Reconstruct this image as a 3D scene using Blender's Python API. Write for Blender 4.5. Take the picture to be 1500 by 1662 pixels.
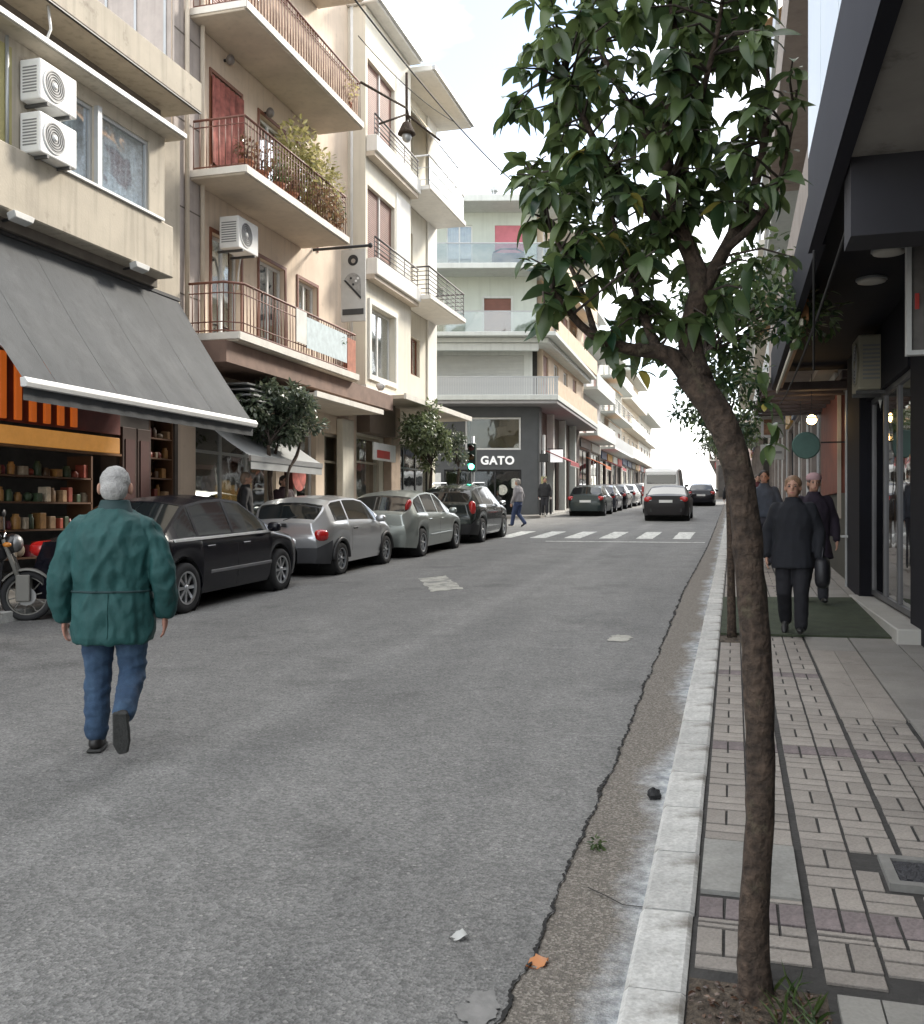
import bpy, bmesh, math, random
from mathutils import Vector, Matrix, noise as mnoise
for o in list(bpy.data.objects): bpy.data.objects.remove(o)
scene = bpy.context.scene
COL = scene.collection
R = math.radians
PI = math.pi
random.seed(7)
SLOPE = 0.0317

# ------------------------------------------------------------------ camera
cam_d = bpy.data.cameras.new('camera')
cam = bpy.data.objects.new('camera', cam_d); COL.objects.link(cam)
cam.location = (0, 0, 1.6)
cam.rotation_euler = (R(90), 0, R(15.9))
cam_d.sensor_fit = 'HORIZONTAL'; cam_d.sensor_width = 36.0
cam_d.lens = 36.0 * 1550 / 1500
cam_d.clip_start = 0.05; cam_d.clip_end = 3000
scene.camera = cam
scene.cycles.max_bounces = 6; scene.cycles.diffuse_bounces = 3; scene.cycles.glossy_bounces = 3; scene.cycles.transmission_bounces = 3; scene.cycles.transparent_max_bounces = 8
scene.render.resolution_x = 924; scene.render.resolution_y = 1024

# ------------------------------------------------------------------ world, sun, exposure
SUN_EL, SUN_AZ = R(34), R(28)          # azimuth from +Y towards +X
world = bpy.data.worlds.new('World'); scene.world = world; world.use_nodes = True
nt = world.node_tree; nt.nodes.clear()
w_out = nt.nodes.new('ShaderNodeOutputWorld'); w_bg = nt.nodes.new('ShaderNodeBackground')
sky = nt.nodes.new('ShaderNodeTexSky'); sky.sky_type = 'NISHITA'; sky.sun_disc = False
sky.sun_elevation = SUN_EL; sky.sun_rotation = SUN_AZ; sky.air_density = 1.0; sky.dust_density = 0.5; sky.ozone_density = 1.0
w_tc = nt.nodes.new('ShaderNodeTexCoord')
w_map = nt.nodes.new('ShaderNodeMapping'); w_map.inputs['Scale'].default_value = (1.0, 1.0, 2.6); w_map.inputs['Location'].default_value = (-0.214, 2.244, 0.198)
w_n = nt.nodes.new('ShaderNodeTexNoise'); w_n.inputs['Scale'].default_value = 2.1; w_n.inputs['Detail'].default_value = 6; w_n.inputs['Roughness'].default_value = 0.55
w_r = nt.nodes.new('ShaderNodeMapRange'); w_r.inputs['From Min'].default_value = 0.36; w_r.inputs['From Max'].default_value = 0.60
w_r.inputs['To Min'].default_value = 0.08; w_r.inputs['To Max'].default_value = 0.97
w_mix = nt.nodes.new('ShaderNodeMix'); w_mix.data_type = 'RGBA'
w_mix.inputs[7].default_value = (13.1, 13.0, 12.8, 1)      # thin bright cloud sheet
nt.links.new(w_tc.outputs['Generated'], w_map.inputs['Vector']); nt.links.new(w_map.outputs[0], w_n.inputs['Vector'])
nt.links.new(w_n.outputs['Fac'], w_r.inputs['Value']); nt.links.new(w_r.outputs[0], w_mix.inputs[0])
nt.links.new(sky.outputs[0], w_mix.inputs[6]); nt.links.new(w_mix.outputs[2], w_bg.inputs['Color'])
w_bg.inputs['Strength'].default_value = 0.11
nt.links.new(w_bg.outputs[0], w_out.inputs[0])

sun_d = bpy.data.lights.new('sun', 'SUN'); sun_d.energy = 2.4; sun_d.angle = R(9); sun_d.color = (1.0, 0.93, 0.82)
sun = bpy.data.objects.new('sun', sun_d); COL.objects.link(sun); sun.location = (8, 30, 40)
sdir = Vector((math.sin(SUN_AZ) * math.cos(SUN_EL), math.cos(SUN_AZ) * math.cos(SUN_EL), math.sin(SUN_EL)))
sun.rotation_euler = sdir.to_track_quat('Z', 'Y').to_euler()

vs = scene.view_settings
scene.display_settings.display_device = 'sRGB'
vs.view_transform = 'Standard'; vs.look = 'None'; vs.exposure = 1.42; vs.gamma = 1.0; vs.use_curve_mapping = False

# ------------------------------------------------------------------ materials
MATS = {}
def node(nt, t, **kw):
    n = nt.nodes.new(t)
    for k, v in kw.items():
        if k in n.inputs: n.inputs[k].default_value = v
        else: setattr(n, k, v)
    return n
def rgba(c): return (c[0], c[1], c[2], 1.0)
def M(name, col, rough=0.7, metal=0.0, var=0.12, scale=3.0, bump=0.0, bscale=40.0, stain=None, streak=0.0,
      spec=0.5, coat=0.0, emit=None, rand=0.0, fine=0.0):
    """Principled material: base colour with noise variation, optional stain colour (col, scale, lo, hi), vertical streaks, bump."""
    if name in MATS: return MATS[name]
    m = bpy.data.materials.new(name); m.use_nodes = True; t = m.node_tree
    b = t.nodes['Principled BSDF']
    b.inputs['Roughness'].default_value = rough; b.inputs['Metallic'].default_value = metal
    b.inputs['Specular IOR Level'].default_value = spec; b.inputs['Coat Weight'].default_value = coat
    b.inputs['Coat Roughness'].default_value = 0.05
    tc = node(t, 'ShaderNodeTexCoord')
    n1 = node(t, 'ShaderNodeTexNoise', Scale=scale, Detail=6.0, Roughness=0.6)
    t.links.new(tc.outputs['Object'], n1.inputs['Vector'])
    mr = node(t, 'ShaderNodeMapRange'); mr.inputs['From Min'].default_value = 0.3; mr.inputs['From Max'].default_value = 0.7
    mr.inputs['To Min'].default_value = 1 - var; mr.inputs['To Max'].default_value = 1 + var
    t.links.new(n1.outputs['Fac'], mr.inputs['Value'])
    mx = node(t, 'ShaderNodeMix', data_type='RGBA', blend_type='MULTIPLY'); mx.inputs[0].default_value = 1.0
    mx.inputs[6].default_value = rgba(col); t.links.new(mr.outputs[0], mx.inputs[7])
    out = mx.outputs[2]
    if fine:
        nf = node(t, 'ShaderNodeTexNoise', Scale=bscale, Detail=3.0); t.links.new(tc.outputs['Object'], nf.inputs['Vector'])
        mf = node(t, 'ShaderNodeMapRange'); mf.inputs['From Min'].default_value = 0.3; mf.inputs['From Max'].default_value = 0.7
        mf.inputs['To Min'].default_value = 1 - fine; mf.inputs['To Max'].default_value = 1 + fine
        t.links.new(nf.outputs['Fac'], mf.inputs['Value'])
        m5 = node(t, 'ShaderNodeMix', data_type='RGBA', blend_type='MULTIPLY'); m5.inputs[0].default_value = 1.0
        t.links.new(out, m5.inputs[6]); t.links.new(mf.outputs[0], m5.inputs[7]); out = m5.outputs[2]
    if rand:
        oi = node(t, 'ShaderNodeObjectInfo'); mr2 = node(t, 'ShaderNodeMapRange')
        mr2.inputs['To Min'].default_value = 1 - rand; mr2.inputs['To Max'].default_value = 1 + rand
        t.links.new(oi.outputs['Random'], mr2.inputs['Value'])
        m2 = node(t, 'ShaderNodeMix', data_type='RGBA', blend_type='MULTIPLY'); m2.inputs[0].default_value = 1.0
        t.links.new(out, m2.inputs[6]); t.links.new(mr2.outputs[0], m2.inputs[7]); out = m2.outputs[2]
    if stain:
        sc, ss, lo, hi = stain
        n2 = node(t, 'ShaderNodeTexNoise', Scale=ss, Detail=8.0, Roughness=0.65); t.links.new(tc.outputs['Object'], n2.inputs['Vector'])
        r2 = node(t, 'ShaderNodeMapRange'); r2.inputs['From Min'].default_value = lo; r2.inputs['From Max'].default_value = hi
        t.links.new(n2.outputs['Fac'], r2.inputs['Value'])
        m3 = node(t, 'ShaderNodeMix', data_type='RGBA'); t.links.new(r2.outputs[0], m3.inputs[0])
        t.links.new(out, m3.inputs[6]); m3.inputs[7].default_value = rgba(sc); out = m3.outputs[2]
    if streak:
        mp = node(t, 'ShaderNodeMapping'); mp.inputs['Scale'].default_value = (5, 5, 0.25); t.links.new(tc.outputs['Object'], mp.inputs['Vector'])
        n3 = node(t, 'ShaderNodeTexNoise', Scale=1.6, Detail=5.0); t.links.new(mp.outputs[0], n3.inputs['Vector'])
        r3 = node(t, 'ShaderNodeMapRange'); r3.inputs['From Min'].default_value = 0.5; r3.inputs['From Max'].default_value = 0.75
        r3.inputs['To Min'].default_value = 1.0; r3.inputs['To Max'].default_value = 1 - streak
        t.links.new(n3.outputs['Fac'], r3.inputs['Value'])
        m4 = node(t, 'ShaderNodeMix', data_type='RGBA', blend_type='MULTIPLY'); m4.inputs[0].default_value = 1.0
        t.links.new(out, m4.inputs[6]); t.links.new(r3.outputs[0], m4.inputs[7]); out = m4.outputs[2]
    t.links.new(out, b.inputs['Base Color'])
    if bump:
        n4 = node(t, 'ShaderNodeTexNoise', Scale=bscale, Detail=4.0); t.links.new(tc.outputs['Object'], n4.inputs['Vector'])
        bp = node(t, 'ShaderNodeBump'); bp.inputs['Strength'].default_value = bump; bp.inputs['Distance'].default_value = 0.02
        t.links.new(n4.outputs['Fac'], bp.inputs['Height']); t.links.new(bp.outputs[0], b.inputs['Normal'])
    if emit:
        b.inputs['Emission Color'].default_value = rgba(emit[0]); b.inputs['Emission Strength'].default_value = emit[1]
    MATS[name] = m
    return m
def Mglass(name, tint=(0.8, 0.85, 0.85), refl=0.25):
    """window glass: mirror-like at grazing angles, see-through otherwise"""
    if name in MATS: return MATS[name]
    m = bpy.data.materials.new(name); m.use_nodes = True; t = m.node_tree; t.nodes.clear()
    o = node(t, 'ShaderNodeOutputMaterial'); mx = node(t, 'ShaderNodeMixShader')
    tr = node(t, 'ShaderNodeBsdfTransparent', Color=rgba(tint)); gl = node(t, 'ShaderNodeBsdfGlossy', Roughness=0.03)
    lw = node(t, 'ShaderNodeLayerWeight', Blend=0.35); mr = node(t, 'ShaderNodeMapRange')
    mr.inputs['To Min'].default_value = refl; mr.inputs['To Max'].default_value = 0.95
    tc = node(t, 'ShaderNodeTexCoord'); nz = node(t, 'ShaderNodeTexNoise', Scale=1.3); bp = node(t, 'ShaderNodeBump')
    bp.inputs['Strength'].default_value = 0.12; bp.inputs['Distance'].default_value = 0.05
    t.links.new(tc.outputs['Object'], nz.inputs['Vector']); t.links.new(nz.outputs['Fac'], bp.inputs['Height']); t.links.new(bp.outputs[0], gl.inputs['Normal'])
    t.links.new(lw.outputs['Facing'], mr.inputs['Value']); t.links.new(mr.outputs[0], mx.inputs[0])
    t.links.new(tr.outputs[0], mx.inputs[1]); t.links.new(gl.outputs[0], mx.inputs[2]); t.links.new(mx.outputs[0], o.inputs[0])
    MATS[name] = m
    return m
def Mleaf(name, dark, light, rand=0.35, trans=0.35):
    if name in MATS: return MATS[name]
    m = bpy.data.materials.new(name); m.use_nodes = True; t = m.node_tree; t.nodes.clear()
    o = node(t, 'ShaderNodeOutputMaterial'); mx = node(t, 'ShaderNodeMixShader'); mx.inputs[0].default_value = trans
    b = node(t, 'ShaderNodeBsdfPrincipled', Roughness=0.34); tl = node(t, 'ShaderNodeBsdfTranslucent')
    tc = node(t, 'ShaderNodeTexCoord'); g = node(t, 'ShaderNodeNewGeometry')
    n1 = node(t, 'ShaderNodeTexNoise', Scale=6.0, Detail=2.0); t.links.new(g.outputs['Position'], n1.inputs['Vector'])
    ri = node(t, 'ShaderNodeMath', operation='ADD'); t.links.new(n1.outputs['Fac'], ri.inputs[0])
    rm = node(t, 'ShaderNodeMapRange'); rm.inputs['To Min'].default_value = -rand; rm.inputs['To Max'].default_value = rand
    t.links.new(g.outputs['Random Per Island'], rm.inputs['Value']); t.links.new(rm.outputs[0], ri.inputs[1])
    oi = node(t, 'ShaderNodeObjectInfo'); rm2 = node(t, 'ShaderNodeMapRange'); rm2.inputs['To Min'].default_value = -rand; rm2.inputs['To Max'].default_value = rand
    t.links.new(oi.outputs['Random'], rm2.inputs['Value']); ri2 = node(t, 'ShaderNodeMath', operation='ADD')
    t.links.new(ri.outputs[0], ri2.inputs[0]); t.links.new(rm2.outputs[0], ri2.inputs[1])
    c = node(t, 'ShaderNodeMix', data_type='RGBA'); c.inputs[6].default_value = rgba(dark); c.inputs[7].default_value = rgba(light)
    c.clamp_factor = True
    t.links.new(ri2.outputs[0], c.inputs[0]); t.links.new(c.outputs[2], b.inputs['Base Color'])
    hs = node(t, 'ShaderNodeHueSaturation'); hs.inputs['Value'].default_value = 1.6; hs.inputs['Hue'].default_value = 0.48
    t.links.new(c.outputs[2], hs.inputs['Color']); t.links.new(hs.outputs[0], tl.inputs['Color'])
    t.links.new(b.outputs[0], mx.inputs[1]); t.links.new(tl.outputs[0], mx.inputs[2]); t.links.new(mx.outputs[0], o.inputs[0])
    MATS[name] = m
    return m

def Masphalt():
    m = bpy.data.materials.new('asphalt'); m.use_nodes = True; t = m.node_tree; b = t.nodes['Principled BSDF']
    tc = node(t, 'ShaderNodeTexCoord'); ob = tc.outputs['Object']
    def nz(s, d=4, rg=0.6, mp=None):
        n = node(t, 'ShaderNodeTexNoise', Scale=s, Detail=float(d), Roughness=rg)
        if mp:
            q = node(t, 'ShaderNodeMapping'); q.inputs['Scale'].default_value = mp; t.links.new(ob, q.inputs['Vector']); t.links.new(q.outputs[0], n.inputs['Vector'])
        else: t.links.new(ob, n.inputs['Vector'])
        return n.outputs['Fac']
    def rng(v, a, b_, c, d):
        r = node(t, 'ShaderNodeMapRange'); r.inputs['From Min'].default_value = a; r.inputs['From Max'].default_value = b_
        r.inputs['To Min'].default_value = c; r.inputs['To Max'].default_value = d; t.links.new(v, r.inputs['Value']); return r.outputs[0]
    def mul(c1, v):
        x = node(t, 'ShaderNodeMix', data_type='RGBA', blend_type='MULTIPLY'); x.inputs[0].default_value = 1.0
        t.links.new(c1, x.inputs[6]); t.links.new(v, x.inputs[7]); return x.outputs[2]
    base = node(t, 'ShaderNodeMix', data_type='RGBA'); base.inputs[6].default_value = (0.133, 0.1315, 0.1265, 1); base.inputs[7].default_value = (0.174, 0.171, 0.163, 1)
    t.links.new(rng(nz(0.45, 5, 0.6, (2.2, 0.25, 1)), 0.35, 0.68, 0, 1), base.inputs[0])       # long worn wheel tracks
    c = base.outputs[2]
    c = mul(c, rng(nz(1.4, 6, 0.7), 0.3, 0.7, 0.84, 1.16))
    # oil and tar stains, and one pale worn seam along the left lane
    c = mul(c, rng(nz(0.9, 3, 0.5), 0.60, 0.72, 1.0, 0.72))
    sx_ = node(t, 'ShaderNodeSeparateXYZ'); t.links.new(ob, sx_.inputs[0])
    wv = node(t, 'ShaderNodeMath', operation='MULTIPLY_ADD'); t.links.new(nz(0.8, 2), wv.inputs[0]); wv.inputs[1].default_value = 0.22; t.links.new(sx_.outputs[0], wv.inputs[2])
    sh_ = node(t, 'ShaderNodeMath', operation='ADD'); t.links.new(wv.outputs[0], sh_.inputs[0]); sh_.inputs[1].default_value = 2.95
    ab = node(t, 'ShaderNodeMath', operation='ABSOLUTE'); t.links.new(sh_.outputs[0], ab.inputs[0])
    c = mul(c, rng(ab.outputs[0], 0.05, 0.26, 1.16, 1.0))
    c = mul(c, rng(nz(11, 4, 0.7), 0.3, 0.7, 0.86, 1.14))
    vo = node(t, 'ShaderNodeTexVoronoi', Scale=85.0); t.links.new(ob, vo.inputs['Vector'])
    sp = node(t, 'ShaderNodeSeparateColor'); t.links.new(vo.outputs['Color'], sp.inputs[0])
    c = mul(c, rng(sp.outputs[0], 0.0, 1.0, 0.66, 1.34))
    n2 = nz(190, 2)
    c = mul(c, rng(n2, 0.35, 0.65, 0.84, 1.16))
    chip = node(t, 'ShaderNodeTexVoronoi', Scale=42.0); t.links.new(ob, chip.inputs['Vector'])
    sc2 = node(t, 'ShaderNodeSeparateColor'); t.links.new(chip.outputs['Color'], sc2.inputs[0])
    lt = node(t, 'ShaderNodeMix', data_type='RGBA'); t.links.new(c, lt.inputs[6]); lt.inputs[7].default_value = (0.30, 0.29, 0.27, 1)
    mm = node(t, 'ShaderNodeMath', operation='MULTIPLY'); t.links.new(rng(sc2.outputs[0], 0.90, 0.93, 0, 0.75), mm.inputs[0])
    t.links.new(rng(chip.outputs['Distance'], 0.25, 0.36, 1, 0), mm.inputs[1]); t.links.new(mm.outputs[0], lt.inputs[0]); c = lt.outputs[2]
    t.links.new(c, b.inputs['Base Color']); b.inputs['Roughness'].default_value = 0.78; b.inputs['Specular IOR Level'].default_value = 0.35
    bp = node(t, 'ShaderNodeBump'); bp.inputs['Strength'].default_value = 0.65; bp.inputs['Distance'].default_value = 0.006
    t.links.new(vo.outputs['Distance'], bp.inputs['Height']); t.links.new(bp.outputs[0], b.inputs['Normal'])
    return m
def Mgutter():
    """old concrete gutter strip: exposed aggregate, lime-white wash with a bluish tint towards the kerb"""
    m = bpy.data.materials.new('gutter_concrete'); m.use_nodes = True; t = m.node_tree; b = t.nodes['Principled BSDF']
    tc = node(t, 'ShaderNodeTexCoord'); ob = tc.outputs['Object']
    vo = node(t, 'ShaderNodeTexVoronoi', Scale=120.0); t.links.new(ob, vo.inputs['Vector'])
    cr = node(t, 'ShaderNodeValToRGB'); e = cr.color_ramp.elements
    e[0].position = 0.0; e[0].color = (0.095, 0.084, 0.070, 1); e[1].position = 1.0; e[1].color = (0.28, 0.255, 0.22, 1)
    q = e.new(0.6); q.color = (0.155, 0.137, 0.115, 1)
    sp = node(t, 'ShaderNodeSeparateColor'); t.links.new(vo.outputs['Color'], sp.inputs[0]); t.links.new(sp.outputs[0], cr.inputs[0])
    n1 = node(t, 'ShaderNodeTexNoise', Scale=1.3, Detail=6.0); t.links.new(ob, n1.inputs['Vector'])
    n2 = node(t, 'ShaderNodeTexNoise', Scale=16.0, Detail=6.0, Roughness=0.7); t.links.new(ob, n2.inputs['Vector'])
    sx = node(t, 'ShaderNodeSeparateXYZ'); t.links.new(ob, sx.inputs[0])
    a = node(t, 'ShaderNodeMath', operation='MULTIPLY_ADD'); t.links.new(n1.outputs['Fac'], a.inputs[0]); a.inputs[1].default_value = 0.55; t.links.new(sx.outputs[0], a.inputs[2])
    a2 = node(t, 'ShaderNodeMath', operation='MULTIPLY_ADD'); t.links.new(n2.outputs['Fac'], a2.inputs[0]); a2.inputs[1].default_value = 0.16; t.links.new(a.outputs[0], a2.inputs[2])
    r = node(t, 'ShaderNodeMapRange'); r.inputs['From Min'].default_value = -0.09; r.inputs['From Max'].default_value = 0.09; t.links.new(a2.outputs[0], r.inputs['Value'])
    r.inputs['To Max'].default_value = 0.9
    lime = node(t, 'ShaderNodeMix', data_type='RGBA'); lime.inputs[6].default_value = (0.17, 0.20, 0.235, 1); lime.inputs[7].default_value = (0.56, 0.58, 0.585, 1)
    r2 = node(t, 'ShaderNodeMapRange'); r2.inputs['From Min'].default_value = 0.35; r2.inputs['From Max'].default_value = 0.65; t.links.new(n2.outputs['Fac'], r2.inputs['Value']); t.links.new(r2.outputs[0], lime.inputs[0])
    mx = node(t, 'ShaderNodeMix', data_type='RGBA'); t.links.new(r.outputs[0], mx.inputs[0]); t.links.new(cr.outputs[0], mx.inputs[6]); t.links.new(lime.outputs[2], mx.inputs[7])
    t.links.new(mx.outputs[2], b.inputs['Base Color']); b.inputs['Roughness'].default_value = 0.85
    bp = node(t, 'ShaderNodeBump'); bp.inputs['Strength'].default_value = 0.6; bp.inputs['Distance'].default_value = 0.006
    t.links.new(vo.outputs['Distance'], bp.inputs['Height']); t.links.new(bp.outputs[0], b.inputs['Normal'])
    return m

# ------------------------------------------------------------------ mesh builder
WM = {}
def gz(y):
    if y < 95: return SLOPE * y
    d = min(y - 95, 40.0)
    return SLOPE * 95 + SLOPE * (d - d * d / 80.0)
def wmat(o): return WM.get(o.name, Matrix.Identity(4))
class Fr:
    """frame for a facade: u along the wall, n out of the wall, z up"""
    def __init__(s, o, u, n): s.o = Vector(o); s.u = Vector(u); s.n = Vector(n)
    def __call__(s, u, n, z): return s.o + s.u * u + s.n * n + Vector((0, 0, z))
WORLD = Fr((0, 0, 0), (1, 0, 0), (0, 1, 0))
class MB:
    def __init__(s): s.v = []; s.f = []
    def add(s, vs, fs):
        b = len(s.v); s.v += [Vector(q) for q in vs]; s.f += [[b + i for i in f] for f in fs]; return s
    def box(s, a, b, F=None):
        (x0, y0, z0), (x1, y1, z1) = a, b
        F = F or WORLD
        vs = [F(x, y, z) for z in (z0, z1) for (x, y) in ((x0, y0), (x1, y0), (x1, y1), (x0, y1))]
        return s.add(vs, [(0, 3, 2, 1), (4, 5, 6, 7), (0, 1, 5, 4), (1, 2, 6, 5), (2, 3, 7, 6), (3, 0, 4, 7)])
    def prism(s, poly, z0, z1, fn=None):
        """poly of (a,b); fn(a,b,c) -> point, extruded in c"""
        fn = fn or (lambda a, b, c: (a, b, c)); n = len(poly)
        vs = [fn(a, b, z0) for a, b in poly] + [fn(a, b, z1) for a, b in poly]
        return s.add(vs, [list(range(n))[::-1], list(range(n, 2 * n))] + [(i, (i + 1) % n, n + (i + 1) % n, n + i) for i in range(n)])
    def tube(s, pts, rad, n=8, cap=True, rad2=None):
        pts = [Vector(p) for p in pts]
        if not isinstance(rad, (list, tuple)): rad = [rad] * len(pts)
        t0 = (pts[1] - pts[0]).normalized()
        up = Vector((0, 0, 1)) if abs(t0.z) < 0.9 else Vector((1, 0, 0))
        sx = t0.cross(up).normalized(); b = len(s.v)
        for i, p in enumerate(pts):
            t = (pts[min(i + 1, len(pts) - 1)] - pts[max(i - 1, 0)]).normalized()
            sx = (sx - t * sx.dot(t)).normalized(); sy = t.cross(sx)
            for k in range(n):
                a = 2 * PI * k / n; s.v.append(p + (sx * math.cos(a) + sy * math.sin(a) * (rad2 or 1.0)) * rad[i])
        for i in range(len(pts) - 1):
            for k in range(n):
                s.f.append([b + i * n + k, b + i * n + (k + 1) % n, b + (i + 1) * n + (k + 1) % n, b + (i + 1) * n + k])
        if cap:
            s.f.append([b + k for k in range(n)][::-1]); s.f.append([b + (len(pts) - 1) * n + k for k in range(n)])
        return s
    def lathe(s, prof, n=24, mat=None, cap=True):
        """prof of (r,z) around local z, placed by mat"""
        mat = mat or Matrix.Identity(4); b = len(s.v)
        for r, z in prof:
            for k in range(n):
                a = 2 * PI * k / n; s.v.append(mat @ Vector((r * math.cos(a), r * math.sin(a), z)))
        for i in range(len(prof) - 1):
            for k in range(n):
                s.f.append([b + i * n + k, b + i * n + (k + 1) % n, b + (i + 1) * n + (k + 1) % n, b + (i + 1) * n + k])
        if cap:
            s.f.append([b + k for k in range(n)][::-1]); s.f.append([b + (len(prof) - 1) * n + k for k in range(n)])
        return s
    def ball(s, c, r, n=12, m=8, mat=None, p=1.0):
        """ellipsoid, p<1 gives a squarer shape"""
        if not isinstance(r, (list, tuple)): r = (r, r, r)
        mat = mat or Matrix.Identity(3); c = Vector(c); b = len(s.v)
        sg = lambda q: math.copysign(abs(q) ** p, q)
        for i in range(1, m):
            ph = PI * i / m
            for k in range(n):
                a = 2 * PI * k / n
                s.v.append(c + mat @ Vector((r[0] * sg(math.sin(ph)) * sg(math.cos(a)), r[1] * sg(math.sin(ph)) * sg(math.sin(a)), r[2] * sg(math.cos(ph)))))
        s.v.append(c + mat @ Vector((0, 0, r[2]))); s.v.append(c + mat @ Vector((0, 0, -r[2]))); T = len(s.v) - 2
        for i in range(m - 2):
            for k in range(n):
                s.f.append([b + i * n + k, b + (i + 1) * n + k, b + (i + 1) * n + (k + 1) % n, b + i * n + (k + 1) % n])
        for k in range(n):
            s.f.append([T, b + k, b + (k + 1) % n]); s.f.append([T + 1, b + (m - 2) * n + (k + 1) % n, b + (m - 2) * n + k])
        return s
    def mesh(s, name, mat=None, xf=None, smooth=False, recalc=True):
        me = bpy.data.meshes.new(name)
        vs = [xf @ v for v in s.v] if xf else s.v
        me.from_pydata([tuple(v) for v in vs], [], s.f)
        if recalc:
            bm = bmesh.new(); bm.from_mesh(me); bmesh.ops.recalc_face_normals(bm, faces=bm.faces); bm.to_mesh(me); bm.free()
        if smooth: me.shade_smooth()
        if mat: me.materials.append(mat)
        return me
    def build(s, name, mat, parent=None, loc=None, smooth=False, bev=0, local=False, kind=None, label=None, recalc=True, seg=1):
        if parent is not None: xf = None if local else wmat(parent).inverted()
        elif loc is not None and not local: xf = Matrix.Translation(-Vector(loc))
        else: xf = None
        me = s.mesh(name, mat, xf, smooth, recalc)
        o = bpy.data.objects.new(name, me); COL.objects.link(o)
        if parent is not None: o.parent = parent; WM[o.name] = wmat(parent).copy()
        elif loc is not None: o.location = loc; WM[o.name] = Matrix.Translation(Vector(loc))
        if bev:
            md = o.modifiers.new('bevel', 'BEVEL'); md.width = bev; md.segments = seg; md.limit_method = 'ANGLE'; md.angle_limit = R(40)
        if kind: o['kind'] = kind
        if label: o['label'] = label
        return o
def tag(o, label, cat, group=None):
    o['label'] = label; o['category'] = cat
    if group: o['group'] = group
    return o
def thing(name, label, cat, loc=(0, 0, 0), rot=(0, 0, 0), group=None):
    o = bpy.data.objects.new(name, None); COL.objects.link(o); o.empty_display_size = 0.2
    o.location = loc; o.rotation_euler = rot; tag(o, label, cat, group)
    from mathutils import Euler
    WM[o.name] = Matrix.Translation(Vector(loc)) @ Euler(rot).to_matrix().to_4x4()
    return o
def struct(o): o['kind'] = 'structure'; return o
def put(name, me, parent, xf):
    """one more object on shared mesh data, xf is its world matrix (or local when there is no parent)"""
    o = bpy.data.objects.new(name, me); COL.objects.link(o)
    if parent is not None: o.parent = parent; o.matrix_local = wmat(parent).inverted() @ xf
    else: o.matrix_local = xf
    WM[o.name] = xf.copy()
    return o
def copy_tree(o, parent=None):
    c = o.copy(); COL.objects.link(c)
    if parent is not None: c.parent = parent
    for ch in list(o.children): copy_tree(ch, c)
    return c
def bx(name, a, b, mat, parent, F=None, bev=0.0, **kw):
    return MB().box(a, b, F).build(name, mat, parent, bev=bev, **kw)
def street_rot(extra=0.0): return (0, -math.atan(SLOPE), R(90) + extra)

# materials used by several things
m_asph = Masphalt(); m_gut = Mgutter()
m_kerb = M('kerb_stone', (0.47, 0.465, 0.44), 0.85, var=0.18, scale=7, bump=0.22, bscale=70, stain=((0.20, 0.185, 0.16), 6, 0.52, 0.70), rand=0.10, fine=0.16)
m_mort = M('pavement_mortar', (0.042, 0.040, 0.037), 0.95, var=0.3, scale=9, bump=0.4)
m_paver = M('paver_grey', (0.280, 0.252, 0.222), 0.85, var=0.13, scale=5, bump=0.3, bscale=110, rand=0.13, fine=0.14, stain=((0.14, 0.13, 0.12), 6, 0.62, 0.78))
m_paverp = M('paver_mauve', (0.175, 0.145, 0.142), 0.85, var=0.2, scale=8, bump=0.3, bscale=90, rand=0.15, fine=0.2)
m_slab = M('pavement_slab', (0.245, 0.230, 0.208), 0.8, var=0.12, scale=3, bump=0.2, bscale=80, rand=0.07, fine=0.1)
m_soil = M('soil', (0.075, 0.058, 0.042), 0.95, var=0.5, scale=25, bump=1.0, bscale=45, fine=0.4)
m_paint = M('road_paint', (0.62, 0.62, 0.58), 0.8, var=0.2, scale=10, stain=((0.14, 0.14, 0.14), 9, 0.52, 0.66), fine=0.1)
m_alu = M('aluminium', (0.62, 0.63, 0.64), 0.35, metal=0.9, var=0.06)
m_white = M('white_metal', (0.74, 0.74, 0.72), 0.5, var=0.06, scale=6)
m_dark = M('dark_plastic', (0.02, 0.02, 0.022), 0.5, var=0.1)
m_black = M('black_rubber', (0.015, 0.015, 0.016), 0.75, var=0.15)
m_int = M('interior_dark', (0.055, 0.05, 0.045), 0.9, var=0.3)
m_glass = Mglass('window_glass', refl=.18)
m_glassd = Mglass('shop_glass', (0.55, 0.6, 0.6), 0.12)
m_curt = M('curtain', (0.62, 0.61, 0.57), 0.9, var=0.12, scale=8)
# ================================================================== ground, road, pavements
def sheet(name, xs, ys, dz, mat, parent=None, kind=None, zfun=gz):
    mb = MB()
    for y in ys:
        for x in xs: mb.v.append(Vector((x, y, zfun(y) + dz)))
    n = len(xs)
    for j in range(len(ys) - 1):
        for i in range(n - 1): mb.f.append([j * n + i, j * n + i + 1, (j + 1) * n + i + 1, (j + 1) * n + i])
    return mb.build(name, mat, parent, kind=kind, recalc=False)
YS = [-12, -6] + [y for y in range(0, 95, 5)] + [95, 100, 105, 110, 115, 120, 125, 130, 135, 160, 200, 300, 600, 1500]
m_ground = M('ground_dust', (0.16, 0.15, 0.135), 0.95, var=0.2, scale=0.3)
sheet('ground', [-600, -200, -60, -20, 0, 20, 60, 200, 600], YS, -0.06, m_ground, kind='structure')
road = sheet('road', [-9.0, -7, -5, -3, -0.60], YS[:-3], 0.0, m_asph, kind='structure')
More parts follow.
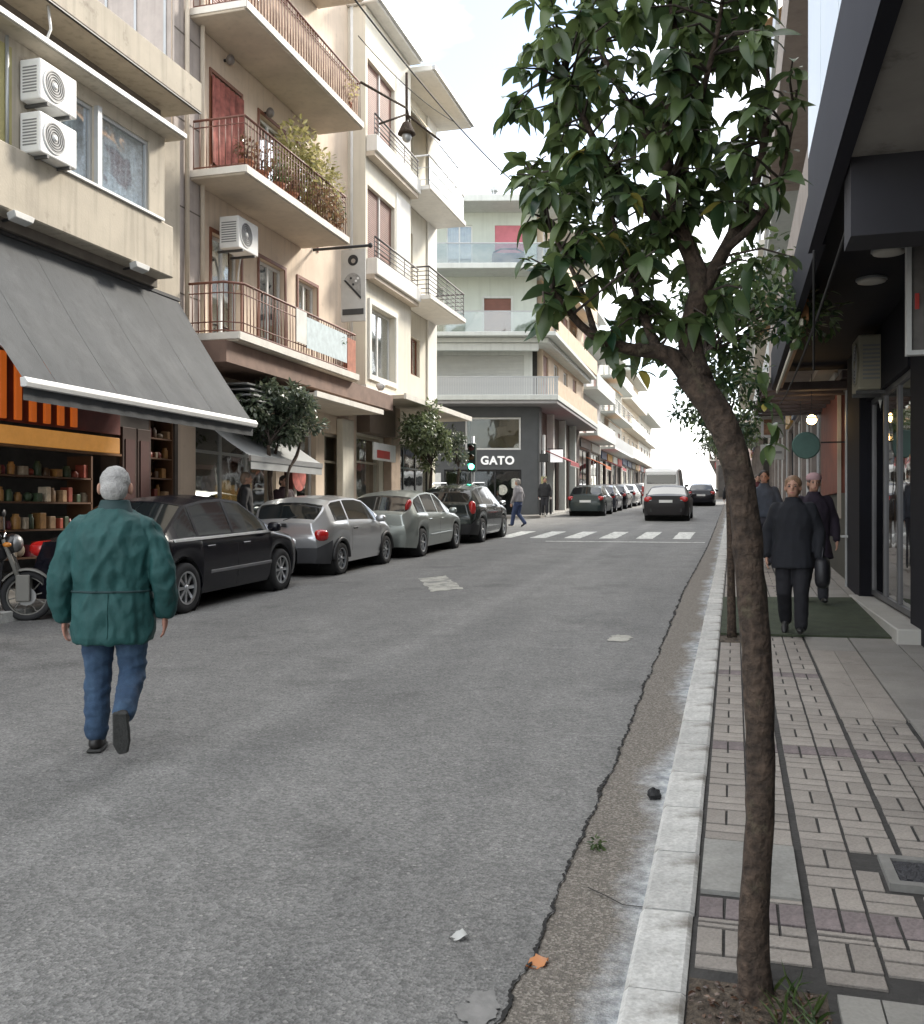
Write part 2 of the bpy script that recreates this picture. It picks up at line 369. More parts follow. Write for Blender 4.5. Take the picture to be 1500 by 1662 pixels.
# side street between the cream building and the corner shop
side = MB(); q = [(-60, 20.0), (-60, 29.2), (-8.98, 43.0), (-8.98, 31.3)]
side.add([(x, y, gz(y) + 0.004) for x, y in [(-60, 24.5), (-9.0, 31.4), (-9.0, 42.6), (-60, 28.0)]], [(0, 1, 2, 3)])
side.build('side_street', m_asph, kind='structure', recalc=False)

# old concrete gutter with a ragged edge towards the asphalt
CR = [(-12, -0.66), (2.5, -0.66), (2.79, -0.66), (2.96, -0.67), (3.14, -0.64), (3.31, -0.65), (3.79, -0.66), (4.27, -0.66), (4.61, -0.65), (5.1, -0.65), (6.13, -0.65), (7.42, -0.67), (9.05, -0.67),
      (14.18, -0.70), (20.5, -0.64), (24.45, -0.61), (40, -0.62), (100, -0.62)]
def crx(y):
    for (a, xa), (b, xb) in zip(CR, CR[1:]):
        if a <= y <= b: return xa + (xb - xa) * (y - a) / (b - a)
    return -0.62
def jag(y): return crx(y) + 0.022 * mnoise.noise((y * 2.3, 0, 3)) + 0.016 * mnoise.noise((y * 9.0, 1, 7)) + 0.013 * mnoise.noise((y * 27.0, 2, 7)) + 0.008 * mnoise.noise((y * 71.0, 4, 7))
gut = MB(); ys = []; y = -6.0
while y < 90: ys.append(y); y += 0.012 if 2 < y < 8 else 0.04 if y < 14 and y > 2 else (0.12 if y < 30 else 1.0)
for y in ys:
    j = jag(y)
    for x in (j, j * 0.6 - 0.305 * 0.4, -0.30): gut.v.append(Vector((x, y, gz(y) + 0.006 + (0.006 if x > -0.5 else 0))))
for i in range(len(ys) - 1):
    for k in range(2): gut.f.append([i * 3 + k, i * 3 + k + 1, (i + 1) * 3 + k + 1, (i + 1) * 3 + k])
gutter = gut.build('gutter', m_gut, recalc=False, kind='structure')
crk = MB()
for y in ys:
    j = jag(y); w = max(0.0015, 0.008 + 0.014 * mnoise.noise((y * 3.1, 5, 1)) + 0.009 * mnoise.noise((y * 17, 5, 1)) + 0.006 * mnoise.noise((y * 55, 5, 1)))
    if y > 10: w *= 1.5
    crk.v += [Vector((j - w, y, gz(y) + 0.009)), Vector((j + w * 0.6, y, gz(y) + 0.0145))]
for i in range(len(ys) - 1): crk.f.append([2 * i, 2 * i + 1, 2 * i + 3, 2 * i + 2])
m_crack = M('crack_dirt', (0.012, 0.011, 0.010), 0.95, var=0.3, scale=20)
crk.build('crack', m_crack, road, recalc=False)
# hairline crack across the gutter
hc = MB(); pts = [(-0.55, 3.72), (-0.47, 3.66), (-0.40, 3.60), (-0.32, 3.60)]
for (xa, ya), (xb, yb) in zip(pts, pts[1:]): hc.add([(xa, ya - .004, gz(ya) + .017), (xb, yb - .004, gz(yb) + .017), (xb, yb + .004, gz(yb) + .017), (xa, ya + .004, gz(ya) + .017)], [(0, 1, 2, 3)])
hc.build('crack', m_crack, gutter, recalc=False)

# ---- road markings
def marking(poly, name, dz=0.0045, mat=None, parent=None):
    mb = MB(); mb.add([(x, y, gz(y) + dz) for x, y in poly], [list(range(len(poly)))])
    return mb.build(name, mat or m_paint, parent or road, recalc=False)
def ragged(x0, y0, x1, y1, n=9, a=0.03, seed=0):
    P = []
    cor = [(x0, y0), (x1, y0), (x1, y1), (x0, y1)]
    for i in range(4):
        (ax, ay), (bx_, by) = cor[i], cor[(i + 1) % 4]
        for k in range(n):
            t = k / n; P.append((ax + (bx_ - ax) * t + a * mnoise.noise((ax + t * 5 + seed, ay + i, 2)), ay + (by - ay) * t + a * mnoise.noise((ay + t * 5 + seed, ax + i, 5))))
    return P
for i, x in enumerate((-1.63, -2.64, -3.66, -4.66, -5.66, -6.66, -7.66)):
    marking(ragged(x, 26.9, x + 0.47, 30.5, seed=i * 3), 'zebra_stripe')
marking(ragged(-4.9, 25.35, -0.72, 25.55, 14, 0.025, 40), 'stop_line')
m_paintw = M('road_paint_worn', (0.40, 0.39, 0.34), 0.85, var=0.25, scale=10, stain=((0.17, 0.17, 0.16), 5, 0.44, 0.60), fine=.25, bscale=60)
ar = []
for (xa, ya), (xb, yb) in zip([(-5.08, 15.15), (-4.78, 15.75), (-3.92, 13.85), (-4.30, 13.40)], [(-4.78, 15.75), (-3.92, 13.85), (-4.30, 13.40), (-5.08, 15.15)]):
    for k in range(12): t = k / 12; ar.append((xa + (xb - xa) * t + .05 * mnoise.noise((xa * 3 + t * 7, ya, 1)), ya + (yb - ya) * t + .12 * mnoise.noise((ya + t * 7, xa, 4))))
marking(ar, 'lane_arrow', mat=m_paintw)
marking(ragged(-1.22, 9.6, -1.02, 10.0, 8, 0.06, 3), 'worn_paint_patch', mat=m_paintw)
m_repair = M('concrete_smear', (0.21, 0.205, 0.195), 0.9, var=0.2, scale=14, bump=0.2)
P = [(-.745 + (.06 + .03 * mnoise.noise((math.cos(a) * 2, math.sin(a) * 2, 14)) + .02 * mnoise.noise((math.cos(a) * 6, math.sin(a) * 6, 4))) * math.cos(a), 2.80 + (.10 + .05 * mnoise.noise((math.cos(a) * 2, math.sin(a) * 2, 19)) + .02 * mnoise.noise((math.cos(a) * 7, math.sin(a) * 7, 9))) * math.sin(a)) for a in [2 * PI * k / 60 for k in range(60)]]
marking(P, 'concrete_smear', 0.006, m_repair)

# ---- right kerb, one stone after the other, whitewashed
kerb = struct(bpy.data.objects.new('kerb', None)); COL.objects.link(kerb); WM[kerb.name] = Matrix.Identity(4)
kw = 0.545
kme = MB(); kme.prism([(-0.315, -0.2), (-0.315, 0.085), (-0.300, 0.103), (-0.15, 0.106), (-0.135, 0.098), (-0.135, -0.2)], 0.006, kw - 0.006, lambda a, b, c: (a, c, b))
kme = kme.mesh('kerb_stone', m_kerb)
y = 2.86 - kw * 16
i = 0
while y < 62:
    w = kw * (1 if y < 20 else 3)
    if w == kw: put('kerb_stone', kme, kerb, Matrix.Translation((0.006 * mnoise.noise((y, 0, 0)), y, gz(y) + 0.005 * mnoise.noise((y * 2, 3, 0)))) @ Matrix.Rotation(math.atan(SLOPE), 4, 'X'))
    else: put('kerb_stone', kme, kerb, Matrix.Translation((0, y, gz(y))) @ Matrix.Rotation(math.atan(SLOPE), 4, 'X') @ Matrix.Diagonal((1, 3, 1, 1)))
    y += w
bx('kerb_stone', (-0.31, y, gz(y) - .2), (-0.135, y + 0.01, gz(y)), m_kerb, kerb)
MB().add([(-0.31, y, gz(y) + .1), (-0.135, y, gz(y) + .1), (-0.135, 130, gz(130) + .1), (-0.31, 130, gz(130) + .1), (-.31, y, gz(y) - .1), (-.31, 130, gz(130) - .1)], [(0, 1, 2, 3), (0, 3, 5, 4)]).build('kerb_stone', m_kerb, kerb)

# ---- right pavement: mortar bed + basket-weave pavers
pave = sheet('pavement', [-0.14, 0.4, 1.0, 3.2], YS[:-3], 0.088, m_mort, kind='structure')
PIT = (-0.13, 0.262, 2.35, 2.985)      # tree pit x0,x1,y0,y1
PIT2 = (-0.13, 0.24, 9.25, 9.85)
prs = []                               # (x0,y0,x1,y1,mauve)
cols = []
for a, b in ((-0.122, 0.238), (0.260, 0.630), (0.646, 1.025)):
    mid = (a + b) / 2; cols += [(a, mid), (mid, b)]
per = 2.15; band0 = 3.40
for ci, (a, b) in enumerate(cols):
    y = 1.05
    ph = ci % 2
    while y < 24:
        k = (y - band0) / per; fr = (k - math.floor(k)) * per
        if fr < 0.175 - 1e-6:
            yb = y + 0.175 - fr if fr > 1e-3 else y + 0.175
            prs.append((a, y, b - 0.0 if False else (a + b) / 2, yb, 1)); prs.append(((a + b) / 2, y, b, yb, 1)); y = yb; continue
        nxt = y + (per - fr)
        m = min(0.19, nxt - y)
        if nxt - (y + m) < 0.06: m = nxt - y
        if ph % 2 == 0:
            prs.append((a, y, (a + b) / 2, y + m, 0)); prs.append(((a + b) / 2, y, b, y + m, 0))
        else:
            prs.append((a, y, b, y + m / 2, 0)); prs.append((a, y + m / 2, b, y + m, 0))
        ph += 1; y += m
def hit(r, q): return r[0] < q[1] and r[2] > q[0] and r[1] < q[3] and r[3] > q[2]
MAN = (0.55, 0.90, 3.80, 4.12)
SLABZ = (0.262, 1.7, 0.9, 2.98)
PLN = (-0.118, 0.232, 3.60, 4.12)      # patch repaired with plain cement
prs = [r for r in prs if not any(hit(r, q) for q in (PIT, PIT2, MAN, SLABZ)) and not (r[0] > 0.64 and r[1] > 6.5) and not (hit(r, PLN) and r[2] < 0.23 and random.random() < 0.93)]
# third column of pavers fades into plain slabs by the shops
prs.sort(key=lambda r: r[1])
cache = {}
pmeshes = {}
def paver_mesh(w, d, mv):
    k = (round(w, 2), round(d, 2), mv)
    if k not in pmeshes:
        g = 0.0048; c = 0.002; h = 0.0062
        g2 = 0.0085; a0, b0, a1, b1 = -w / 2 + g, -d / 2 + g2, w / 2 - g, d / 2 - g2
        mb = MB(); V = [(a0, b0, -0.01), (a1, b0, -0.01), (a1, b1, -0.01), (a0, b1, -0.01), (a0, b0, h - c), (a1, b0, h - c), (a1, b1, h - c), (a0, b1, h - c),
             (a0 + c, b0 + c, h), (a1 - c, b0 + c, h), (a1 - c, b1 - c, h), (a0 + c, b1 - c, h)]
        mb.add(V, [(0, 1, 5, 4), (1, 2, 6, 5), (2, 3, 7, 6), (3, 0, 4, 7), (4, 5, 9, 8), (5, 6, 10, 9), (6, 7, 11, 10), (7, 4, 8, 11), (8, 9, 10, 11)])
        pmeshes[k] = (mb.mesh('paver', m_paverp if mv else m_paver), mb)
    return pmeshes[k]
rest = {0: MB(), 1: MB()}; cnt = 0
for r in prs:
    w, d = r[2] - r[0], r[3] - r[1]; cx_, cy_ = (r[0] + r[2]) / 2, (r[1] + r[3]) / 2
    me, mb = paver_mesh(w, d, r[4])
    xf = Matrix.Translation((cx_, cy_, gz(cy_) + 0.0905 + random.uniform(-0.0012, 0.0012))) @ Matrix.Rotation(math.atan(SLOPE) + random.gauss(0, 0.004), 4, 'X') @ Matrix.Rotation(random.gauss(0, 0.005), 4, 'Y') @ Matrix.Rotation(random.gauss(0, 0.006), 4, 'Z')
    if r[1] > 1.9 and cnt < 300: put('paver', me, pave, xf); cnt += 1
    else: rest[r[4]].add([xf @ v for v in mb.v], mb.f)
rest[0].build('paver_field', m_paver, pave, kind='stuff', recalc=False)
rest[1].build('paver_band', m_paverp, pave, kind='stuff', recalc=False)
# plain slabs: near corner, along the shops, patch by the kerb
def slab(x0, y0, x1, y1, h=0.100, mat=None):
    return MB().add([(x0, y0, gz(y0) + h), (x1, y0, gz(y0) + h), (x1, y1, gz(y1) + h), (x0, y1, gz(y1) + h), (x0, y0, gz(y0) + .06), (x1, y0, gz(y0) + .06), (x1, y1, gz(y1) + .06), (x0, y1, gz(y1) + .06)],
                    [(0, 1, 2, 3), (0, 4, 5, 1), (1, 5, 6, 2), (2, 6, 7, 3), (3, 7, 4, 0)]).build('slab', mat or m_slab, pave)
m_slabw = M('slab_new', (0.26, 0.25, 0.225), 0.8, var=0.1, scale=4, bump=0.15, bscale=80, rand=0.08, fine=0.08)
for x0 in (0.285, 0.405, 0.525, 0.645, 0.765, 0.885, 1.005, 1.125): slab(x0 + .003, 2.2, x0 + 0.117, 2.96, 0.108, m_slabw)
slab(-0.118, 3.605, 0.232, 4.115, 0.1065, M('cement_patch', (0.25, 0.245, 0.225), 0.9, var=0.2, scale=5, bump=0.2, bscale=60, fine=0.12))
for j in range(40):
    y0 = 6.45 + j * 0.62
    for x0, x1 in ((0.645, 1.03), (1.04, 1.42), (1.43, 1.80)):
        if y0 < 8.9 and x0 < 1.0: continue
        slab(x0 + .002, y0 + .003, x1 - .002, y0 + 0.617, 0.104 + random.uniform(-.001, .001))
for j in range(11):
    slab(1.05, 1.0 + j * 0.5, 1.40, 1.495 + j * 0.5, 0.104); slab(1.405, 1.0 + j * 0.5, 1.80, 1.495 + j * 0.5, 0.104)
for j in range(4):
    y0 = 6.45 + j * 0.62; slab(0.647, y0 + .003, 0.838, y0 + .617, 0.103, m_paver); slab(0.842, y0 + .003, 1.028, y0 + .617, 0.1035, m_paver)
# plain pavement further up
sheet('slab', [-0.13, 0.64], [24, 30, 40, 60, 95], 0.100, m_slab, pave)
sheet('slab', [0.645, 3.2], [31.2, 40, 60, 95], 0.100, m_slab, pave)
# manholes set in the pavement
m_iron = M('cast_iron', (0.045, 0.045, 0.05), 0.6, metal=0.4, var=0.3, scale=20, bump=0.8, bscale=60)
for q in (MAN,):
    o = thing('manhole_cover', 'small cast iron grate cover set in the pavers at the right edge', 'manhole cover', ((q[0] + q[1]) / 2, (q[2] + q[3]) / 2, gz(q[2]) + .09))
    yc = q[2]; h = gz((q[2] + q[3]) / 2)
    fr = MB()
    for a, b in (((q[0], q[2]), (q[0] + .04, q[3])), ((q[1] - .04, q[2]), (q[1], q[3])), ((q[0] + .04, q[2]), (q[1] - .04, q[2] + .04)), ((q[0] + .04, q[3] - .04), (q[1] - .04, q[3]))):
        fr.box((a[0], a[1], h + .07), (b[0], b[1], h + .112))
    fr.build('frame', m_alu if False else M('concrete_rim', (0.20, 0.195, 0.18), 0.9, var=0.15, scale=9, bump=0.3), o)
    bx('lid', (q[0] + .044, q[2] + .044, h + .07), (q[1] - .044, q[3] - .044, h + .104), m_iron, o, bev=0.004)
    for k in range(5): bx('rib', (q[0] + .07 + k * .06, q[2] + .07, h + .1035), (q[0] + .09 + k * .06, q[3] - .07, h + .108), m_iron, o)
# tree pits with soil
def pit(q):
    mb = MB(); n = 14; m = 18
    for j in range(m + 1):
        for i in range(n + 1):
            x = q[0] + (q[1] - q[0]) * i / n; yy = q[2] + (q[3] - q[2]) * j / m
            mb.v.append(Vector((x, yy, gz(yy) + 0.089 + 0.018 * mnoise.noise((x * 14, yy * 14, 1)) * (0 < i < n and 0 < j < m) + 0.008 * (0 < i < n and 0 < j < m))))
    for j in range(m):
        for i in range(n): mb.f.append([j * (n + 1) + i, j * (n + 1) + i + 1, (j + 1) * (n + 1) + i + 1, (j + 1) * (n + 1) + i])
    return mb.build('soil', m_soil, pave, recalc=False, smooth=True)
pit(PIT); pit(PIT2)
# entrance mat
m_mat = M('green_turf_mat', (0.050, 0.062, 0.036), 0.95, var=0.25, scale=5, bump=0.8, bscale=160, fine=0.35)
mb = MB(); mb.add([(x, y, gz(y) + z) for z in (0.100, 0.122) for x, y in ((-0.125, 9.62), (1.50, 9.70), (1.60, 12.9), (-0.13, 12.6))], [(4, 5, 6, 7), (0, 1, 5, 4), (1, 2, 6, 5), (2, 3, 7, 6), (3, 0, 4, 7)])
tag(mb.build('door_mat', m_mat, loc=(0.7, 11.2, gz(11.2) + .1)), 'green artificial turf mat lying across the pavement at the shop door', 'mat')

# ---- left pavement and kerb
LK = -8.25
lk = struct(bpy.data.objects.new('far_kerb', None)); COL.objects.link(lk); WM[lk.name] = Matrix.Identity(4)
kme2 = MB().prism([(0, -0.2), (0, 0.115), (-0.015, 0.125), (-0.16, 0.125), (-0.16, -0.2)], 0.004, 0.996, lambda a, b, c: (a, c, b)).mesh('kerb_stone', m_kerb)
for y0 in list(range(4, 31)) + list(range(43, 70)):
    put('kerb_stone', kme2, lk, Matrix.Translation((LK, y0, gz(y0))) @ Matrix.Rotation(math.atan(SLOPE), 4, 'X'))
sheet('far_pavement', [-30, -14, LK - 0.155], [-6, 0, 10, 20, 31.2], 0.115, m_slab, kind='structure')
mb = MB(); mb.add([(x, y, gz(y) + .115) for x, y in ((LK - .155, 43), (LK - .155, 95), (LK - .155, 120), (-12, 120), (-12, 43))], [(0, 1, 2, 3, 4)])
mb.build('corner_pavement', m_slab, kind='structure', recalc=False)
mb = MB(); mb.add([(x, y, gz(y) + z) for z in (0.114, -.05) for x, y in ((-8.3, 42.9), (-8.3, 41.9), (-8.7, 41.3), (-24, 37.0), (-24, 40.5), (-12, 43.5))], [(0, 1, 2, 3, 4, 5), (0, 1, 7, 6), (1, 2, 8, 7), (2, 3, 9, 8)])
mb.build('corner_pavement', m_slab, kind='structure', recalc=False)
# ================================================================== building kit
def wall_grid(F, u0, u1, z0, z1, holes, depth=0.22, n=0.0, top=True):
    """front sheet with openings cut out and their reveals; holes of (u0,u1,z0,z1)"""
    mb = MB()
    us = sorted({u0, u1} | {h[0] for h in holes} | {h[1] for h in holes}); zs = sorted({z0, z1} | {h[2] for h in holes} | {h[3] for h in holes})
    us = [u for u in us if u0 <= u <= u1]; zs = [z for z in zs if z0 <= z <= z1]
    for i in range(len(us) - 1):
        for j in range(len(zs) - 1):
            cu, cz = (us[i] + us[i + 1]) / 2, (zs[j] + zs[j + 1]) / 2
            if any(h[0] < cu < h[1] and h[2] < cz < h[3] for h in holes): continue
            mb.add([F(us[i], n, zs[j]), F(us[i + 1], n, zs[j]), F(us[i + 1], n, zs[j + 1]), F(us[i], n, zs[j + 1])], [(0, 1, 2, 3)])
    for a, b, c, d in holes:
        P = [(a, c), (b, c), (b, d), (a, d)]
        for k in range(4):
            p, q = P[k], P[(k + 1) % 4]
            mb.add([F(p[0], n, p[1]), F(q[0], n, q[1]), F(q[0], n - depth, q[1]), F(p[0], n - depth, p[1])], [(0, 1, 2, 3)])
    if top: mb.add([F(u0, n, z1), F(u1, n, z1), F(u1, n - 3, z1), F(u0, n - 3, z1)], [(0, 1, 2, 3)])
    for u in (u0, u1): mb.add([F(u, n, z0), F(u, n, z1), F(u, n - 3, z1), F(u, n - 3, z0)], [(0, 1, 2, 3)])
    return mb
def frame_rect(mb, F, u0, u1, z0, z1, w, n0, n1):
    mb.box((u0, n0, z0), (u0 + w, n1, z1), F); mb.box((u1 - w, n0, z0), (u1, n1, z1), F)
    mb.box((u0 + w, n0, z0), (u1 - w, n1, z0 + w), F); mb.box((u0 + w, n0, z1 - w), (u1 - w, n1, z1), F)
def window(F, par, u0, u1, z0, z1, n=-0.14, leaves=2, fmat=None, curtain=None, glass=None, name='window', sill=None, bar=None, w=0.055):
    """framed casement: window > pane, curtain; sits n behind the wall face"""
    fmat = fmat or m_white
    mb = MB(); frame_rect(mb, F, u0, u1, z0, z1, w, n - 0.05, n)
    du = (u1 - u0 - 2 * w) / leaves
    for k in range(1, leaves): mb.box((u0 + w + k * du - w * .6, n - 0.05, z0 + w), (u0 + w + k * du + w * .6, n, z1 - w), F)
    if bar: mb.box((u0 + w, n - 0.045, bar), (u1 - w, n - 0.004, bar + w * .8), F)
    o = mb.build(name, fmat, par)
    for k in range(leaves):
        a = u0 + w + k * du + (w * .6 if k else 0); b = u0 + w + (k + 1) * du - (w * .6 if k < leaves - 1 else 0)
        bx('pane', (a, n - 0.032, z0 + w), (b, n - 0.026, z1 - w), glass or m_glass, o, F)
    if curtain is not None:
        cm, ca, cb = curtain; mc = MB(); N = 28
        aa = u0 + w + (u1 - u0 - 2 * w) * ca; bb = u0 + w + (u1 - u0 - 2 * w) * cb
        for i in range(N + 1):
            u = aa + (bb - aa) * i / N; nn = n - 0.075 + 0.015 * math.sin(i * 1.9)
            mc.v += [F(u, nn, z0 + 0.03), F(u, nn, z1 - 0.03)]
        for i in range(N): mc.f.append([2 * i, 2 * i + 2, 2 * i + 3, 2 * i + 1])
        mc.build('curtain', cm, o, smooth=True, recalc=False)
    if sill: bx('sill', (u0 - .06, n - .02, z0 - .06), (u1 + .06, sill, z0 - .005), m_sill, o, F)
    return o
def shutter(F, par, u0, u1, z0, z1, mat, n=-0.1, pitch=0.055, name='roller_shutter'):
    mb = MB(); z = z0
    while z < z1 - 0.004:
        t = min(z + pitch, z1)
        mb.add([F(u0, n, z), F(u1, n, z), F(u1, n + .014, z + (t - z) * .25), F(u0, n + .014, z + (t - z) * .25), F(u1, n + .012, t - .006), F(u0, n + .012, t - .006), F(u1, n, t), F(u0, n, t)], [(0, 1, 2, 3), (3, 2, 4, 5), (5, 4, 6, 7)])
        z = t
    return mb.build(name, mat, par, recalc=False)
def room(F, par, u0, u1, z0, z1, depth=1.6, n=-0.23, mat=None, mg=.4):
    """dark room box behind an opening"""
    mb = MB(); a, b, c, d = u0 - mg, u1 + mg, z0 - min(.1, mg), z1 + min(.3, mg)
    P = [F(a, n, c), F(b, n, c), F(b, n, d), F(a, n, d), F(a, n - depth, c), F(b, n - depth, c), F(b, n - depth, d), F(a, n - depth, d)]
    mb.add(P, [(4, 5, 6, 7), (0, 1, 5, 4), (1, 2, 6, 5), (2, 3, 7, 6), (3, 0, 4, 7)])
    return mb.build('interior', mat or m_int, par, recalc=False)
def railing_v(F, par, path, z0, h, mat, pitch=0.11, r=0.011, name='railing', mids=()):
    """railing along path of (u,n): rails joined, each baluster its own part"""
    mb = MB(); pts = [F(u, n, z0 + h) for u, n in path]
    mb.tube(pts, 0.024, 8); mb.tube([F(u, n, z0 + 0.07) for u, n in path], 0.014, 6)
    for q in mids: mb.tube([F(u, n, z0 + h * q) for u, n in path], 0.012, 6)
    o = mb.build(name, mat, par, smooth=True)
    bal = MB().tube([(0, 0, 0.0), (0, 0, h)], r, 5).mesh('baluster', mat, smooth=True)
    for (ua, na), (ub, nb) in zip(path, path[1:]):
        L = math.hypot(ub - ua, nb - na); k = max(1, int(L / pitch))
        for i in range(k + 1):
            t = i / k; p = F(ua + (ub - ua) * t, na + (nb - na) * t, z0); put('baluster', bal, o, Matrix.Translation(p))
    return o
def railing_h(F, par, path, z0, h, mat, bars=5, r=0.013, post=1.0):
    o = None; mb = MB(); mb.tube([F(u, n, z0 + h) for u, n in path], 0.026, 8); o = mb.build('railing', mat, par, smooth=True)
    for k in range(bars):
        MB().tube([F(u, n, z0 + h * (k + 0.5) / (bars + .5)) for u, n in path], r, 6).build('rail', mat, o, smooth=True)
    for (ua, na), (ub, nb) in zip(path, path[1:]):
        L = math.hypot(ub - ua, nb - na); k = max(1, int(L / post))
        for i in range(k + 1):
            t = i / k; bx('post', (ua + (ub - ua) * t - .014, na + (nb - na) * t - .022, z0), (ua + (ub - ua) * t + .014, na + (nb - na) * t - .026 + .02, z0 + h), mat, o, F)
    return o
def ac_unit(F, u, n, z, label, group='air conditioners on the left facades', w=0.82, h=0.56, d=0.30, mat=None, grille_dark=True):
    """outdoor air conditioner: casing, fan grille, side louvres, brackets; u = centre along the wall, n = its back face"""
    o = thing('air_conditioner', label, 'air conditioner', F(u, n, z), group=group)
    mat = mat or m_white
    bx('casing', (u - w / 2, n, z), (u + w / 2, n + d, z + h), mat, o, F, bev=0.02, seg=2)
    cu = u - w * 0.12; cz = z + h * .5; rr = h * .40
    ax = Matrix.Translation(F(cu, n + d + .001, cz)) @ Matrix(((F.u.x, 0, F.n.x, 0), (F.u.y, 0, F.n.y, 0), (0, 1, 0, 0), (0, 0, 0, 1)))
    MB().lathe([(rr, 0.0), (rr, .012), (rr * .93, .014), (rr * .93, .004)], 28, ax, cap=False).build('fan_ring', mat, o, smooth=False)
    MB().lathe([(rr * .93, .003), (.001, .003)], 28, ax, cap=False).build('fan_recess', M('fan_dark', (0.11, 0.11, 0.11), 0.6), o)
    g = MB()
    for q in (.25, .42, .58, .74, .88): 
        g.lathe([(rr * q + .006, .006), (rr * q + .006, .012), (rr * q - .006, .012), (rr * q - .006, .006)], 24, ax, cap=False)
    g.build('fan_guard', M('fan_guard', (0.33, 0.33, 0.33), 0.5), o)
    MB().lathe([(rr * .2, .006), (rr * .18, .02), (.001, .022)], 16, ax, cap=False).build('fan_hub', mat, o, smooth=True)
    lv = MB()
    for k in range(9):
        zz = z + h * (.18 + .075 * k)
        lv.box((u - w / 2 - .004, n + .05, zz), (u - w / 2 + .002, n + d - .05, zz + h * .035), F)
    lv.build('side_louvre', M('louvre_grey', (0.2, 0.2, 0.2), 0.6), o)
    for s in (-.3, .3): bx('bracket', (u + s * w - .02, n - .12, z - .045), (u + s * w + .02, n + d + .01, z - .003), M('bracket_steel', (0.10, 0.10, 0.10), 0.6, metal=0.5), o, F)
    MB().tube([F(u + w / 2 - .05, n + .05, z + .1), F(u + w / 2 + .07, n - .02, z + .06), F(u + w / 2 + .09, n - .08, z - .25), F(u + w / 2 + .09, n - .1, z - .6)], .018, 6).build('pipe', m_white, o, smooth=True)
    return o
def leaf_quad(mb, p, d, nrm, L, W, fold=0.25, droop=0.15):
    """one blade: pointed oval, folded on its midrib, tip drooping"""
    d = d.normalized(); s = d.cross(nrm)
    if s.length < 1e-4: s = d.orthogonal()
    s.normalize(); up = s.cross(d).normalized()
    P = lambda t, w, z: p + d * (L * t) + s * (W * w) + up * (L * (z - droop * t * t))
    mb.add([P(0, 0, 0), P(.3, .46, fold * .18), P(.3, 0, 0), P(.3, -.46, fold * .18), P(.65, .42, fold * .16), P(.65, 0, 0), P(.65, -.42, fold * .16), P(1, 0, 0)],
           [(0, 2, 1), (0, 3, 2), (1, 2, 5, 4), (2, 3, 6, 5), (4, 5, 7), (5, 6, 7)])
def foliage(c, r, n, L, rng, shell=0.4, W=0.5, sky=0.25):
    mb = MB(); c = Vector(c)
    for i in range(n):
        v = Vector((rng.gauss(0, 1), rng.gauss(0, 1), rng.gauss(0, 1))).normalized() * (rng.random() ** shell)
        p = c + Vector((v.x * r[0], v.y * r[1], v.z * r[2]))
        d = (v + Vector((rng.gauss(0, .6), rng.gauss(0, .6), rng.gauss(-.2, .6)))).normalized()
        leaf_quad(mb, p, d, Vector((rng.gauss(0, .5), rng.gauss(0, .5), 1)), L * rng.uniform(.6, 1.2), L * W * rng.uniform(.7, 1.1))
    return mb
rngf = random.Random(11)
m_sill = M('sill_marble', (0.55, 0.53, 0.49), 0.6, var=0.1)
LF = Fr((0, 0, 0), (0, 1, 0), (1, 0, 0))         # left facades: u=Y, n=X
RF = Fr((0, 0, 0), (0, 1, 0), (-1, 0, 0))        # right facades: n=-X

# ================================================================== building A: grey-beige block with the big awning
m_A = M('plaster_beige', (0.47, 0.42, 0.34), 0.9, var=0.12, scale=1.2, bump=0.15, bscale=30, streak=0.25, stain=((0.30, 0.26, 0.21), 3.5, 0.6, 0.75))
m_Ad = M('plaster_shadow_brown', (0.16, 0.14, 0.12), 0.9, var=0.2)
m_Ay = M('plaster_ochre', (0.40, 0.36, 0.17), 0.9, var=0.15, scale=2)
m_alug = M('alu_grey', (0.42, 0.43, 0.43), 0.45, metal=0.4, var=0.08)
A = thing('building', 'low beige building with a projecting window band above the big grey awning', 'building', (-9.6, 10, gz(10)))
FA = LF
Y0, Y1 = 2.0, 15.0
# shop level wall (X=-9.7) with two show openings, pier between
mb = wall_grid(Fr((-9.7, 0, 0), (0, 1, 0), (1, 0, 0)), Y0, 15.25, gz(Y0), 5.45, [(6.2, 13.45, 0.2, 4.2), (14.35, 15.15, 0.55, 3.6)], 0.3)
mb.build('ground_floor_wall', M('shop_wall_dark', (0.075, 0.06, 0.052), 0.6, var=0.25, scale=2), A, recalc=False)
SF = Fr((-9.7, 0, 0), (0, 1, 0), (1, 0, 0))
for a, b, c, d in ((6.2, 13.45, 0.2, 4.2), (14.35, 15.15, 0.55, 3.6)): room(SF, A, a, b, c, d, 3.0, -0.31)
# spandrel band, window band, ledge, parapet slab
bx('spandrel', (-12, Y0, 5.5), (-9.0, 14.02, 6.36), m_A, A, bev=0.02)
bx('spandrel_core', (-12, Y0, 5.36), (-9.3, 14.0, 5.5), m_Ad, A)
wb = wall_grid(Fr((-9.15, 0, 0), (0, 1, 0), (1, 0, 0)), Y0, 13.98, 6.36, 7.84, [(11.15, 12.15, 6.40, 7.62), (12.25, 13.55, 6.40, 7.62)], 0.12, top=False)
wb.build('window_band_wall', m_A, A, recalc=False)
bx('ochre_panel', (-9.149, 8.3, 6.37), (-9.13, 10.45, 7.7), m_Ay, A)
WF = Fr((-9.15, 0, 0), (0, 1, 0), (1, 0, 0))
m_lace = M('lace_curtain', (0.62, 0.70, 0.75), 0.9, var=0.25, scale=5, fine=0.35, bscale=22)
room(WF, A, 11.0, 13.55, 6.40, 7.62, 1.5, -0.13)
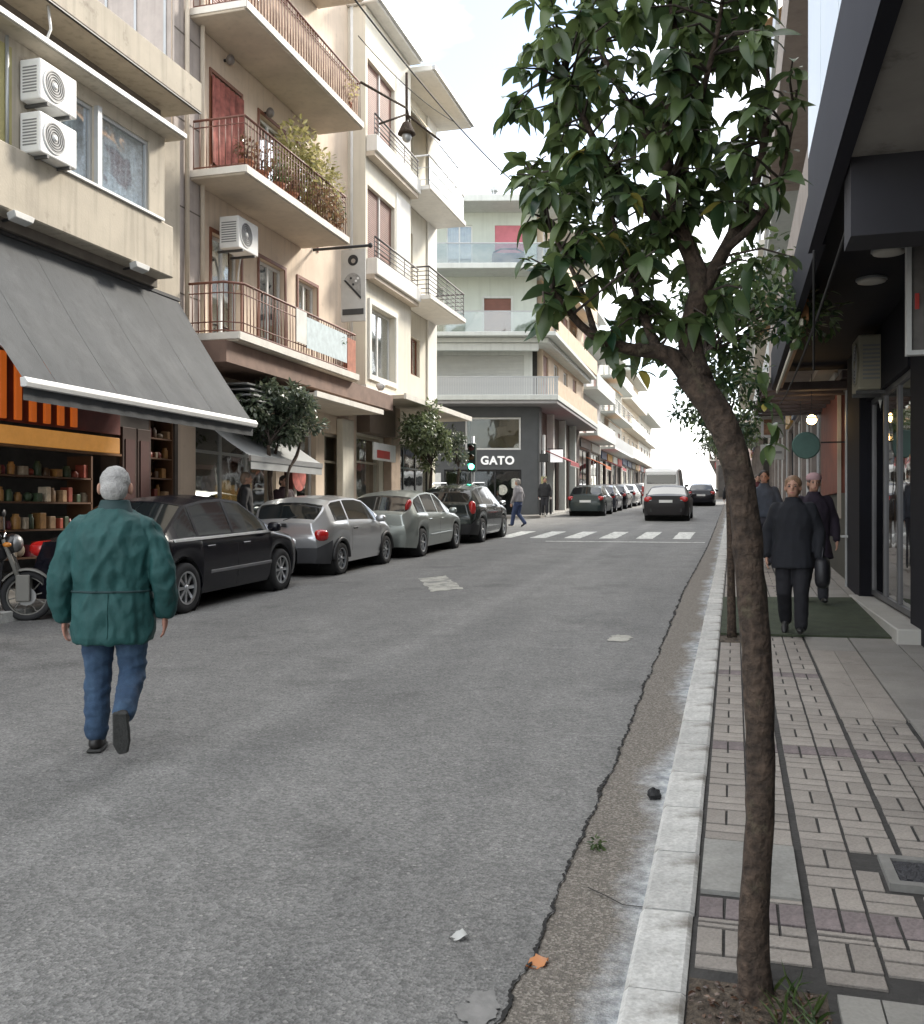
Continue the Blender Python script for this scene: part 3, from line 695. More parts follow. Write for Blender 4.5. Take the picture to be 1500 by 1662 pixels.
window(WF, A, 11.15, 12.15, 6.40, 7.62, -0.03, 1, m_alug, (m_lace, 0, 1), glass=Mglass('clear_glass', (0.95, 0.98, 1.0), 0.05))
window(WF, A, 12.25, 13.55, 6.40, 7.62, -0.03, 1, m_alug, (m_lace, 0, 1), glass=MATS['clear_glass'])
bx('mullion', (-9.16, 12.152, 6.38), (-9.08, 12.248, 7.64), m_alug, A)
bx('window_sill', (-9.2, 10.9, 6.362), (-8.96, 13.7, 6.40), m_white, A)
bx('ledge', (-10.5, Y0, 7.845), (-8.86, 14.15, 7.93), m_A, A, bev=0.01)
bx('ledge_trim', (-8.86, Y0, 7.87), (-8.83, 14.15, 7.94), m_white, A)
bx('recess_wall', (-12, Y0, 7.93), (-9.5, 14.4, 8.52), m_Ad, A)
bx('parapet_slab', (-12.5, Y0, 8.52), (-8.88, 14.7, 9.04), m_A, A, bev=0.015)
bx('soffit_lip', (-8.93, Y0, 8.50), (-8.885, 14.69, 8.52), m_dark, A)
bx('side_wall', (-12.4, 14.05, 5.3), (-9.62, 15.18, 8.5), m_A, A)
MB().tube([(-9.02, 11.0, 8.55), (-8.99, 11.02, 8.2), (-9.02, 10.98, 8.05), (-9.1, 10.9, 7.96)], .02, 6).build('drain_pipe', m_white, A, smooth=True)
# awning
AW = thing('awning', 'large grey fabric awning over the shop on the left', 'awning', (-9.4, 12, 5.3))
m_awn = M('awning_fabric', (0.058, 0.062, 0.066), 0.85, var=0.12, scale=1.5, bump=0.15, bscale=60, streak=0.22, stain=((0.088, 0.092, 0.096), 2.0, 0.5, 0.8))
ya, yb = 9.25, 14.75
def awp(y, t):       # t 0 top .. 1 front
    sag = 0.07 * math.sin(PI * t) + 0.010 * math.sin(y * 8.6) * t + 0.018 * mnoise.noise((y * 1.7, t * 1.2, 3))
    return Vector((-9.42 + 1.5 * t, y - 0.0 * t, 5.36 - (5.36 - 3.13) * t - sag))
NY = 66; NT = 10
seams = [ya + (yb - ya) * k / 9 for k in range(10)]
for s in range(9):
    mb = MB(); n0 = 12
    for j in range(NT + 1):
        for i in range(n0 + 1): mb.v.append(awp(seams[s] + (seams[s + 1] - seams[s]) * i / n0, j / NT) + Vector((0, 0, 0.004 * (s % 2))))
    for j in range(NT):
        for i in range(n0): mb.f.append([j * (n0 + 1) + i, j * (n0 + 1) + i + 1, (j + 1) * (n0 + 1) + i + 1, (j + 1) * (n0 + 1) + i])
    mb.build('fabric_panel', m_awn, AW, smooth=True, recalc=False)
MB().prism([(-7.94, 3.05), (-7.86, 3.05), (-7.84, 3.11), (-7.88, 3.17), (-7.95, 3.16)], ya - .03, yb + .03, lambda a, b, c: (a, c, b)).build('front_bar', m_white, AW, bev=0.008)
val = MB()
for i in range(67):
    y = ya + (yb - ya) * i / 66; val.v += [Vector((-7.92, y, 3.06)), Vector((-7.925 + 0.006 * math.sin(i * 1.3), y, 2.90))]
for i in range(66): val.f.append([2 * i, 2 * i + 1, 2 * i + 3, 2 * i + 2])
val.build('valance', m_awn, AW, smooth=True, recalc=False)
for y in (ya + .4, (ya + yb) / 2, yb - .4):
    MB().tube([(-9.55, y, 4.5), (-8.75, y + .05, 3.75), (-7.95, y, 3.1)], .022, 6).build('arm', m_alu, AW, smooth=True)
bx('head_box', (-9.6, ya - .05, 5.30), (-9.36, yb + .05, 5.355), m_dark, AW)
# floodlights over the awning
for y, lb in ((10.45, 'white floodlight above the awning, nearer the left picture edge'), (13.05, 'white floodlight above the awning, nearer the balconies')):
    fl = thing('floodlight', lb, 'floodlight', (-9.2, y, 5.42), group='floodlights above the awning')
    MB().prism([(-0.16, -0.06), (0.16, -0.06), (0.20, 0.03), (-0.20, 0.03)], 0, .14, lambda a, b, c: (-9.05 + c * .9, y + a, 5.44 + b + c * .25)).build('housing', M('flood_grey', (0.5, 0.5, 0.48), 0.5), fl, bev=.01)
    bx('glass', (-8.935, y - .15, 5.45), (-8.925, y + .15, 5.50), m_white, fl)
    MB().tube([(-9.28, y, 5.44), (-9.05, y, 5.46)], .02, 6).build('bracket', m_dark, fl)
# air conditioners
ac_unit(LF, 10.95, -9.12, 7.06, 'upper of the two stacked white air conditioners beside the blue curtained window', w=.74, h=.54, d=.32)
ac_unit(LF, 10.95, -9.12, 6.36, 'lower of the two stacked white air conditioners beside the blue curtained window', w=.74, h=.54, d=.32)
MB().tube([(-9.1, 10.33, 6.2), (-9.1, 10.33, 7.8)], .025, 6).build('downpipe', m_alug, A, smooth=True)

# shop front: orange lit slat frieze, lit shelf board, racks of goods, doors
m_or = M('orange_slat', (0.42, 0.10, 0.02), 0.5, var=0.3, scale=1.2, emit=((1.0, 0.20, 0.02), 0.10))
m_dred = M('dark_red_panel', (0.12, 0.018, 0.01), 0.6, var=0.3)
FZ = thing('slat_frieze', 'row of glowing orange vertical slats under the grey awning', 'frieze', (-9.5, 9.8, 2.86))
bx('backing', (-9.56, 9.0, 2.84), (-9.52, 13.3, 3.8), m_dred, FZ)
for k in range(11): bx('slat', (-9.515, 9.18 + k * .29, 2.87), (-9.47, 9.30 + k * .29, 3.78), m_or, FZ, bev=.006)
SH = thing('shop_counter_sign', 'warm lit yellow fascia board below the orange slats', 'shop sign', (-9.5, 10.5, 2.9))
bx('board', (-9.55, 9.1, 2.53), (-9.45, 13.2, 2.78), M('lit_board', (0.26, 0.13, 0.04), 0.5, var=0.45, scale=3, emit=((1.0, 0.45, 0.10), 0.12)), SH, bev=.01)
bx('lower_lip', (-9.55, 9.1, 2.49), (-9.42, 13.2, 2.525), M('wood_lip', (0.2, 0.09, 0.03), 0.5), SH)
gcols = [(0.24, 0.05, 0.03), (0.32, 0.20, 0.11), (0.05, 0.08, 0.04), (0.28, 0.14, 0.04), (0.14, 0.02, 0.03), (0.42, 0.34, 0.25), (0.09, 0.05, 0.025)]
gm = [M('goods_%d' % i, c, 0.5, var=0.3, scale=12, rand=0.35) for i, c in enumerate(gcols)]
m_shelf = M('shelf_wood', (0.10, 0.045, 0.02), 0.55, var=0.2)
def rack(y0, y1, zs, x0, x1, label, glabel, grp, dens=0.16):
    rk = thing('shelf_rack', label, 'shelf', (x0, (y0 + y1) / 2, zs[0]))
    for z in zs: bx('shelf_board', (x0, y0, z - .025), (x1, y1, z), m_shelf, rk)
    for y in (y0, y1): bx('side_panel', (x0, y - .02, zs[0] - .4), (x1, y + .02, zs[-1] + .35), m_shelf, rk)
    for z in zs:
        y = y0 + .07; oi_ = 0
        while y < y1 - .08:
            w = rngf.uniform(.08, dens); h = rngf.uniform(.10, .24); k = rngf.random()
            gi_ = rngf.randrange(7); mt = gm[gi_]; cn = ('red', 'tan', 'green', 'orange brown', 'wine red', 'cream', 'brown')[gi_]; sn = ('lowest', 'second lowest', 'middle', 'third highest', 'second highest', 'highest')[min(zs.index(z), 5)] if len(zs) > 4 else ('lowest', 'second', 'third', 'top')[zs.index(z)]
            if k < .5:
                mb = MB().box((x1 - .2, y, z + .001), (x1 - .04, y + w * .85, z + h)); o = mb.build('packet', mt, loc=(x1 - .12, y + w * .42, z), bev=.008)
            elif k < .8:
                mb = MB().lathe([(w * .42, .002), (w * .45, .02), (w * .45, h * .75), (w * .3, h * .85), (w * .3, h)], 12, Matrix.Translation((x1 - .12, y + w * .42, z))); o = mb.build('jar', mt, loc=(x1 - .12, y + w * .42, z), smooth=True)
            else:
                mb = MB().ball((x1 - .12, y + w * .45, z + h * .42), (w * .5, w * .5, h * .42), 10, 7); o = mb.build('bag', mt, loc=(x1 - .12, y + w * .42, z), smooth=True)
            oi_ += 1; tag(o, cn + ' ' + o.name.split('.')[0] + ', ' + ('first', 'second', 'third', 'fourth', 'fifth', 'sixth', 'seventh', 'eighth', 'ninth', 'tenth', 'eleventh', 'twelfth', 'thirteenth', 'fourteenth', 'fifteenth', 'sixteenth')[min(oi_ - 1, 15)] + ' from left on ' + sn + ' ' + glabel, 'goods', grp); y += w + rngf.uniform(.01, .09)
rack(9.9, 12.9, (0.95, 1.35, 1.75, 2.13), -10.2, -9.75, 'wooden shelf rack full of goods below the lit yellow board', 'shelf under orange slats', 'goods on the shelves below the orange slats')
rack(14.42, 15.12, (1.15, 1.5, 1.85, 2.2, 2.55, 2.9), -10.1, -9.73, 'narrow wooden shelf rack of goods in the shop niche behind the black car', 'shelf of niche behind black car', 'goods in the niche behind the black car')
DR = thing('shop_door', 'dark brown double shop door under the awning', 'door', (-9.65, 13.9, gz(14)))
for a, b in ((13.5, 13.89), (13.91, 14.3)):
    bx('door_leaf', (-9.69, a, .56), (-9.62, b, 3.0), M('door_brown', (0.060, 0.035, 0.028), 0.45, var=0.2), DR, bev=.01)
    bx('door_panel', (-9.62, a + .07, .9), (-9.605, b - .07, 2.8), M('door_panel_maroon', (0.075, 0.028, 0.025), 0.5), DR)
bx('threshold', (-9.7, 13.45, .5), (-9.55, 14.35, .56), m_slab, DR)

# ================================================================== building B: pinkish-cream block with three balconies
m_B = M('plaster_cream_pink', (0.70, 0.58, 0.46), 0.9, var=0.10, scale=1.0, bump=0.12, bscale=30, streak=0.14, stain=((0.46, 0.36, 0.27), 2.4, 0.6, 0.8))
m_Bs = M('balcony_soffit', (0.56, 0.49, 0.40), 0.9, var=0.12, scale=1.5, streak=0.1)
m_Bpan = M('panel_grey_pink', (0.42, 0.37, 0.34), 0.85, var=0.12, scale=3, streak=0.2)
m_wood = M('window_wood_brown', (0.20, 0.075, 0.04), 0.5, var=0.2)
m_rail = M('rail_rust', (0.16, 0.065, 0.045), 0.6, var=0.25)
B = thing('building', 'pinkish cream apartment building with three long balconies and rusty railings', 'building', (-9.8, 19.5, gz(19.5)))
BF = Fr((-9.8, 0, 0), (0, 1, 0), (1, 0, 0))
TOPB = 17.2
bh = []
for base in (4.85, 7.95, 11.0, 14.0):
    bh += [(16.55, 17.70, base, base + 2.22), (18.50, 19.70, base, base + 2.22), (20.40, 21.45, base + (1.02 if base < 6 else 0), base + 2.22)]
gB = [(16.0, 19.3, 0.55, 3.5), (19.7, 21.4, 0.65, 3.5), (21.9, 23.2, 0.7, 3.6)]
wall_grid(BF, 15.2, 24.0, 0.2, TOPB, bh + gB, 0.2).build('wall', m_B, B, recalc=False)
bx('party_wall', (-22, 15.19, 8.4), (-9.81, 15.5, TOPB - .01), m_Bpan, B)
for k in range(7): bx('party_wall_rib', (-9.95 - k * .62, 15.165, 9.0), (-9.90 - k * .62, 15.19, TOPB - .02), m_alug, B)
for k in range(4): bx('party_wall_joint', (-22, 15.16, 9.6 + k * 2.0), (-9.86, 15.175, 9.63 + k * 2.0), m_Ad, B)
bx('corner_panel', (-9.8, 15.22, 4.2), (-9.76, 16.25, TOPB), m_Bpan, B)
for z in (5.6, 7.2, 8.8, 10.4, 12): bx('panel_joint', (-9.762, 15.22, z), (-9.755, 16.25, z + .025), m_Ad, B)
for y in (15.55, 16.08):
    MB().tube([(-9.70, y, 4.0), (-9.70, y, TOPB)], .045, 8).build('downpipe', m_Bs, B, smooth=True)
for y in (23.42, 23.78): MB().tube([(-9.70, y, 4.8), (-9.70, y, TOPB)], .055, 8).build('downpipe', m_white, B, smooth=True)
for i, h in enumerate(bh):
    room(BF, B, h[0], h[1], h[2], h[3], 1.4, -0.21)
    if h[2] < 7.9 or i % 3 != 0:
        window(BF, B, h[0] + .02, h[1] - .02, h[2] + .01, h[3] - .02, -0.10, 2, m_white, (m_curt, 0.0, 0.45 if i % 2 else 0.8))
    else: shutter(BF, B, h[0] + .02, h[1] - .02, h[2] + .01, h[3] - .02, M('shutter_red', (0.20, 0.075, 0.055), 0.6, var=0.2), -0.08)
    mb = MB(); w = .07
    mb.box((h[0] - w, 0.002, h[2]), (h[0], .03, h[3] + w), BF); mb.box((h[1], 0.002, h[2]), (h[1] + w, .03, h[3] + w), BF); mb.box((h[0], 0.002, h[3]), (h[1], .03, h[3] + w), BF)
    mb.build('window_surround', m_wood, B)
for base, ye, sm in ((4.70, 21.2, 1), (7.80, 20.6, 0), (10.82, 21.5, 0), (13.9, 21.5, 0)):
    y0b = 15.75 if base > 5 else 15.5
    sl = bx('balcony', (-9.79, y0b, base), (-8.62, ye, base + .15), m_Bs, B, bev=.012)
    bx('slab_edge', (-8.62, y0b, base + .03), (-8.58, ye, base + .17), M('slab_edge_white', (0.66, 0.63, 0.57), 0.7, var=0.12), sl)
    bx('drip_edge', (-9.79, y0b - .03, base + .04), (-8.59, y0b, base + .165), MATS['slab_edge_white'], sl)
    zf = base + .15
    if base < 6: path = [(15.55, -9.72), (15.55, -8.95), (15.8, -8.68), (21.1, -8.65), (21.1, -9.75)]
    else: path = [(y0b + .05, -9.72), (y0b + .05, -8.66), (ye - .06, -8.66), (ye - .06, -9.75)]
    railing_v(LF, sl, path, zf, 0.95, m_rail, 0.125, 0.010, mids=(0.86,) if base > 6 else (0.80, .24))
    if base > 9:      # canvas screen behind the rails
        bx('canvas_screen', (-8.70, y0b + .1, zf + .1), (-8.685, ye - .1, zf + .82), M('canvas_rust', (0.48, 0.36, 0.27), 0.9, var=0.35, scale=4), sl)
# pale blue privacy screen on the lower balcony
bx('privacy_screen', (-8.635, 18.4, 5.05), (-8.625, 20.55, 5.70), M('screen_blue', (0.52, 0.60, 0.62), 0.7, var=0.15, scale=6), B)
bx('screen_flap', (-8.640, 17.9, 5.1), (-8.622, 18.38, 5.78), M('screen_white', (0.66, 0.66, 0.62), 0.7, var=0.12), B)
bx('brick_planter', (-8.75, 20.62, 4.86), (-8.64, 21.12, 5.66), M('terracotta_panel', (0.42, 0.17, 0.11), 0.85, var=0.2, scale=6), B)
for y, z in ((17.05, 10.62), (18.75, 10.25)):
    wl = thing('wall_lamp', 'round wall lamp above the %s door of the middle balcony' % ('red curtained' if y < 18 else 'plant covered'), 'lamp', (-9.78, y, z), group='wall lamps of the middle balcony')
    MB().ball((-9.66, y, z), (.09, .09, .11)).build('globe', M('lamp_globe', (0.16, 0.14, 0.13), 0.3), wl, smooth=True); MB().tube([(-9.8, y, z), (-9.7, y, z)], .03, 8).build('bracket', m_dark, wl)
ac_unit(LF, 16.95, -9.62, 6.72, 'white air conditioner hung under the middle balcony', w=.80, h=.62, d=.42)
# red curtain in the doorway of the middle balcony
mb = MB()
for i in range(25):
    u = 16.5 + 1.25 * i / 24; mb.v += [Vector((-9.74 + .02 * math.sin(i * 1.7), u, 8.4)), Vector((-9.74 + .02 * math.sin(i * 1.7), u, 10.1))]
for i in range(24): mb.f.append([2 * i, 2 * i + 2, 2 * i + 3, 2 * i + 1])
mb.build('door_curtain', M('curtain_red', (0.30, 0.10, 0.08), 0.9, var=0.5, scale=5), B, smooth=True, recalc=False)
# balcony plants
m_olive = Mleaf('leaf_olive', (0.20, 0.20, 0.07), (0.44, 0.41, 0.19)); m_green = Mleaf('leaf_green', (0.022, 0.050, 0.018), (0.085, 0.125, 0.045)); m_rust = Mleaf('leaf_rust', (0.12, 0.075, 0.04), (0.26, 0.18, 0.10))
m_pot = M('terracotta', (0.36, 0.15, 0.08), 0.85, var=0.2)
m_bark = M('bark', (0.050, 0.034, 0.024), 0.95, var=0.4, scale=18, bump=1.0, bscale=38, fine=0.45, stain=((0.085, 0.072, 0.045), 7, .56, .68))
def pot_plant(p, r, n, L, mat, label, group='potted plants on the balconies', pot=.14):
    o = thing('potted_plant', label, 'plant', p, group=group); p = Vector(p)
    MB().lathe([(pot * .7, 0), (pot, pot * 1.6), (pot * 1.1, pot * 1.6), (pot * 1.1, pot * 1.9), (pot * .9, pot * 1.9), (pot * .85, pot * 1.6)], 14, Matrix.Translation(p)).build('pot', m_pot, o, smooth=False)
    MB().tube([p + Vector((0, 0, pot * 1.5)), p + Vector((.02, .02, pot * 1.9 + r[2] * .9))], .015, 6).build('stem', m_bark, o)
    foliage(p + Vector((0, 0, pot * 1.9 + r[2] * .9)), r, n, L, rngf).build('foliage', mat, o, recalc=False)
    return o
pot_plant((-9.0, 18.75, 7.95), (.45, .72, .95), 1100, .14, m_olive, 'tall yellowish leafy plant by the second door of the middle balcony')
pot_plant((-8.95, 19.75, 7.95), (.45, .8, .80), 1100, .13, m_olive, 'broad yellowish bush at the far half of the middle balcony')
pot_plant((-8.9, 20.35, 7.95), (.28, .3, .30), 160, .10, m_green, 'small dark green plant in the far corner of the middle balcony')
for i, (y, mt) in enumerate(((16.2, m_rust), (16.8, m_rust), (17.5, m_green), (18.1, m_rust))):
    pot_plant((-8.85, y, 7.95), (.2, .28, .26), 130, .10, mt, ('reddish potted plant at the near corner of the middle balcony', 'second reddish potted plant along the middle balcony railing', 'low green potted plant halfway along the middle balcony railing', 'third reddish potted plant along the middle balcony railing')[i])
mb = foliage((-8.62, 19.5, 8.35), (.09, 1.0, .38), 420, .10, rngf); tag(mb.build('hanging_vine', m_rust, loc=(-8.62, 19.5, 8.0), recalc=False), 'reddish brown vine hanging over the railing of the middle balcony', 'plant')
pot_plant((-8.8, 20.9, 10.97), (.2, .5, .4), 220, .11, m_olive, 'yellowish plant at the far end of the top balcony')
pot_plant((-8.75, 20.3, 5.2), (.12, .3, .16), 90, .09, m_green, 'small green plant behind the blue screen of the lower balcony', pot=.1)
bx('balcony_beam', (-9.78, 15.3, 4.30), (-8.75, 24.0, 4.69), M('beam_brown', (0.20, 0.13, 0.10), 0.8, var=0.2), B)
# cream canopy over B's shops
CN = thing('shop_canopy', 'thin cream canopy slab over the shops below the lower balcony', 'canopy', (-9.7, 20.8, 4.1))
bx('slab', (-9.78, 18.6, 4.06), (-8.55, 22.6, 4.14), m_Bs, CN); bx('edge', (-8.55, 18.6, 4.05), (-8.49, 22.6, 4.17), MATS['slab_edge_white'], CN)
for y in (19.2, 20.6, 22.0): MB().tube([(-9.75, y, 4.29), (-8.7, y, 4.16)], .015, 6).build('tie_rod', m_dark, CN)
for k in range(4): bx('roof_strip', (-9.7, 16.4, 3.72 + k * .11), (-8.75 - k * .06, 18.5, 3.75 + k * .11), m_alug, B)
# shops of B
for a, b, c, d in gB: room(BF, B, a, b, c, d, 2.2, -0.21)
def shopfront(F, par, u0, u1, z0, z1, n, fm, leaves, gl=None):
    return window(F, par, u0 + .01, u1 - .01, z0 + .01, z1 - .01, n, leaves, fm, None, gl or m_glassd, 'shop_window', w=.07, bar=z1 - .75)
shopfront(BF, B, 16.0, 19.3, .55, 3.5, -.12, m_alug, 3); shopfront(BF, B, 19.7, 21.4, .65, 3.5, -.12, m_white, 2); shopfront(BF, B, 21.9, 23.2, .7, 3.6, -.12, M('frame_cream', (.6, .54, .44), .5), 1)
bx('pier_facing', (-9.80, 22.9 - .25, .7), (-9.62, 23.4, 4.0), M('pier_cream', (0.72, 0.68, 0.58), 0.7, var=0.1, streak=.15), B, bev=.02)
GD = thing('gold_display', 'warm golden lit display panel in the shop behind the two dark figures', 'display', (-10.2, 18.2, 1.2))
mb = MB()
for i in range(9): mb.box((-10.3 + .03 * (i % 2), 17.55 + i * .16, .9), (-10.22 + .03 * (i % 2), 17.70 + i * .16, 2.15 + .12 * math.sin(i)), None)
mb.build('panel', M('gold_cloth', (0.55, 0.30, 0.08), 0.4, var=0.5, scale=3, emit=((1, .55, .15), .25)), GD)
WP = thing('window_poster', 'round red and grey poster in the shop window beside the cream pier', 'poster', (-9.86, 20.6, 2.3))
MB().lathe([(.001, 0), (.36, 0), (.36, .02), (.001, .02)], 24, Matrix.Translation((-9.85, 20.55, 2.45)) @ Matrix.Rotation(R(90), 4, 'Y')).build('disc', M('poster_red', (.45, .12, .10), .6, var=.5, scale=5), WP)
SA = thing('small_awning', 'small grey awning over the shop behind the left tree', 'awning', (-9.7, 17.3, 3.2))
mb = MB(); 
for j in range(7):
    for i in range(25):
        t = j / 6; mb.v.append(Vector((-9.72 + 1.1 * t, 15.9 + 3.2 * i / 24, 3.45 - .80 * t - .05 * math.sin(PI * t))))
for j in range(6):
    for i in range(24): mb.f.append([j * 25 + i, j * 25 + i + 1, (j + 1) * 25 + i + 1, (j + 1) * 25 + i])
mb.build('fabric', M('awning_light_grey', (0.30, 0.31, 0.31), .85, var=.12), SA, smooth=True, recalc=False)
bx('front_bar', (-8.63, 15.9, 2.55), (-8.58, 19.1, 2.65), m_alu, SA); bx('valance', (-8.60, 15.92, 2.40), (-8.595, 19.08, 2.55), MATS['awning_light_grey'], SA)
# hanging banner sign
HB = thing('hanging_sign', 'tall pale hanging sign with round dark emblem on a black bracket', 'sign', (-9.7, 21.2, 7.0))
MB().tube([(-9.78, 21.2, 7.93), (-8.30, 21.2, 7.93)], .035, 8).build('bracket', m_dark, HB, smooth=True); MB().ball((-8.3, 21.2, 7.93), .06).build('bracket_knob', m_dark, HB, smooth=True)
m_sgn = M('sign_pale', (0.50, 0.49, 0.46), 0.55, var=0.08)
bx('panel', (-9.04, 21.17, 6.14), (-8.42, 21.23, 7.86), m_sgn, HB, bev=.008)
YR = Matrix.Rotation(R(90), 4, 'X')
MB().lathe([(.001, 0), (.13, 0), (.13, .006), (.001, .006)], 24, Matrix.Translation((-8.73, 21.168, 7.60)) @ YR).build('emblem_disc', m_dark, HB)
MB().lathe([(.001, 0), (.055, 0), (.055, .006), (.001, .006)], 16, Matrix.Translation((-8.72, 21.160, 7.58)) @ YR).build('emblem_core', M('emblem_grey', (.3, .27, .24), .5), HB)
sl = MB(); arc = [(-.22 + .42 * i / 12, .16 * math.sin(PI * i / 12) ** .7) for i in range(13)]
sl.prism([(-8.73 + a, 7.14 + b) for a, b in arc] + [(-8.53, 6.72)], 21.160, 21.168, lambda a, b, c: (a, c, b)); sl.build('slice_motif', M('motif_grey', (.30, .29, .27), .6, var=.3, scale=10), HB)
sl = MB(); sl.prism([(-8.97, 7.13), (-8.91, 7.13), (-8.52, 6.72), (-8.53, 6.66)], 21.153, 21.160, lambda a, b, c: (a, c, b)); sl.build('slice_edge', m_dark, HB)
for dx, dz in ((-.06, .05), (.07, -.02), (.0, -.1), (.12, .04)): MB().lathe([(.001, 0), (.03, 0), (.03, .004), (.001, .004)], 10, Matrix.Translation((-8.72 + dx, 21.158, 7.12 + dz)) @ YR).build('slice_dot', m_white if dx > 0 else m_dark, HB)
bx('name_band', (-9.0, 21.160, 6.30), (-8.46, 21.169, 6.44), M('band_dark', (.05, .05, .05), .5), HB)

# ================================================================== building C: white bay building with curved balconies
m_C = M('plaster_white', (0.70, 0.66, 0.56), 0.9, var=0.06, scale=1.0, bump=0.08, streak=0.10)
m_Cw = M('plaster_bright', (0.78, 0.76, 0.71), 0.85, var=0.05, streak=0.08)
m_shb = M('shutter_brown', (0.23, 0.12, 0.09), 0.6, var=0.15)
Cb = thing('building', 'tall off-white building with a bay front, brown shutters and slanted eaves', 'building', (-9.5, 27.5, gz(27.5)))
CF = Fr((-9.3, 0, 0), (0, 1, 0), (1, 0, 0)); CR_ = Fr((-9.8, 0, 0), (0, 1, 0), (1, 0, 0))
hb = [(23.75, 25.65, 5.25, 7.12), (23.55, 25.65, 8.25, 10.25), (23.55, 25.65, 11.55, 13.6)]
mb = wall_grid(CF, 23.4, 27.05, 4.95, 14.9, hb, 0.3)
mb.build('bay_wall', m_C, Cb, recalc=False)
bx('bay_floor', (-9.8, 23.4, 4.80), (-9.28, 27.06, 4.955), m_Cw, Cb)
hr = [(28.5, 29.4, 5.95, 7.15), (27.5, 28.7, 8.3, 10.4), (27.5, 28.7, 11.6, 13.6)]
gC = [(23.9, 26.0, .75, 3.7), (26.9, 30.6, .8, 3.7)]
wall_grid(CR_, 24.01, 31.05, 0.2, 14.9, hr + gC, 0.22).build('wall', m_C, Cb, recalc=False)
bx('corner_pier', (-9.79, 30.1, 4.1), (-9.74, 31.06, 14.8), m_Cw, Cb)
bx('end_wall', (-22, 31.0, 0), (-9.9, 31.052, 14.8), m_C, Cb)
for h in hb: room(CF, Cb, h[0], h[1], h[2], h[3], .45, -0.31, mg=.05)
window(CF, Cb, 23.77, 25.63, 5.27, 7.10, -0.16, 2, m_white, (M('curtain_teal', (.52, .62, .60), .9, var=.15, scale=6), 0, 1), sill=.04)
frm = MB(); frame_rect(frm, CF, 23.60, 25.80, 5.12, 7.27, .14, .002, .05); frm.build('window_surround', m_Cw, Cb)
for h in hb[1:]:
    shutter(CF, Cb, h[0] + .02, (h[0] + h[1]) / 2 - .02, h[2], h[3], m_shb, -.12); shutter(CF, Cb, (h[0] + h[1]) / 2 + .02, h[1] - .02, h[2], h[3], m_shb, -.12)
    bx('mullion', ((h[0] + h[1]) / 2 - .02, -.13, h[2]), ((h[0] + h[1]) / 2 + .02, -.06, h[3]), m_white, Cb, CF)
    bx('pillar_facing', (25.75, .002, h[2] - .3), (26.95, .02, h[3] + .5), m_Cw, Cb, CF)
for zs in (7.72, 10.95):
    pb = bx('bay_parapet', (-9.29, 23.42, zs + .12), (-8.98, 27.06, zs + .55), m_Cw, Cb, bev=.015)
    bx('soffit', (-9.29, 23.42, zs), (-9.05, 27.05, zs + .12), m_Bs, pb)
    railing_h(LF, pb, [(23.45, -9.05), (27.0, -9.05)], zs + .55, .55, M('rail_dark', (.09, .08, .08), .5), 4, post=.9)
for i, h in enumerate(hr):
    room(CR_, Cb, h[0], h[1], h[2], h[3], 1.0, -.23); window(CR_, Cb, h[0] + .02, h[1] - .02, h[2] + .02, h[3] - .02, -.1, 2, m_wood, (m_curt, 0, .6))
for i, zs in enumerate((7.95, 11.22)):
    ba = bx('balcony', (-9.79, 27.08, zs), (-8.72, 31.0, zs + .13), m_Cw, Cb, bev=.012)
    bx('slab_edge', (-8.72, 27.08, zs + .02), (-8.69, 31.0, zs + .15), MATS['slab_edge_white'], ba)
    if i == 0: railing_h(LF, ba, [(27.12, -9.75), (27.12, -8.75), (30.95, -8.75), (30.95, -9.75)], zs + .13, .85, MATS['rail_dark'], 6, post=.95)
    else:
        railing_h(LF, ba, [(27.12, -9.75), (27.12, -8.75), (30.95, -8.75), (30.95, -9.75)], zs + .13, .9, m_white, 2, post=.95)
        bx('glass_screen', (-8.76, 27.15, zs + .16), (-8.752, 30.92, zs + .95), M('frosted_screen', (.66, .68, .68), .4, var=.05), ba)
rf = MB(); rf.box((-23, 23.3, 14.92), (-8.95, 27.0, 15.12)); rf.build('roof_slab', m_Cw, Cb, bev=.02)
rf = MB(); rf.box((-23, 27.02, 14.72), (-8.62, 31.5, 14.90)); rf.build('roof_slab', m_Cw, Cb, bev=.02)
bx('gutter', (-8.95, 23.3, 14.98), (-8.86, 26.98, 15.09), m_alug, Cb); bx('gutter', (-8.62, 27.05, 14.76), (-8.53, 31.5, 14.88), m_alug, Cb)
TA = thing('balcony_awning', 'tan folded awning hanging under the eaves of the white building', 'awning', (-9.4, 29, 14.2))
mb = MB()
for i in range(13):
    for j in range(6):
        t = j / 5; mb.v.append(Vector((-9.72 + .85 * t, 27.3 + 3.4 * i / 12, 14.3 - 1.15 * t - .05 * math.sin(i * 1.6) * t)))
for i in range(12):
    for j in range(5): mb.f.append([i * 6 + j, i * 6 + j + 1, (i + 1) * 6 + j + 1, (i + 1) * 6 + j])
mb.build('fabric', M('canvas_tan', (.52, .43, .30), .9, var=.12), TA, smooth=True, recalc=False); bx('front_bar', (-8.9, 27.3, 13.10), (-8.85, 30.7, 13.16), m_alu, TA)
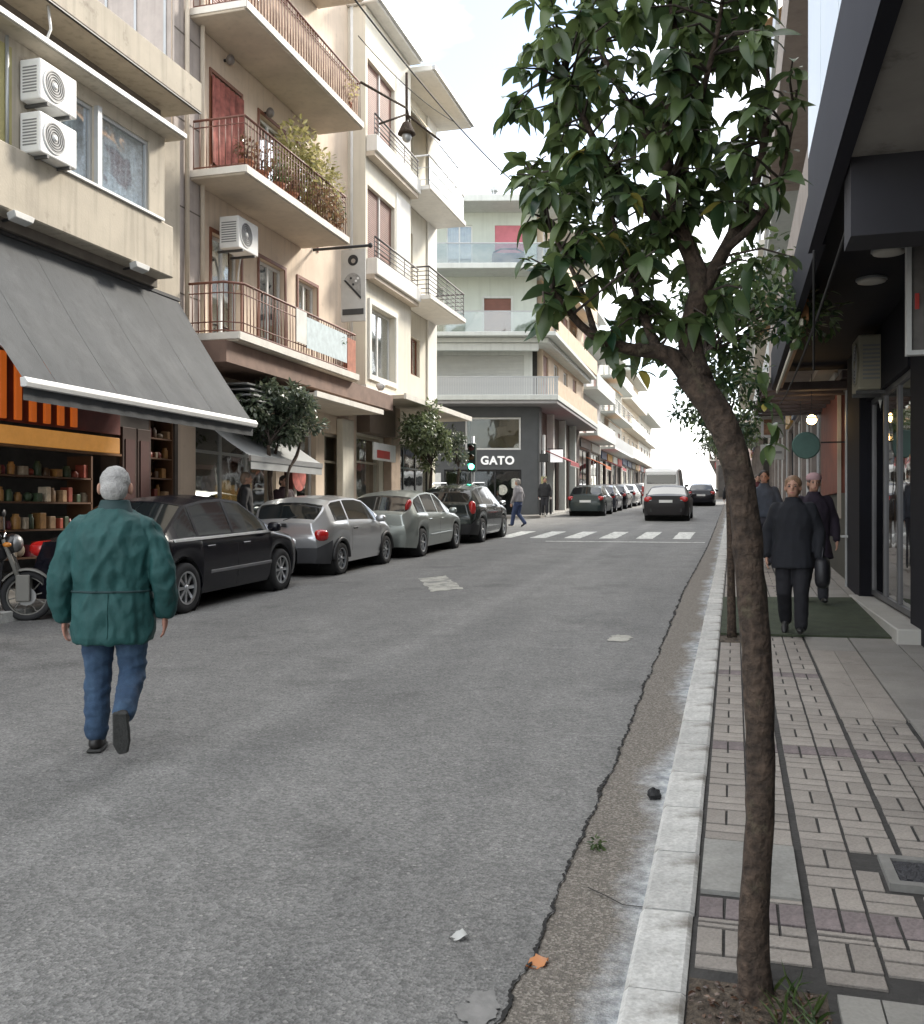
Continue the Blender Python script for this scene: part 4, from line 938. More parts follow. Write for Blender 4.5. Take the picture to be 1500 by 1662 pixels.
# ground floor of C
for a, b, c, d in gC: room(CR_, Cb, a, b, c, d, 2.0, -.23)
shopfront(CR_, Cb, 23.9, 26.0, .75, 3.7, -.12, MATS['frame_cream'], 1, Mglass('pale_shop_glass', (.8, .85, .75), .2)); shopfront(CR_, Cb, 26.9, 30.6, .8, 3.7, -.12, m_dark, 3)
bx('blind', (-10.2, 24.0, .8), (-10.17, 25.9, 3.6), M('blind_green', (.42, .43, .32), .8, var=.12), Cb)
bx('stone_pier', (-9.80, 26.05, .7), (-9.55, 26.85, 4.75), M('stone_tan', (.36, .27, .20), .7, var=.18, scale=4, bump=.2), Cb, bev=.02)
bx('fascia', (-9.8, 24.02, 3.75), (-9.42, 26.04, 4.75), M('fascia_brown', (.17, .13, .10), .7), Cb)
CC = thing('shop_canopy', 'long cream canopy slab below the white bay building', 'canopy', (-9.5, 28.3, 4.7))
bx('slab', (-9.78, 24.3, 4.66), (-8.55, 31.0, 4.76), m_Bs, CC); bx('edge', (-8.55, 24.3, 4.65), (-8.48, 31.0, 4.80), MATS['slab_edge_white'], CC)
MB().lathe([(.06, 0), (.12, .1), (.12, .16), (.02, .2)], 14, Matrix.Translation((-8.8, 23.2, 4.75))).build('loudspeaker', m_white, CC, smooth=True)
SG = thing('shop_sign', 'small red and white shop sign beside the cream pier', 'sign', (-9.5, 24.9, 3.2)); bx('panel', (-9.42, 24.2, 3.02), (-9.36, 25.9, 3.5), m_white, SG, bev=.01); bx('red_band', (-9.36, 24.4, 3.08), (-9.352, 25.4, 3.3), M('sign_red', (.5, .06, .05), .5), SG)
# ================================================================== building D: corner building with the dark shop
m_D = M('plaster_pale_green', (0.53, 0.57, 0.51), 0.9, var=0.06, scale=1.0, streak=0.1)
m_Dw = M('plaster_offwhite', (0.56, 0.58, 0.55), 0.85, var=0.06, streak=0.1)
m_Dg = M('cladding_charcoal', (0.085, 0.09, 0.095), 0.55, var=0.12, scale=2)
m_Drail = M('rail_glass_grey', (0.34, 0.38, 0.39), 0.35, var=0.06)
D = thing('building', 'pale green corner building above the dark grey shop front across the side street', 'building', (-8.7, 43.2, gz(43.2)))
CO = Vector((-8.7, 43.25, 0)); UD = Vector((-math.cos(R(15.9)), -math.sin(R(15.9)), 0)); ND = Vector((math.sin(R(15.9)), -math.cos(R(15.9)), 0))
DF = Fr(CO, UD, ND)                    # u to the left along the side street face
gD = [(0.75, 4.3, 1.35, 3.55), (0.75, 3.35, 4.45, 5.98), (5.3, 7.6, 1.35, 3.3), (5.0, 6.9, 4.5, 5.8)]
wall_grid(DF, 0, 14, 0.9, 6.45, gD, 0.25).build('shop_wall', m_Dg, D, recalc=False)
upD = [(1.2, 2.45, 9.95, 11.55), (4.3, 5.6, 9.95, 12.1), (0.6, 1.95, 13.0, 14.95), (3.0, 4.2, 13.0, 14.95)]
wall_grid(Fr(CO, UD, ND), -.0, 14, 9.3, 16.0, upD, 0.2, n=-0.5).build('upper_wall', m_D, D, recalc=False)
wall_grid(Fr(CO, UD, ND), 0.2, 14, 6.6, 9.3, [(0.6, 5.2, 7.0, 8.9)], 0.15, n=-0.5).build('first_floor_wall', m_Dw, D, recalc=False)
shutter(DF, D, 0.6, 5.2, 7.0, 8.9, M('shutter_white', (.50, .51, .49), .6, var=.05), -.6, .07)
for (a, b, c, d) in upD: room(Fr(CO, UD, ND), D, a, b, c, d, .8, -.71)
UF = Fr(CO + ND * -.5, UD, ND)
shutter(UF, D, 1.2, 2.45, 9.95, 11.55, M('shutter_brown_red', (.22, .10, .075), .6, var=.1), -.05)
fr = MB(); frame_rect(fr, UF, 1.1, 2.55, 9.9, 11.65, .1, .002, .04); fr.build('window_surround', m_Dw, D)
bx('pink_blind', (0.6, -.06, 13.0), (1.95, -.03, 14.95), M('blind_pink', (.52, .17, .20), .8, var=.1), D, UF)
window(UF, D, 3.0, 4.2, 13.0, 14.95, -.06, 2, m_white, (m_curt, 0, 1)); window(UF, D, 4.3, 5.6, 9.95, 12.1, -.06, 2, m_white, (m_curt, 0, 1))
# floor slabs with balconies that wrap round the corner
def dslab(z0, z1, out, mat, name='balcony', lo=-0.4, side=14.0):
    P = [CO + ND * out + Vector((out * .85, 0, 0)), CO + UD * 14 + ND * out, CO + UD * 14 - ND * 4, CO + Vector((-4, side, 0)), CO + Vector((out * .85, side, 0))]
    mb = MB(); mb.prism([(p.x, p.y) for p in P], z0, z1); return mb.build(name, mat, D, bev=.02)
m_Dunder = M('soffit_grey', (.30, .29, .29), .8, var=.1)
dslab(6.46, 6.62, .95, m_Dunder, 'first_floor_slab'); s1 = dslab(6.62, 6.86, 1.0, m_Dw)
s2 = dslab(9.30, 9.52, .55, m_Dw); bx('roller_box', (0, .3, 8.95), (6.2, .56, 9.28), m_Dw, D, DF)
dslab(9.53, 9.72, .9, m_Dw, 'cornice'); s3 = dslab(12.55, 12.80, .95, m_Dw)
dslab(15.55, 15.85, 1.0, m_Dw, 'roof_slab')
# railings: ribbed grey panels on the first floor, glass above
rl = bx('railing', (-.9, .93, 7.66), (8, .97, 7.72), m_alug, D, DF)
pan = MB().box((0, -.012, 0), (.085, .012, .8), DF.__class__((0, 0, 0), UD, ND)).mesh('slat', M('rail_slat_grey', (.44, .45, .45), .5, var=.06))
for k in range(78): put('slat', pan, rl, Matrix.Translation(DF(-.85 + k * .11, .95, 6.87)))
for zs in (9.73, 12.81):
    g = bx('railing', (-.5 if zs < 12 else -.9, .82, zs), (8, .835, zs + .92), Mglass('rail_glass', (.70, .74, .72), .12), D, DF); bx('hand_rail', (-.5 if zs < 12 else -.9, .80, zs + .92), (8, .855, zs + .97), m_alug, g, DF)
GC = thing('garden_chest', 'dark grey rounded chest on the glass balcony of the corner building', 'chest', DF(1.5, -.2, 12.81))
bx('body', (.6, -.4, 12.81), (2.1, .4, 13.45), M('wicker_grey', (.16, .16, .17), .8, var=.2), GC, DF, bev=.08, seg=3); MB().tube([DF(.65, .35, 13.45), DF(1.0, .35, 13.62), DF(1.7, .35, 13.62), DF(2.05, .35, 13.45)], .04, 8).build('lid_rim', m_dark, GC, smooth=True)
MB().tube([DF(1.9, -2.5, 15.8), DF(1.9, -2.5, 17.2)], .13, 10).build('chimney', m_alug, D, smooth=True); MB().lathe([(.22, 0), (.22, .1), (.02, .2)], 10, Matrix.Translation(DF(1.9, -2.5, 17.2))).build('chimney_cap', m_alug, D)
MB().tube([DF(8, -1.0, 16.9), DF(1.9, -1.0, 16.9)], .025, 6).build('roof_rail', m_alug, D); 
for u in (2.0, 5.0, 8.0): MB().tube([DF(u, -1, 15.8), DF(u, -1, 16.9)], .02, 6).build('roof_rail_post', m_alug, D)
# shop glazing and sign
for a, b, c, d in gD: room(DF, D, a, b, c, d, 1.8, -.26, M('shop_room_warm', (.35, .33, .24), .9, var=.35, scale=1.2) if c > 4 else None)
window(DF, D, 0.77, 3.33, 4.47, 5.96, -.08, 1, m_white, None, Mglass('display_glass', (.9, .92, .82), .12), 'shop_window', w=.08); window(DF, D, 5.02, 6.88, 4.52, 5.78, -.08, 1, m_alug, None, MATS['display_glass'], 'shop_window')
window(DF, D, 0.77, 4.28, 1.37, 3.53, -.08, 3, m_dark, None, m_glassd, 'shop_window', w=.06); window(DF, D, 5.32, 7.58, 1.37, 3.28, -.08, 2, m_alug, None, m_glassd, 'shop_window')
bx('door_post', (4.45, .01, 1.3), (4.75, .08, 3.4), m_white, D, DF)
for u, z, r in ((1.15, 5.25, .28), (2.0, 5.6, .2)): MB().lathe([(.001, 0), (r, 0), (r * .7, .05), (.001, .08)], 10, Matrix.Translation(DF(u, -1.6, z)) @ Matrix.Rotation(R(90), 4, 'X')).build('lamp_shade', M('olive_shade', (.16, .16, .07), .6), D)
for u, z in ((1.62, 2.62), (1.05, 2.92)):
    MB().lathe([(.001, 0), (.24, 0), (.24, .008), (.001, .008)], 18, Matrix.Translation(DF(u, -.075, z)) @ Matrix.Rotation(R(90), 4, 'X')).build('window_decal', M('decal_cream', (.50, .50, .44), .7, var=.35, scale=12), D)
cu = bpy.data.curves.new('gato', 'FONT'); cu.body = 'GATO'; cu.size = .52; cu.extrude = .03; cu.offset = .018; cu.align_x = 'CENTER'; cu.space_character = 1.1
to = bpy.data.objects.new('tmp', cu); COL.objects.link(to); dg = bpy.context.evaluated_depsgraph_get(); tme = bpy.data.meshes.new_from_object(to.evaluated_get(dg)); bpy.data.objects.remove(to)
tme.materials.clear(); tme.materials.append(M('letter_white', (.82, .82, .80), .5, var=.02, emit=((1, 1, 1), .15)))
SN = thing('shop_name_sign', 'white letters GATO on the dark grey corner shop', 'sign', DF(1.9, .02, 3.8))
bm = bmesh.new(); bm.from_mesh(tme)
# one part for every letter
bm.verts.ensure_lookup_table(); seen = {}; comps = []
for v in bm.verts:
    if v in seen: continue
    st = [v]; seen[v] = len(comps); cc = [v]
    while st:
        w = st.pop()
        for e in w.link_edges:
            o2 = e.other_vert(w)
            if o2 not in seen: seen[o2] = len(comps); st.append(o2); cc.append(o2)
    comps.append(cc)
xr = Matrix((( -UD.x, 0, ND.x, 0), (-UD.y, 0, ND.y, 0), (0, 1, 0, 0), (0, 0, 0, 1)))
for cc in sorted(comps, key=lambda c: min(v.co.x for v in c)):
    idx = {v: i for i, v in enumerate(cc)}; fs = [[idx[v] for v in f.verts] for f in bm.faces if f.verts[0] in idx]
    mbl = MB(); base = Matrix.Translation(DF(1.85, .035, 3.80)) @ xr; mbl.add([base @ v.co for v in cc], fs); mbl.build('letter', tme.materials[0], SN, recalc=False)
bm.free()
# corner columns and the street-side shops of D
for k, (y, w) in enumerate(((43.3, .5), (46.8, .35), (50.2, .35), (53.6, .35))): bx('column', (-8.95, y, gz(y)), (-8.62, y + w, 6.45), m_Dg if k == 0 else m_Dw, D)
bx('sign_post_panel', (-8.6, 43.9, 2.9), (-8.5, 44.1, 5.2), m_white, D)
EF = Fr((-8.7, 0, 0), (0, 1, 0), (1, 0, 0))
gE = [(44.2, 46.5, 1.5, 4.6), (47.4, 49.9, 1.55, 4.6), (50.8, 53.2, 1.65, 4.6), (54.2, 56.6, 1.7, 4.6)]
wall_grid(Fr((-8.95, 0, 0), (0, 1, 0), (1, 0, 0)), 43.3, 57.2, 0.9, 6.45, gE, .2).build('street_shop_wall', M('shop_brown', (.14, .11, .095), .7, var=.2), D, recalc=False)
for a, b, c, d in gE: room(Fr((-8.95, 0, 0), (0, 1, 0), (1, 0, 0)), D, a, b, c, d, 1.0, -.21); window(Fr((-8.95, 0, 0), (0, 1, 0), (1, 0, 0)), D, a + .02, b - .02, c + .02, d - .02, -.1, 2, m_dark, None, m_glassd, 'shop_window')
m_Ew = M('plaster_peach', (.62, .50, .38), .9, var=.08, streak=.1)
hE = [(y, y + 1.3, z, z + 2.1) for z in (7.0, 9.9, 13.0) for y in (44.6, 47.4, 50.2, 53.2)]
wall_grid(EF, 44.45, 57.2, 6.62, 15.6, hE, .2).build('street_wall', m_Ew, D, recalc=False)
for i, h in enumerate(hE):
    room(EF, D, *h, .8, -.21)
    if i % 3 == 0: shutter(EF, D, h[0], h[1], h[2], h[3], m_shb, -.08)
    else: window(EF, D, h[0] + .02, h[1] - .02, h[2] + .02, h[3] - .02, -.08, 2, m_white, (m_curt, 0, 1))
for zs in (6.87, 9.73, 12.81):
    bx('balcony_front', (-7.90, 43.6, zs), (-7.86, 57.1, zs + .85), M('balcony_tan', (.55, .43, .31), .85, var=.12, streak=.12), D)
for i, y in enumerate((45.2, 49.4, 53.4)):
    aw = thing('balcony_awning', ('orange tan awning above the first balcony round the corner', 'second tan awning along the balconies round the corner', 'third tan awning along the balconies round the corner')[i], 'awning', (-8.6, y, 12.2), group='tan awnings round the corner')
    MB().add([(-8.68, y - 1.5, 12.45), (-8.68, y + 1.5, 12.45), (-7.75, y + 1.5, 11.3), (-7.75, y - 1.5, 11.3), (-8.68, y - 1.5, 12.42), (-8.68, y + 1.5, 12.42), (-7.75, y + 1.5, 11.27), (-7.75, y - 1.5, 11.27)], [(0, 1, 2, 3), (7, 6, 5, 4), (0, 3, 7, 4), (1, 2, 6, 5), (2, 3, 7, 6)]).build('fabric', M('canvas_orange', (.55, .33, .17), .9, var=.12), aw); bx('front_bar', (-7.77, y - 1.5, 11.22), (-7.72, y + 1.5, 11.3), m_alu, aw)

# ================================================================== street blocks further up, both sides
def block(F, nface, y0, y1, top, storeys, wallm, label, balc_out=0.9, z1=None, balm=None, railm=None, gmat=None, roof_out=0.5, seed=1, awn=None, name='building', shopm=None, bay=3.2, glass_shop=True, n_over=0.0):
    """street block: shop level, storeys with windows, balconies with slat railings, cornice"""
    rg = random.Random(seed); g0 = gz(y0); z1 = z1 or g0 + 4.0
    o = thing(name, label, 'building', F((y0 + y1) / 2, nface, g0)); G = Fr(F(0, nface, 0), F.u, F.n)
    U = Fr(F(0, nface + n_over, 0), F.u, F.n)
    nb = max(1, int((y1 - y0) / bay)); dy = (y1 - y0) / nb
    gh = [(y0 + i * dy + .3, y0 + (i + 1) * dy - .3, gz(y0 + i * dy) + .3, z1 - .7) for i in range(nb)]
    wall_grid(G, y0, y1, g0 - .4, z1, gh, .2).build('shop_wall', shopm or M('shop_grey_brown', (.20, .17, .15), .7, var=.25), o, recalc=False)
    for h in gh:
        room(G, o, *h, 1.2, -.21); window(G, o, h[0] + .02, h[1] - .02, h[2], h[3], -.1, 2, rg.choice([m_dark, m_alug, m_white]), None, m_glassd, 'shop_window', w=.07)
        bx('shop_sign', (h[0], .005, z1 - .62), (h[1], .09, z1 - .12), rg.choice([M('sgn_a', (.45, .06, .06), .5), M('sgn_b', (.55, .54, .50), .5), M('sgn_c', (.06, .09, .16), .5), M('sgn_d', (.50, .28, .06), .5), M('sgn_e', (.08, .08, .08), .5)]), o, G)
    sh = (top - z1) / storeys; holes = []
    for s in range(storeys):
        zb = z1 + s * sh
        for i in range(nb):
            c = y0 + (i + .5) * dy; w = min(.75, dy * .28); holes.append((c - w, c + w, zb + .35, zb + sh - .55))
    wall_grid(U, y0 + .01, y1 - .01, z1, top, holes, .2).build('wall', wallm, o, recalc=False)
    if n_over: bx('overhang_soffit', (y0 + .01, 0, z1 - .1), (y1 - .01, n_over, z1 - .002), m_Bs, o, G)
    for h in holes:
        room(U, o, *h, .8, -.21)
        if rg.random() < .4: shutter(U, o, h[0], h[1], h[2], h[3], rg.choice([m_shb, MATS['shutter_white'], MATS['shutter_brown_red']]), -.08, .08)
        else: window(U, o, h[0] + .02, h[1] - .02, h[2] + .02, h[3] - .02, -.08, 2, m_white, (m_curt, 0, rg.choice([.5, 1])))
    if balc_out:
        for s in range(storeys):
            zb = z1 + s * sh
            b = bx('balcony', (y0 + .25, .004, zb + .02), (y1 - .25, balc_out, zb + .18), balm or m_Dw, o, U)
            if s % 2 == 0 or not railm: bx('parapet', (y0 + .25, balc_out - .07, zb + .181), (y1 - .25, balc_out - .01, zb + .95), railm or balm or m_Dw, b, U)
            else: railing_h(U, b, [(y0 + .3, .05), (y0 + .3, balc_out - .05), (y1 - .3, balc_out - .05), (y1 - .3, .05)], zb + .18, .85, m_alug, 4, post=1.2)
            if awn and s < storeys: 
                if rg.random() < .6:
                    yy = y0 + .4 + rg.random() * (y1 - y0 - 3.4)
                    MB().add([U(yy, .02, zb + sh - .1), U(yy + 2.6, .02, zb + sh - .1), U(yy + 2.6, balc_out + .15, zb + sh - .95), U(yy, balc_out + .15, zb + sh - .95), U(yy, .02, zb + sh - .13), U(yy + 2.6, .02, zb + sh - .13), U(yy + 2.6, balc_out + .15, zb + sh - .98), U(yy, balc_out + .15, zb + sh - .98)],
                             [(0, 1, 2, 3), (7, 6, 5, 4), (0, 3, 7, 4), (1, 5, 6, 2), (2, 3, 7, 6)]).build('awning', awn, o)
    bx('cornice', (y0, -4, top), (y1, roof_out, top + .22), m_Dw, o, U)
    bx('core', (y0 + .02, -9, g0), (y1 - .02, -2.2, top + .3), wallm, o, U)
    return o
m_F1 = M('plaster_sand', (.60, .52, .41), .9, var=.08, streak=.12); m_F2 = M('plaster_lilac_grey', (.56, .53, .52), .9, var=.06, streak=.1); m_F3 = M('plaster_light', (.70, .67, .60), .9, var=.05, streak=.08)
tanaw = M('canvas_orange', (.55, .33, .17)); redaw = M('canvas_wine', (.30, .05, .06), .9, var=.1)
block(LF, -9.0, 57.3, 66.8, 14.6, 3, m_F2, 'grey building with white balconies up the street beyond the corner building', 1.1, 6.2, m_Dw, None, seed=3)
block(LF, -9.0, 66.9, 80.0, 13.6, 3, m_F3, 'pale building with stacked balconies in the middle of the far left row', 1.0, 6.0, m_Dw, m_alug, seed=4, awn=tanaw)
block(LF, -9.0, 80.1, 95.0, 13.4, 3, m_F1, 'sand coloured building second from the end of the far left row', .8, 6.2, m_F3, None, seed=5, roof_out=.9)
block(LF, -9.2, 95.1, 112.0, 11.2, 2, m_F3, 'cream building with wide eaves at the far end of the left row', .6, 6.4, m_F3, None, seed=6, roof_out=1.2)
for i, (y, mt, lb) in enumerate(((46.6, redaw, 'dark red shop awning just past the corner shop'), (59.6, M('canvas_orange2', (.50, .14, .05), .9, var=.1), 'orange shop awning further up the left pavement'), (68.5, redaw, 'wine red shop awning below the pale building far up the left side'))):
    a = thing('shop_awning', lb, 'awning', (-8.7, y, gz(y) + 2.6), group='shop awnings up the left side'); z = gz(y) + 2.35
    MB().add([(-8.72, y - 1.3, z + .75), (-8.72, y + 1.3, z + .75), (-7.5, y + 1.3, z + .2), (-7.5, y - 1.3, z + .2), (-7.5, y - 1.3, z), (-7.5, y + 1.3, z), (-7.55, y - 1.3, z + .17), (-7.55, y + 1.3, z + .17), (-8.72, y - 1.3, z + .7), (-8.72, y + 1.3, z + .7)], [(0, 1, 2, 3), (3, 2, 5, 4), (8, 6, 7, 9), (0, 3, 6, 8), (1, 2, 7, 9)]).build('fabric', mt, a, recalc=False); bx('front_bar', (-7.54, y - 1.3, z - .03), (-7.48, y + 1.3, z + .0), m_alu, a)

# ================================================================== right side: dark overhang, shops, blocks
m_navy = M('soffit_navy', (.006, .006, .010), .75, var=.2, spec=.25); m_conc = M('concrete_soffit', (.30, .28, .25), .9, var=.15, scale=2, stain=((.08, .07, .065), 3, .55, .75))
m_panel = M('cladding_pale_blue', (.62, .67, .70), .35, var=.05, scale=1, spec=.6)
R1 = thing('building', 'building on the right with a dark overhang above the pavement', 'building', (1.65, 2, gz(2)))
bx('overhang', (.56, -6, 3.40), (6, 5.2, 3.52), m_conc, R1); bx('fascia', (.485, -6, 3.36), (.56, 6.9, 4.0), M('fascia_navy', (.014, .014, .021), .7, var=.1, spec=.2), R1)
bx('upper_storeys', (.52, -6, 4.0), (6, 6.9, 11.0), m_alug, R1)
for k in range(13): bx('cladding_panel', (.492, -6 + k * 1.0 + .012, 4.01), (.518, -5 + k * 1.0 - .012, 10.9), m_panel, R1)
bx('drop_beam', (.57, 5.2, 3.0), (1.7, 5.5, 3.74), M('beam_grey', (.026, .025, .03), .8), R1)
bx('dark_ceiling', (.57, 5.52, 3.72), (6, 15.2, 3.80), m_navy, R1)
bx('outer_fascia', (.54, 6.92, 3.42), (.60, 15.2, 4.0), MATS['fascia_navy'], R1)
bx('side_wall_near', (1.75, -6, 0), (6, 9.5, 3.72), m_navy, R1)
for i, y in enumerate((7.35, 8.35, 9.35)):
    l = thing('downlight', ('nearest', 'middle', 'farthest')[i] + ' of the three round downlights in the dark overhang', 'downlight', (1.2, y, 3.72), group='downlights under the right overhang')
    MB().lathe([(.11, 0), (.125, -.02), (.12, -.035), (.08, -.045), (.001, -.046)], 20, Matrix.Translation((1.2, y, 3.719))).build('lens', M('lens_white', (.5, .48, .43), .5), l, smooth=True); MB().lathe([(.135, 0), (.135, -.018), (.11, -.02)], 20, Matrix.Translation((1.2, y, 3.719)), cap=False).build('ring', m_alug, l)
# shop front: pillars, glass, step
SP = thing('glass_shop', 'glass shop front between dark pillars beside the green mat', 'shop front', (1.65, 11.6, gz(11.6)))
z0 = gz(11) + .1
bx('pillar', (1.62, 8.6, .2), (2.2, 9.95, 3.72), m_navy, SP, bev=.01); bx('pillar', (1.52, 12.95, .3), (2.2, 14.3, 3.72), m_navy, SP, bev=.01)
SPF = Fr((1.66, 0, 0), (0, 1, 0), (-1, 0, 0))
window(SPF, SP, 9.96, 12.94, z0 + .12, 3.0, 0, 3, M('alu_dark', (.12, .12, .125), .4, metal=.5), None, Mglass('green_glass', (.30, .36, .34), .15), 'shop_window', w=.06)
bx('lintel', (1.60, 9.96, 3.0), (2.1, 12.94, 3.71), m_navy, SP)
bx('step', (1.42, 9.4, z0 - .12), (2.0, 13.2, z0 + .09), M('step_marble', (.40, .385, .35), .6, var=.1), SP, bev=.01)
bx('back_room', (3.9, 9.0, 0.2), (4.0, 15, 3.7), m_int, SP)
bx('display_plinth', (2.1, 10.2, z0 + .1), (2.6, 12.5, z0 + .55), M('plinth', (.25, .24, .22), .6), SP)
bx('door_post', (1.50, 14.30, .45), (1.60, 14.38, 3.3), m_alug, SP); bx('door_handle', (1.42, 14.0, 1.25), (1.50, 14.28, 1.28), m_alu, SP)
bulb = M('bulb_warm', (1, .8, .5), .5, emit=((1, .62, .25), 9.0)); 
def pend(x, y, z, lb, r=.06):
    l = thing('pendant_lamp', lb, 'lamp', (x, y, z), group='lit pendant lamps on the right'); MB().ball((x, y, z), r, 12, 8).build('bulb', bulb, l, smooth=True)
    MB().lathe([(r * .5, r * .7), (r * 1.25, r * .3), (r * 1.25, r * .2), (r * .45, r * .55)], 14, Matrix.Translation((x, y, z)), cap=False).build('shade', m_dark, l); MB().tube([(x, y, z + r), (x, y, z + .7)], .006, 5).build('cord', m_dark, l)
    return l
pend(1.95, 11.4, 2.50, 'lit warm lamp inside the glass shop front', .05)
pend(1.15, 15.6, 3.02, 'upper lit warm lamp above the round green sign', .075); pend(1.05, 16.6, 2.80, 'lower lit warm lamp beside the round green sign', .06)
# cream air conditioner and framed box sign
ac_unit(RF, 12.0, -1.64, 3.0, 'cream box air conditioner on the dark lintel of the right shop', 'air conditioners on the right', w=.60, h=.62, d=.28, mat=M('cream_metal', (.30, .28, .21), .5, var=.1))
FS = thing('framed_sign', 'white framed sign panel high on the dark pillar at the right edge', 'sign', (1.5, 8.0, 2.8))
fr = MB(); frame_rect(fr, Fr((0, 8.0, 0), (1, 0, 0), (0, -1, 0)), 1.27, 1.74, 2.80, 3.70, .035, -.03, .05); fr.build('frame', M('frame_pale', (.62, .62, .60), .4), FS)
bx('panel', (1.305, 7.97, 2.835), (1.705, 8.02, 3.665), M('panel_brown_grey', (.16, .15, .14), .4, var=.4, scale=3), FS); bx('red_mark', (1.33, 7.962, 3.15), (1.36, 7.969, 3.27), MATS['sign_red'], FS)
# red-brown door panel, notices, round green sign, slatted pergola, wood fascia sign
bx('shop_pier', (1.6, 19.0, .4), (2.4, 19.6, 4.0), m_shelf, SP)
RP = thing('red_panel', 'tall rust red panel on the wall past the dark pillar', 'panel', (1.6, 17, 2)); bx('panel', (1.56, 15.9, 1.9), (1.66, 18.9, 3.55), M('rust_red', (.20, .055, .030), .6, var=.25, scale=3), RP); bx('lower_wall', (1.60, 15.0, .5), (1.8, 19.0, 1.89), M('dark_olive_wall', (.05, .048, .035), .7), RP)
bx('edge_strip', (1.545, 15.86, 1.5), (1.60, 15.90, 3.6), M('strip_pale', (.4, .36, .3), .5), RP)
RS = thing('round_sign', 'round green hanging sign beside the lit lamps', 'sign', (1.02, 14.9, 2.4))
MB().lathe([(.001, -.02), (.185, -.02), (.20, 0), (.185, .02), (.001, .02)], 28, Matrix.Translation((1.02, 14.9, 2.58)) @ Matrix.Rotation(R(90), 4, 'X')).build('disc', M('sign_teal', (.055, .12, .10), .5, var=.15, scale=5), RS); MB().tube([(1.22, 14.9, 2.62), (1.6, 14.9, 2.62)], .012, 6).build('bracket', m_dark, RS)
PG = thing('pergola', 'row of dark wooden slats over the pavement past the overhang', 'pergola', (1.0, 16.5, 3.5))
m_slat = M('slat_wood_dark', (.085, .062, .055), .7, var=.25, scale=5)
for k in range(7): bx('slat', (.42, 14.9 + k * .75, 3.40 + k * .012), (1.66, 15.1 + k * .75, 3.52 + k * .012), m_slat, PG, bev=.008)
bx('beam', (.40, 14.7, 3.53), (.50, 19.8, 3.64), m_slat, PG); bx('beam', (1.5, 14.7, 3.53), (1.6, 19.8, 3.64), m_slat, PG)
WS = thing('wooden_sign', 'warm wooden fascia board on the edge of the overhang', 'sign', (.75, 11.5, 3.4)); bx('board', (.60, 9.3, 3.36), (.66, 14.3, 3.72), M('wood_orange', (.33, .15, .05), .5, var=.3, scale=2), WS); bx('frame', (.58, 9.2, 3.30), (.605, 14.4, 3.36), M('strip_cream', (.45, .42, .33), .6), WS)
for i, (x, y, z, w, h) in enumerate(((.72, 19.6, 3.05, .42, .42), (.72, 19.6, 2.62, .44, .30))):
    nbd = thing('notice_board', ('upper pale notice board with a small picture on the right pavement', 'lower pale notice board under the one with the picture')[i], 'notice board', (x, y, z), group='notice boards on the right')
    bx('board', (x - w / 2, y, z), (x + w / 2, y + .04, z + h), M('board_pale', (.40, .40, .38), .6, var=.12), nbd, bev=.005)
    if i == 0: bx('picture', (x - w * .38, y - .006, z + .06), (x + .0, y - .0005, z + h - .06), M('picture_brown', (.20, .10, .05), .6, var=.6, scale=9), nbd)
    MB().tube([(x, y + .05, z + h), (x, y + .05, 3.6)], .012, 5).build('hanger', m_dark, nbd)
    if i == 1: bx('text_line', (x - w * .4, y - .006, z + .12), (x + w * .4, y - .0005, z + .17), M('text_grey', (.18, .18, .18), .6), nbd)
# buildings up the right side
m_R2 = M('plaster_brown_grey', (.36, .31, .27), .9, var=.1, streak=.15); m_R3 = M('plaster_grey', (.46, .45, .43), .9, var=.08, streak=.15)
block(RF, -1.70, 7.0, 20.0, 15.5, 3, m_R2, 'brown grey building right above the pergola, mostly behind the tree', 0.7, 4.05, m_R2, None, seed=11, roof_out=.9, shopm=m_navy, n_over=.35)
block(RF, -1.70, 20.1, 33.0, 14.5, 3, m_R3, 'grey building on the right, second up the street behind the tree trunk', 0.9, 4.9, m_Dw, m_alug, seed=12, awn=tanaw)
block(RF, -1.70, 33.1, 50.0, 13.0, 3, m_F1, 'sand coloured building on the right beyond the pedestrians', 0.9, 5.5, m_F3, m_alug, seed=13)
block(RF, -1.2, 50.1, 70.0, 11.5, 2, m_R3, 'grey building far up the right side', 0.9, 6.0, m_F3, None, seed=14)
block(RF, 1.5, 85.0, 118.0, 9.4, 2, M('plaster_rose', (.50, .38, .34), .9, var=.1), 'rose coloured building where the street bends at the far right', .6, 6.0, m_F3, None, seed=15)
# ================================================================== cars
m_tyre = M('tyre', (.018, .018, .019), .85, var=.15); m_rim = M('rim_alloy', (.50, .51, .52), .35, metal=.85, var=.05); m_rimc = M('rim_cap', (.30, .31, .32), .4, metal=.6, var=.05)
m_cglass = M('car_glass', (.012, .015, .016), .04, var=.0, spec=.9); m_trim = M('black_trim', (.02, .02, .021), .55, var=.1); m_chrome = M('chrome', (.75, .75, .76), .15, metal=1.0, var=0)
m_tail = M('tail_red', (.42, .012, .012), .15, var=.1, coat=.6); m_plate = M('number_plate', (.70, .70, .68), .5, var=.04); m_lens = M('head_lens', (.62, .64, .65), .08, var=.05, spec=.8)
m_under = M('underbody', (.01, .01, .01), .9)
def pl(pts, x):
    if x <= pts[0][0]: return pts[0][1]
    for (a, va), (b, vb) in zip(pts, pts[1:]):
        if x <= b: return va + (vb - va) * (x - a) / max(b - a, 1e-6)
    return pts[-1][1]
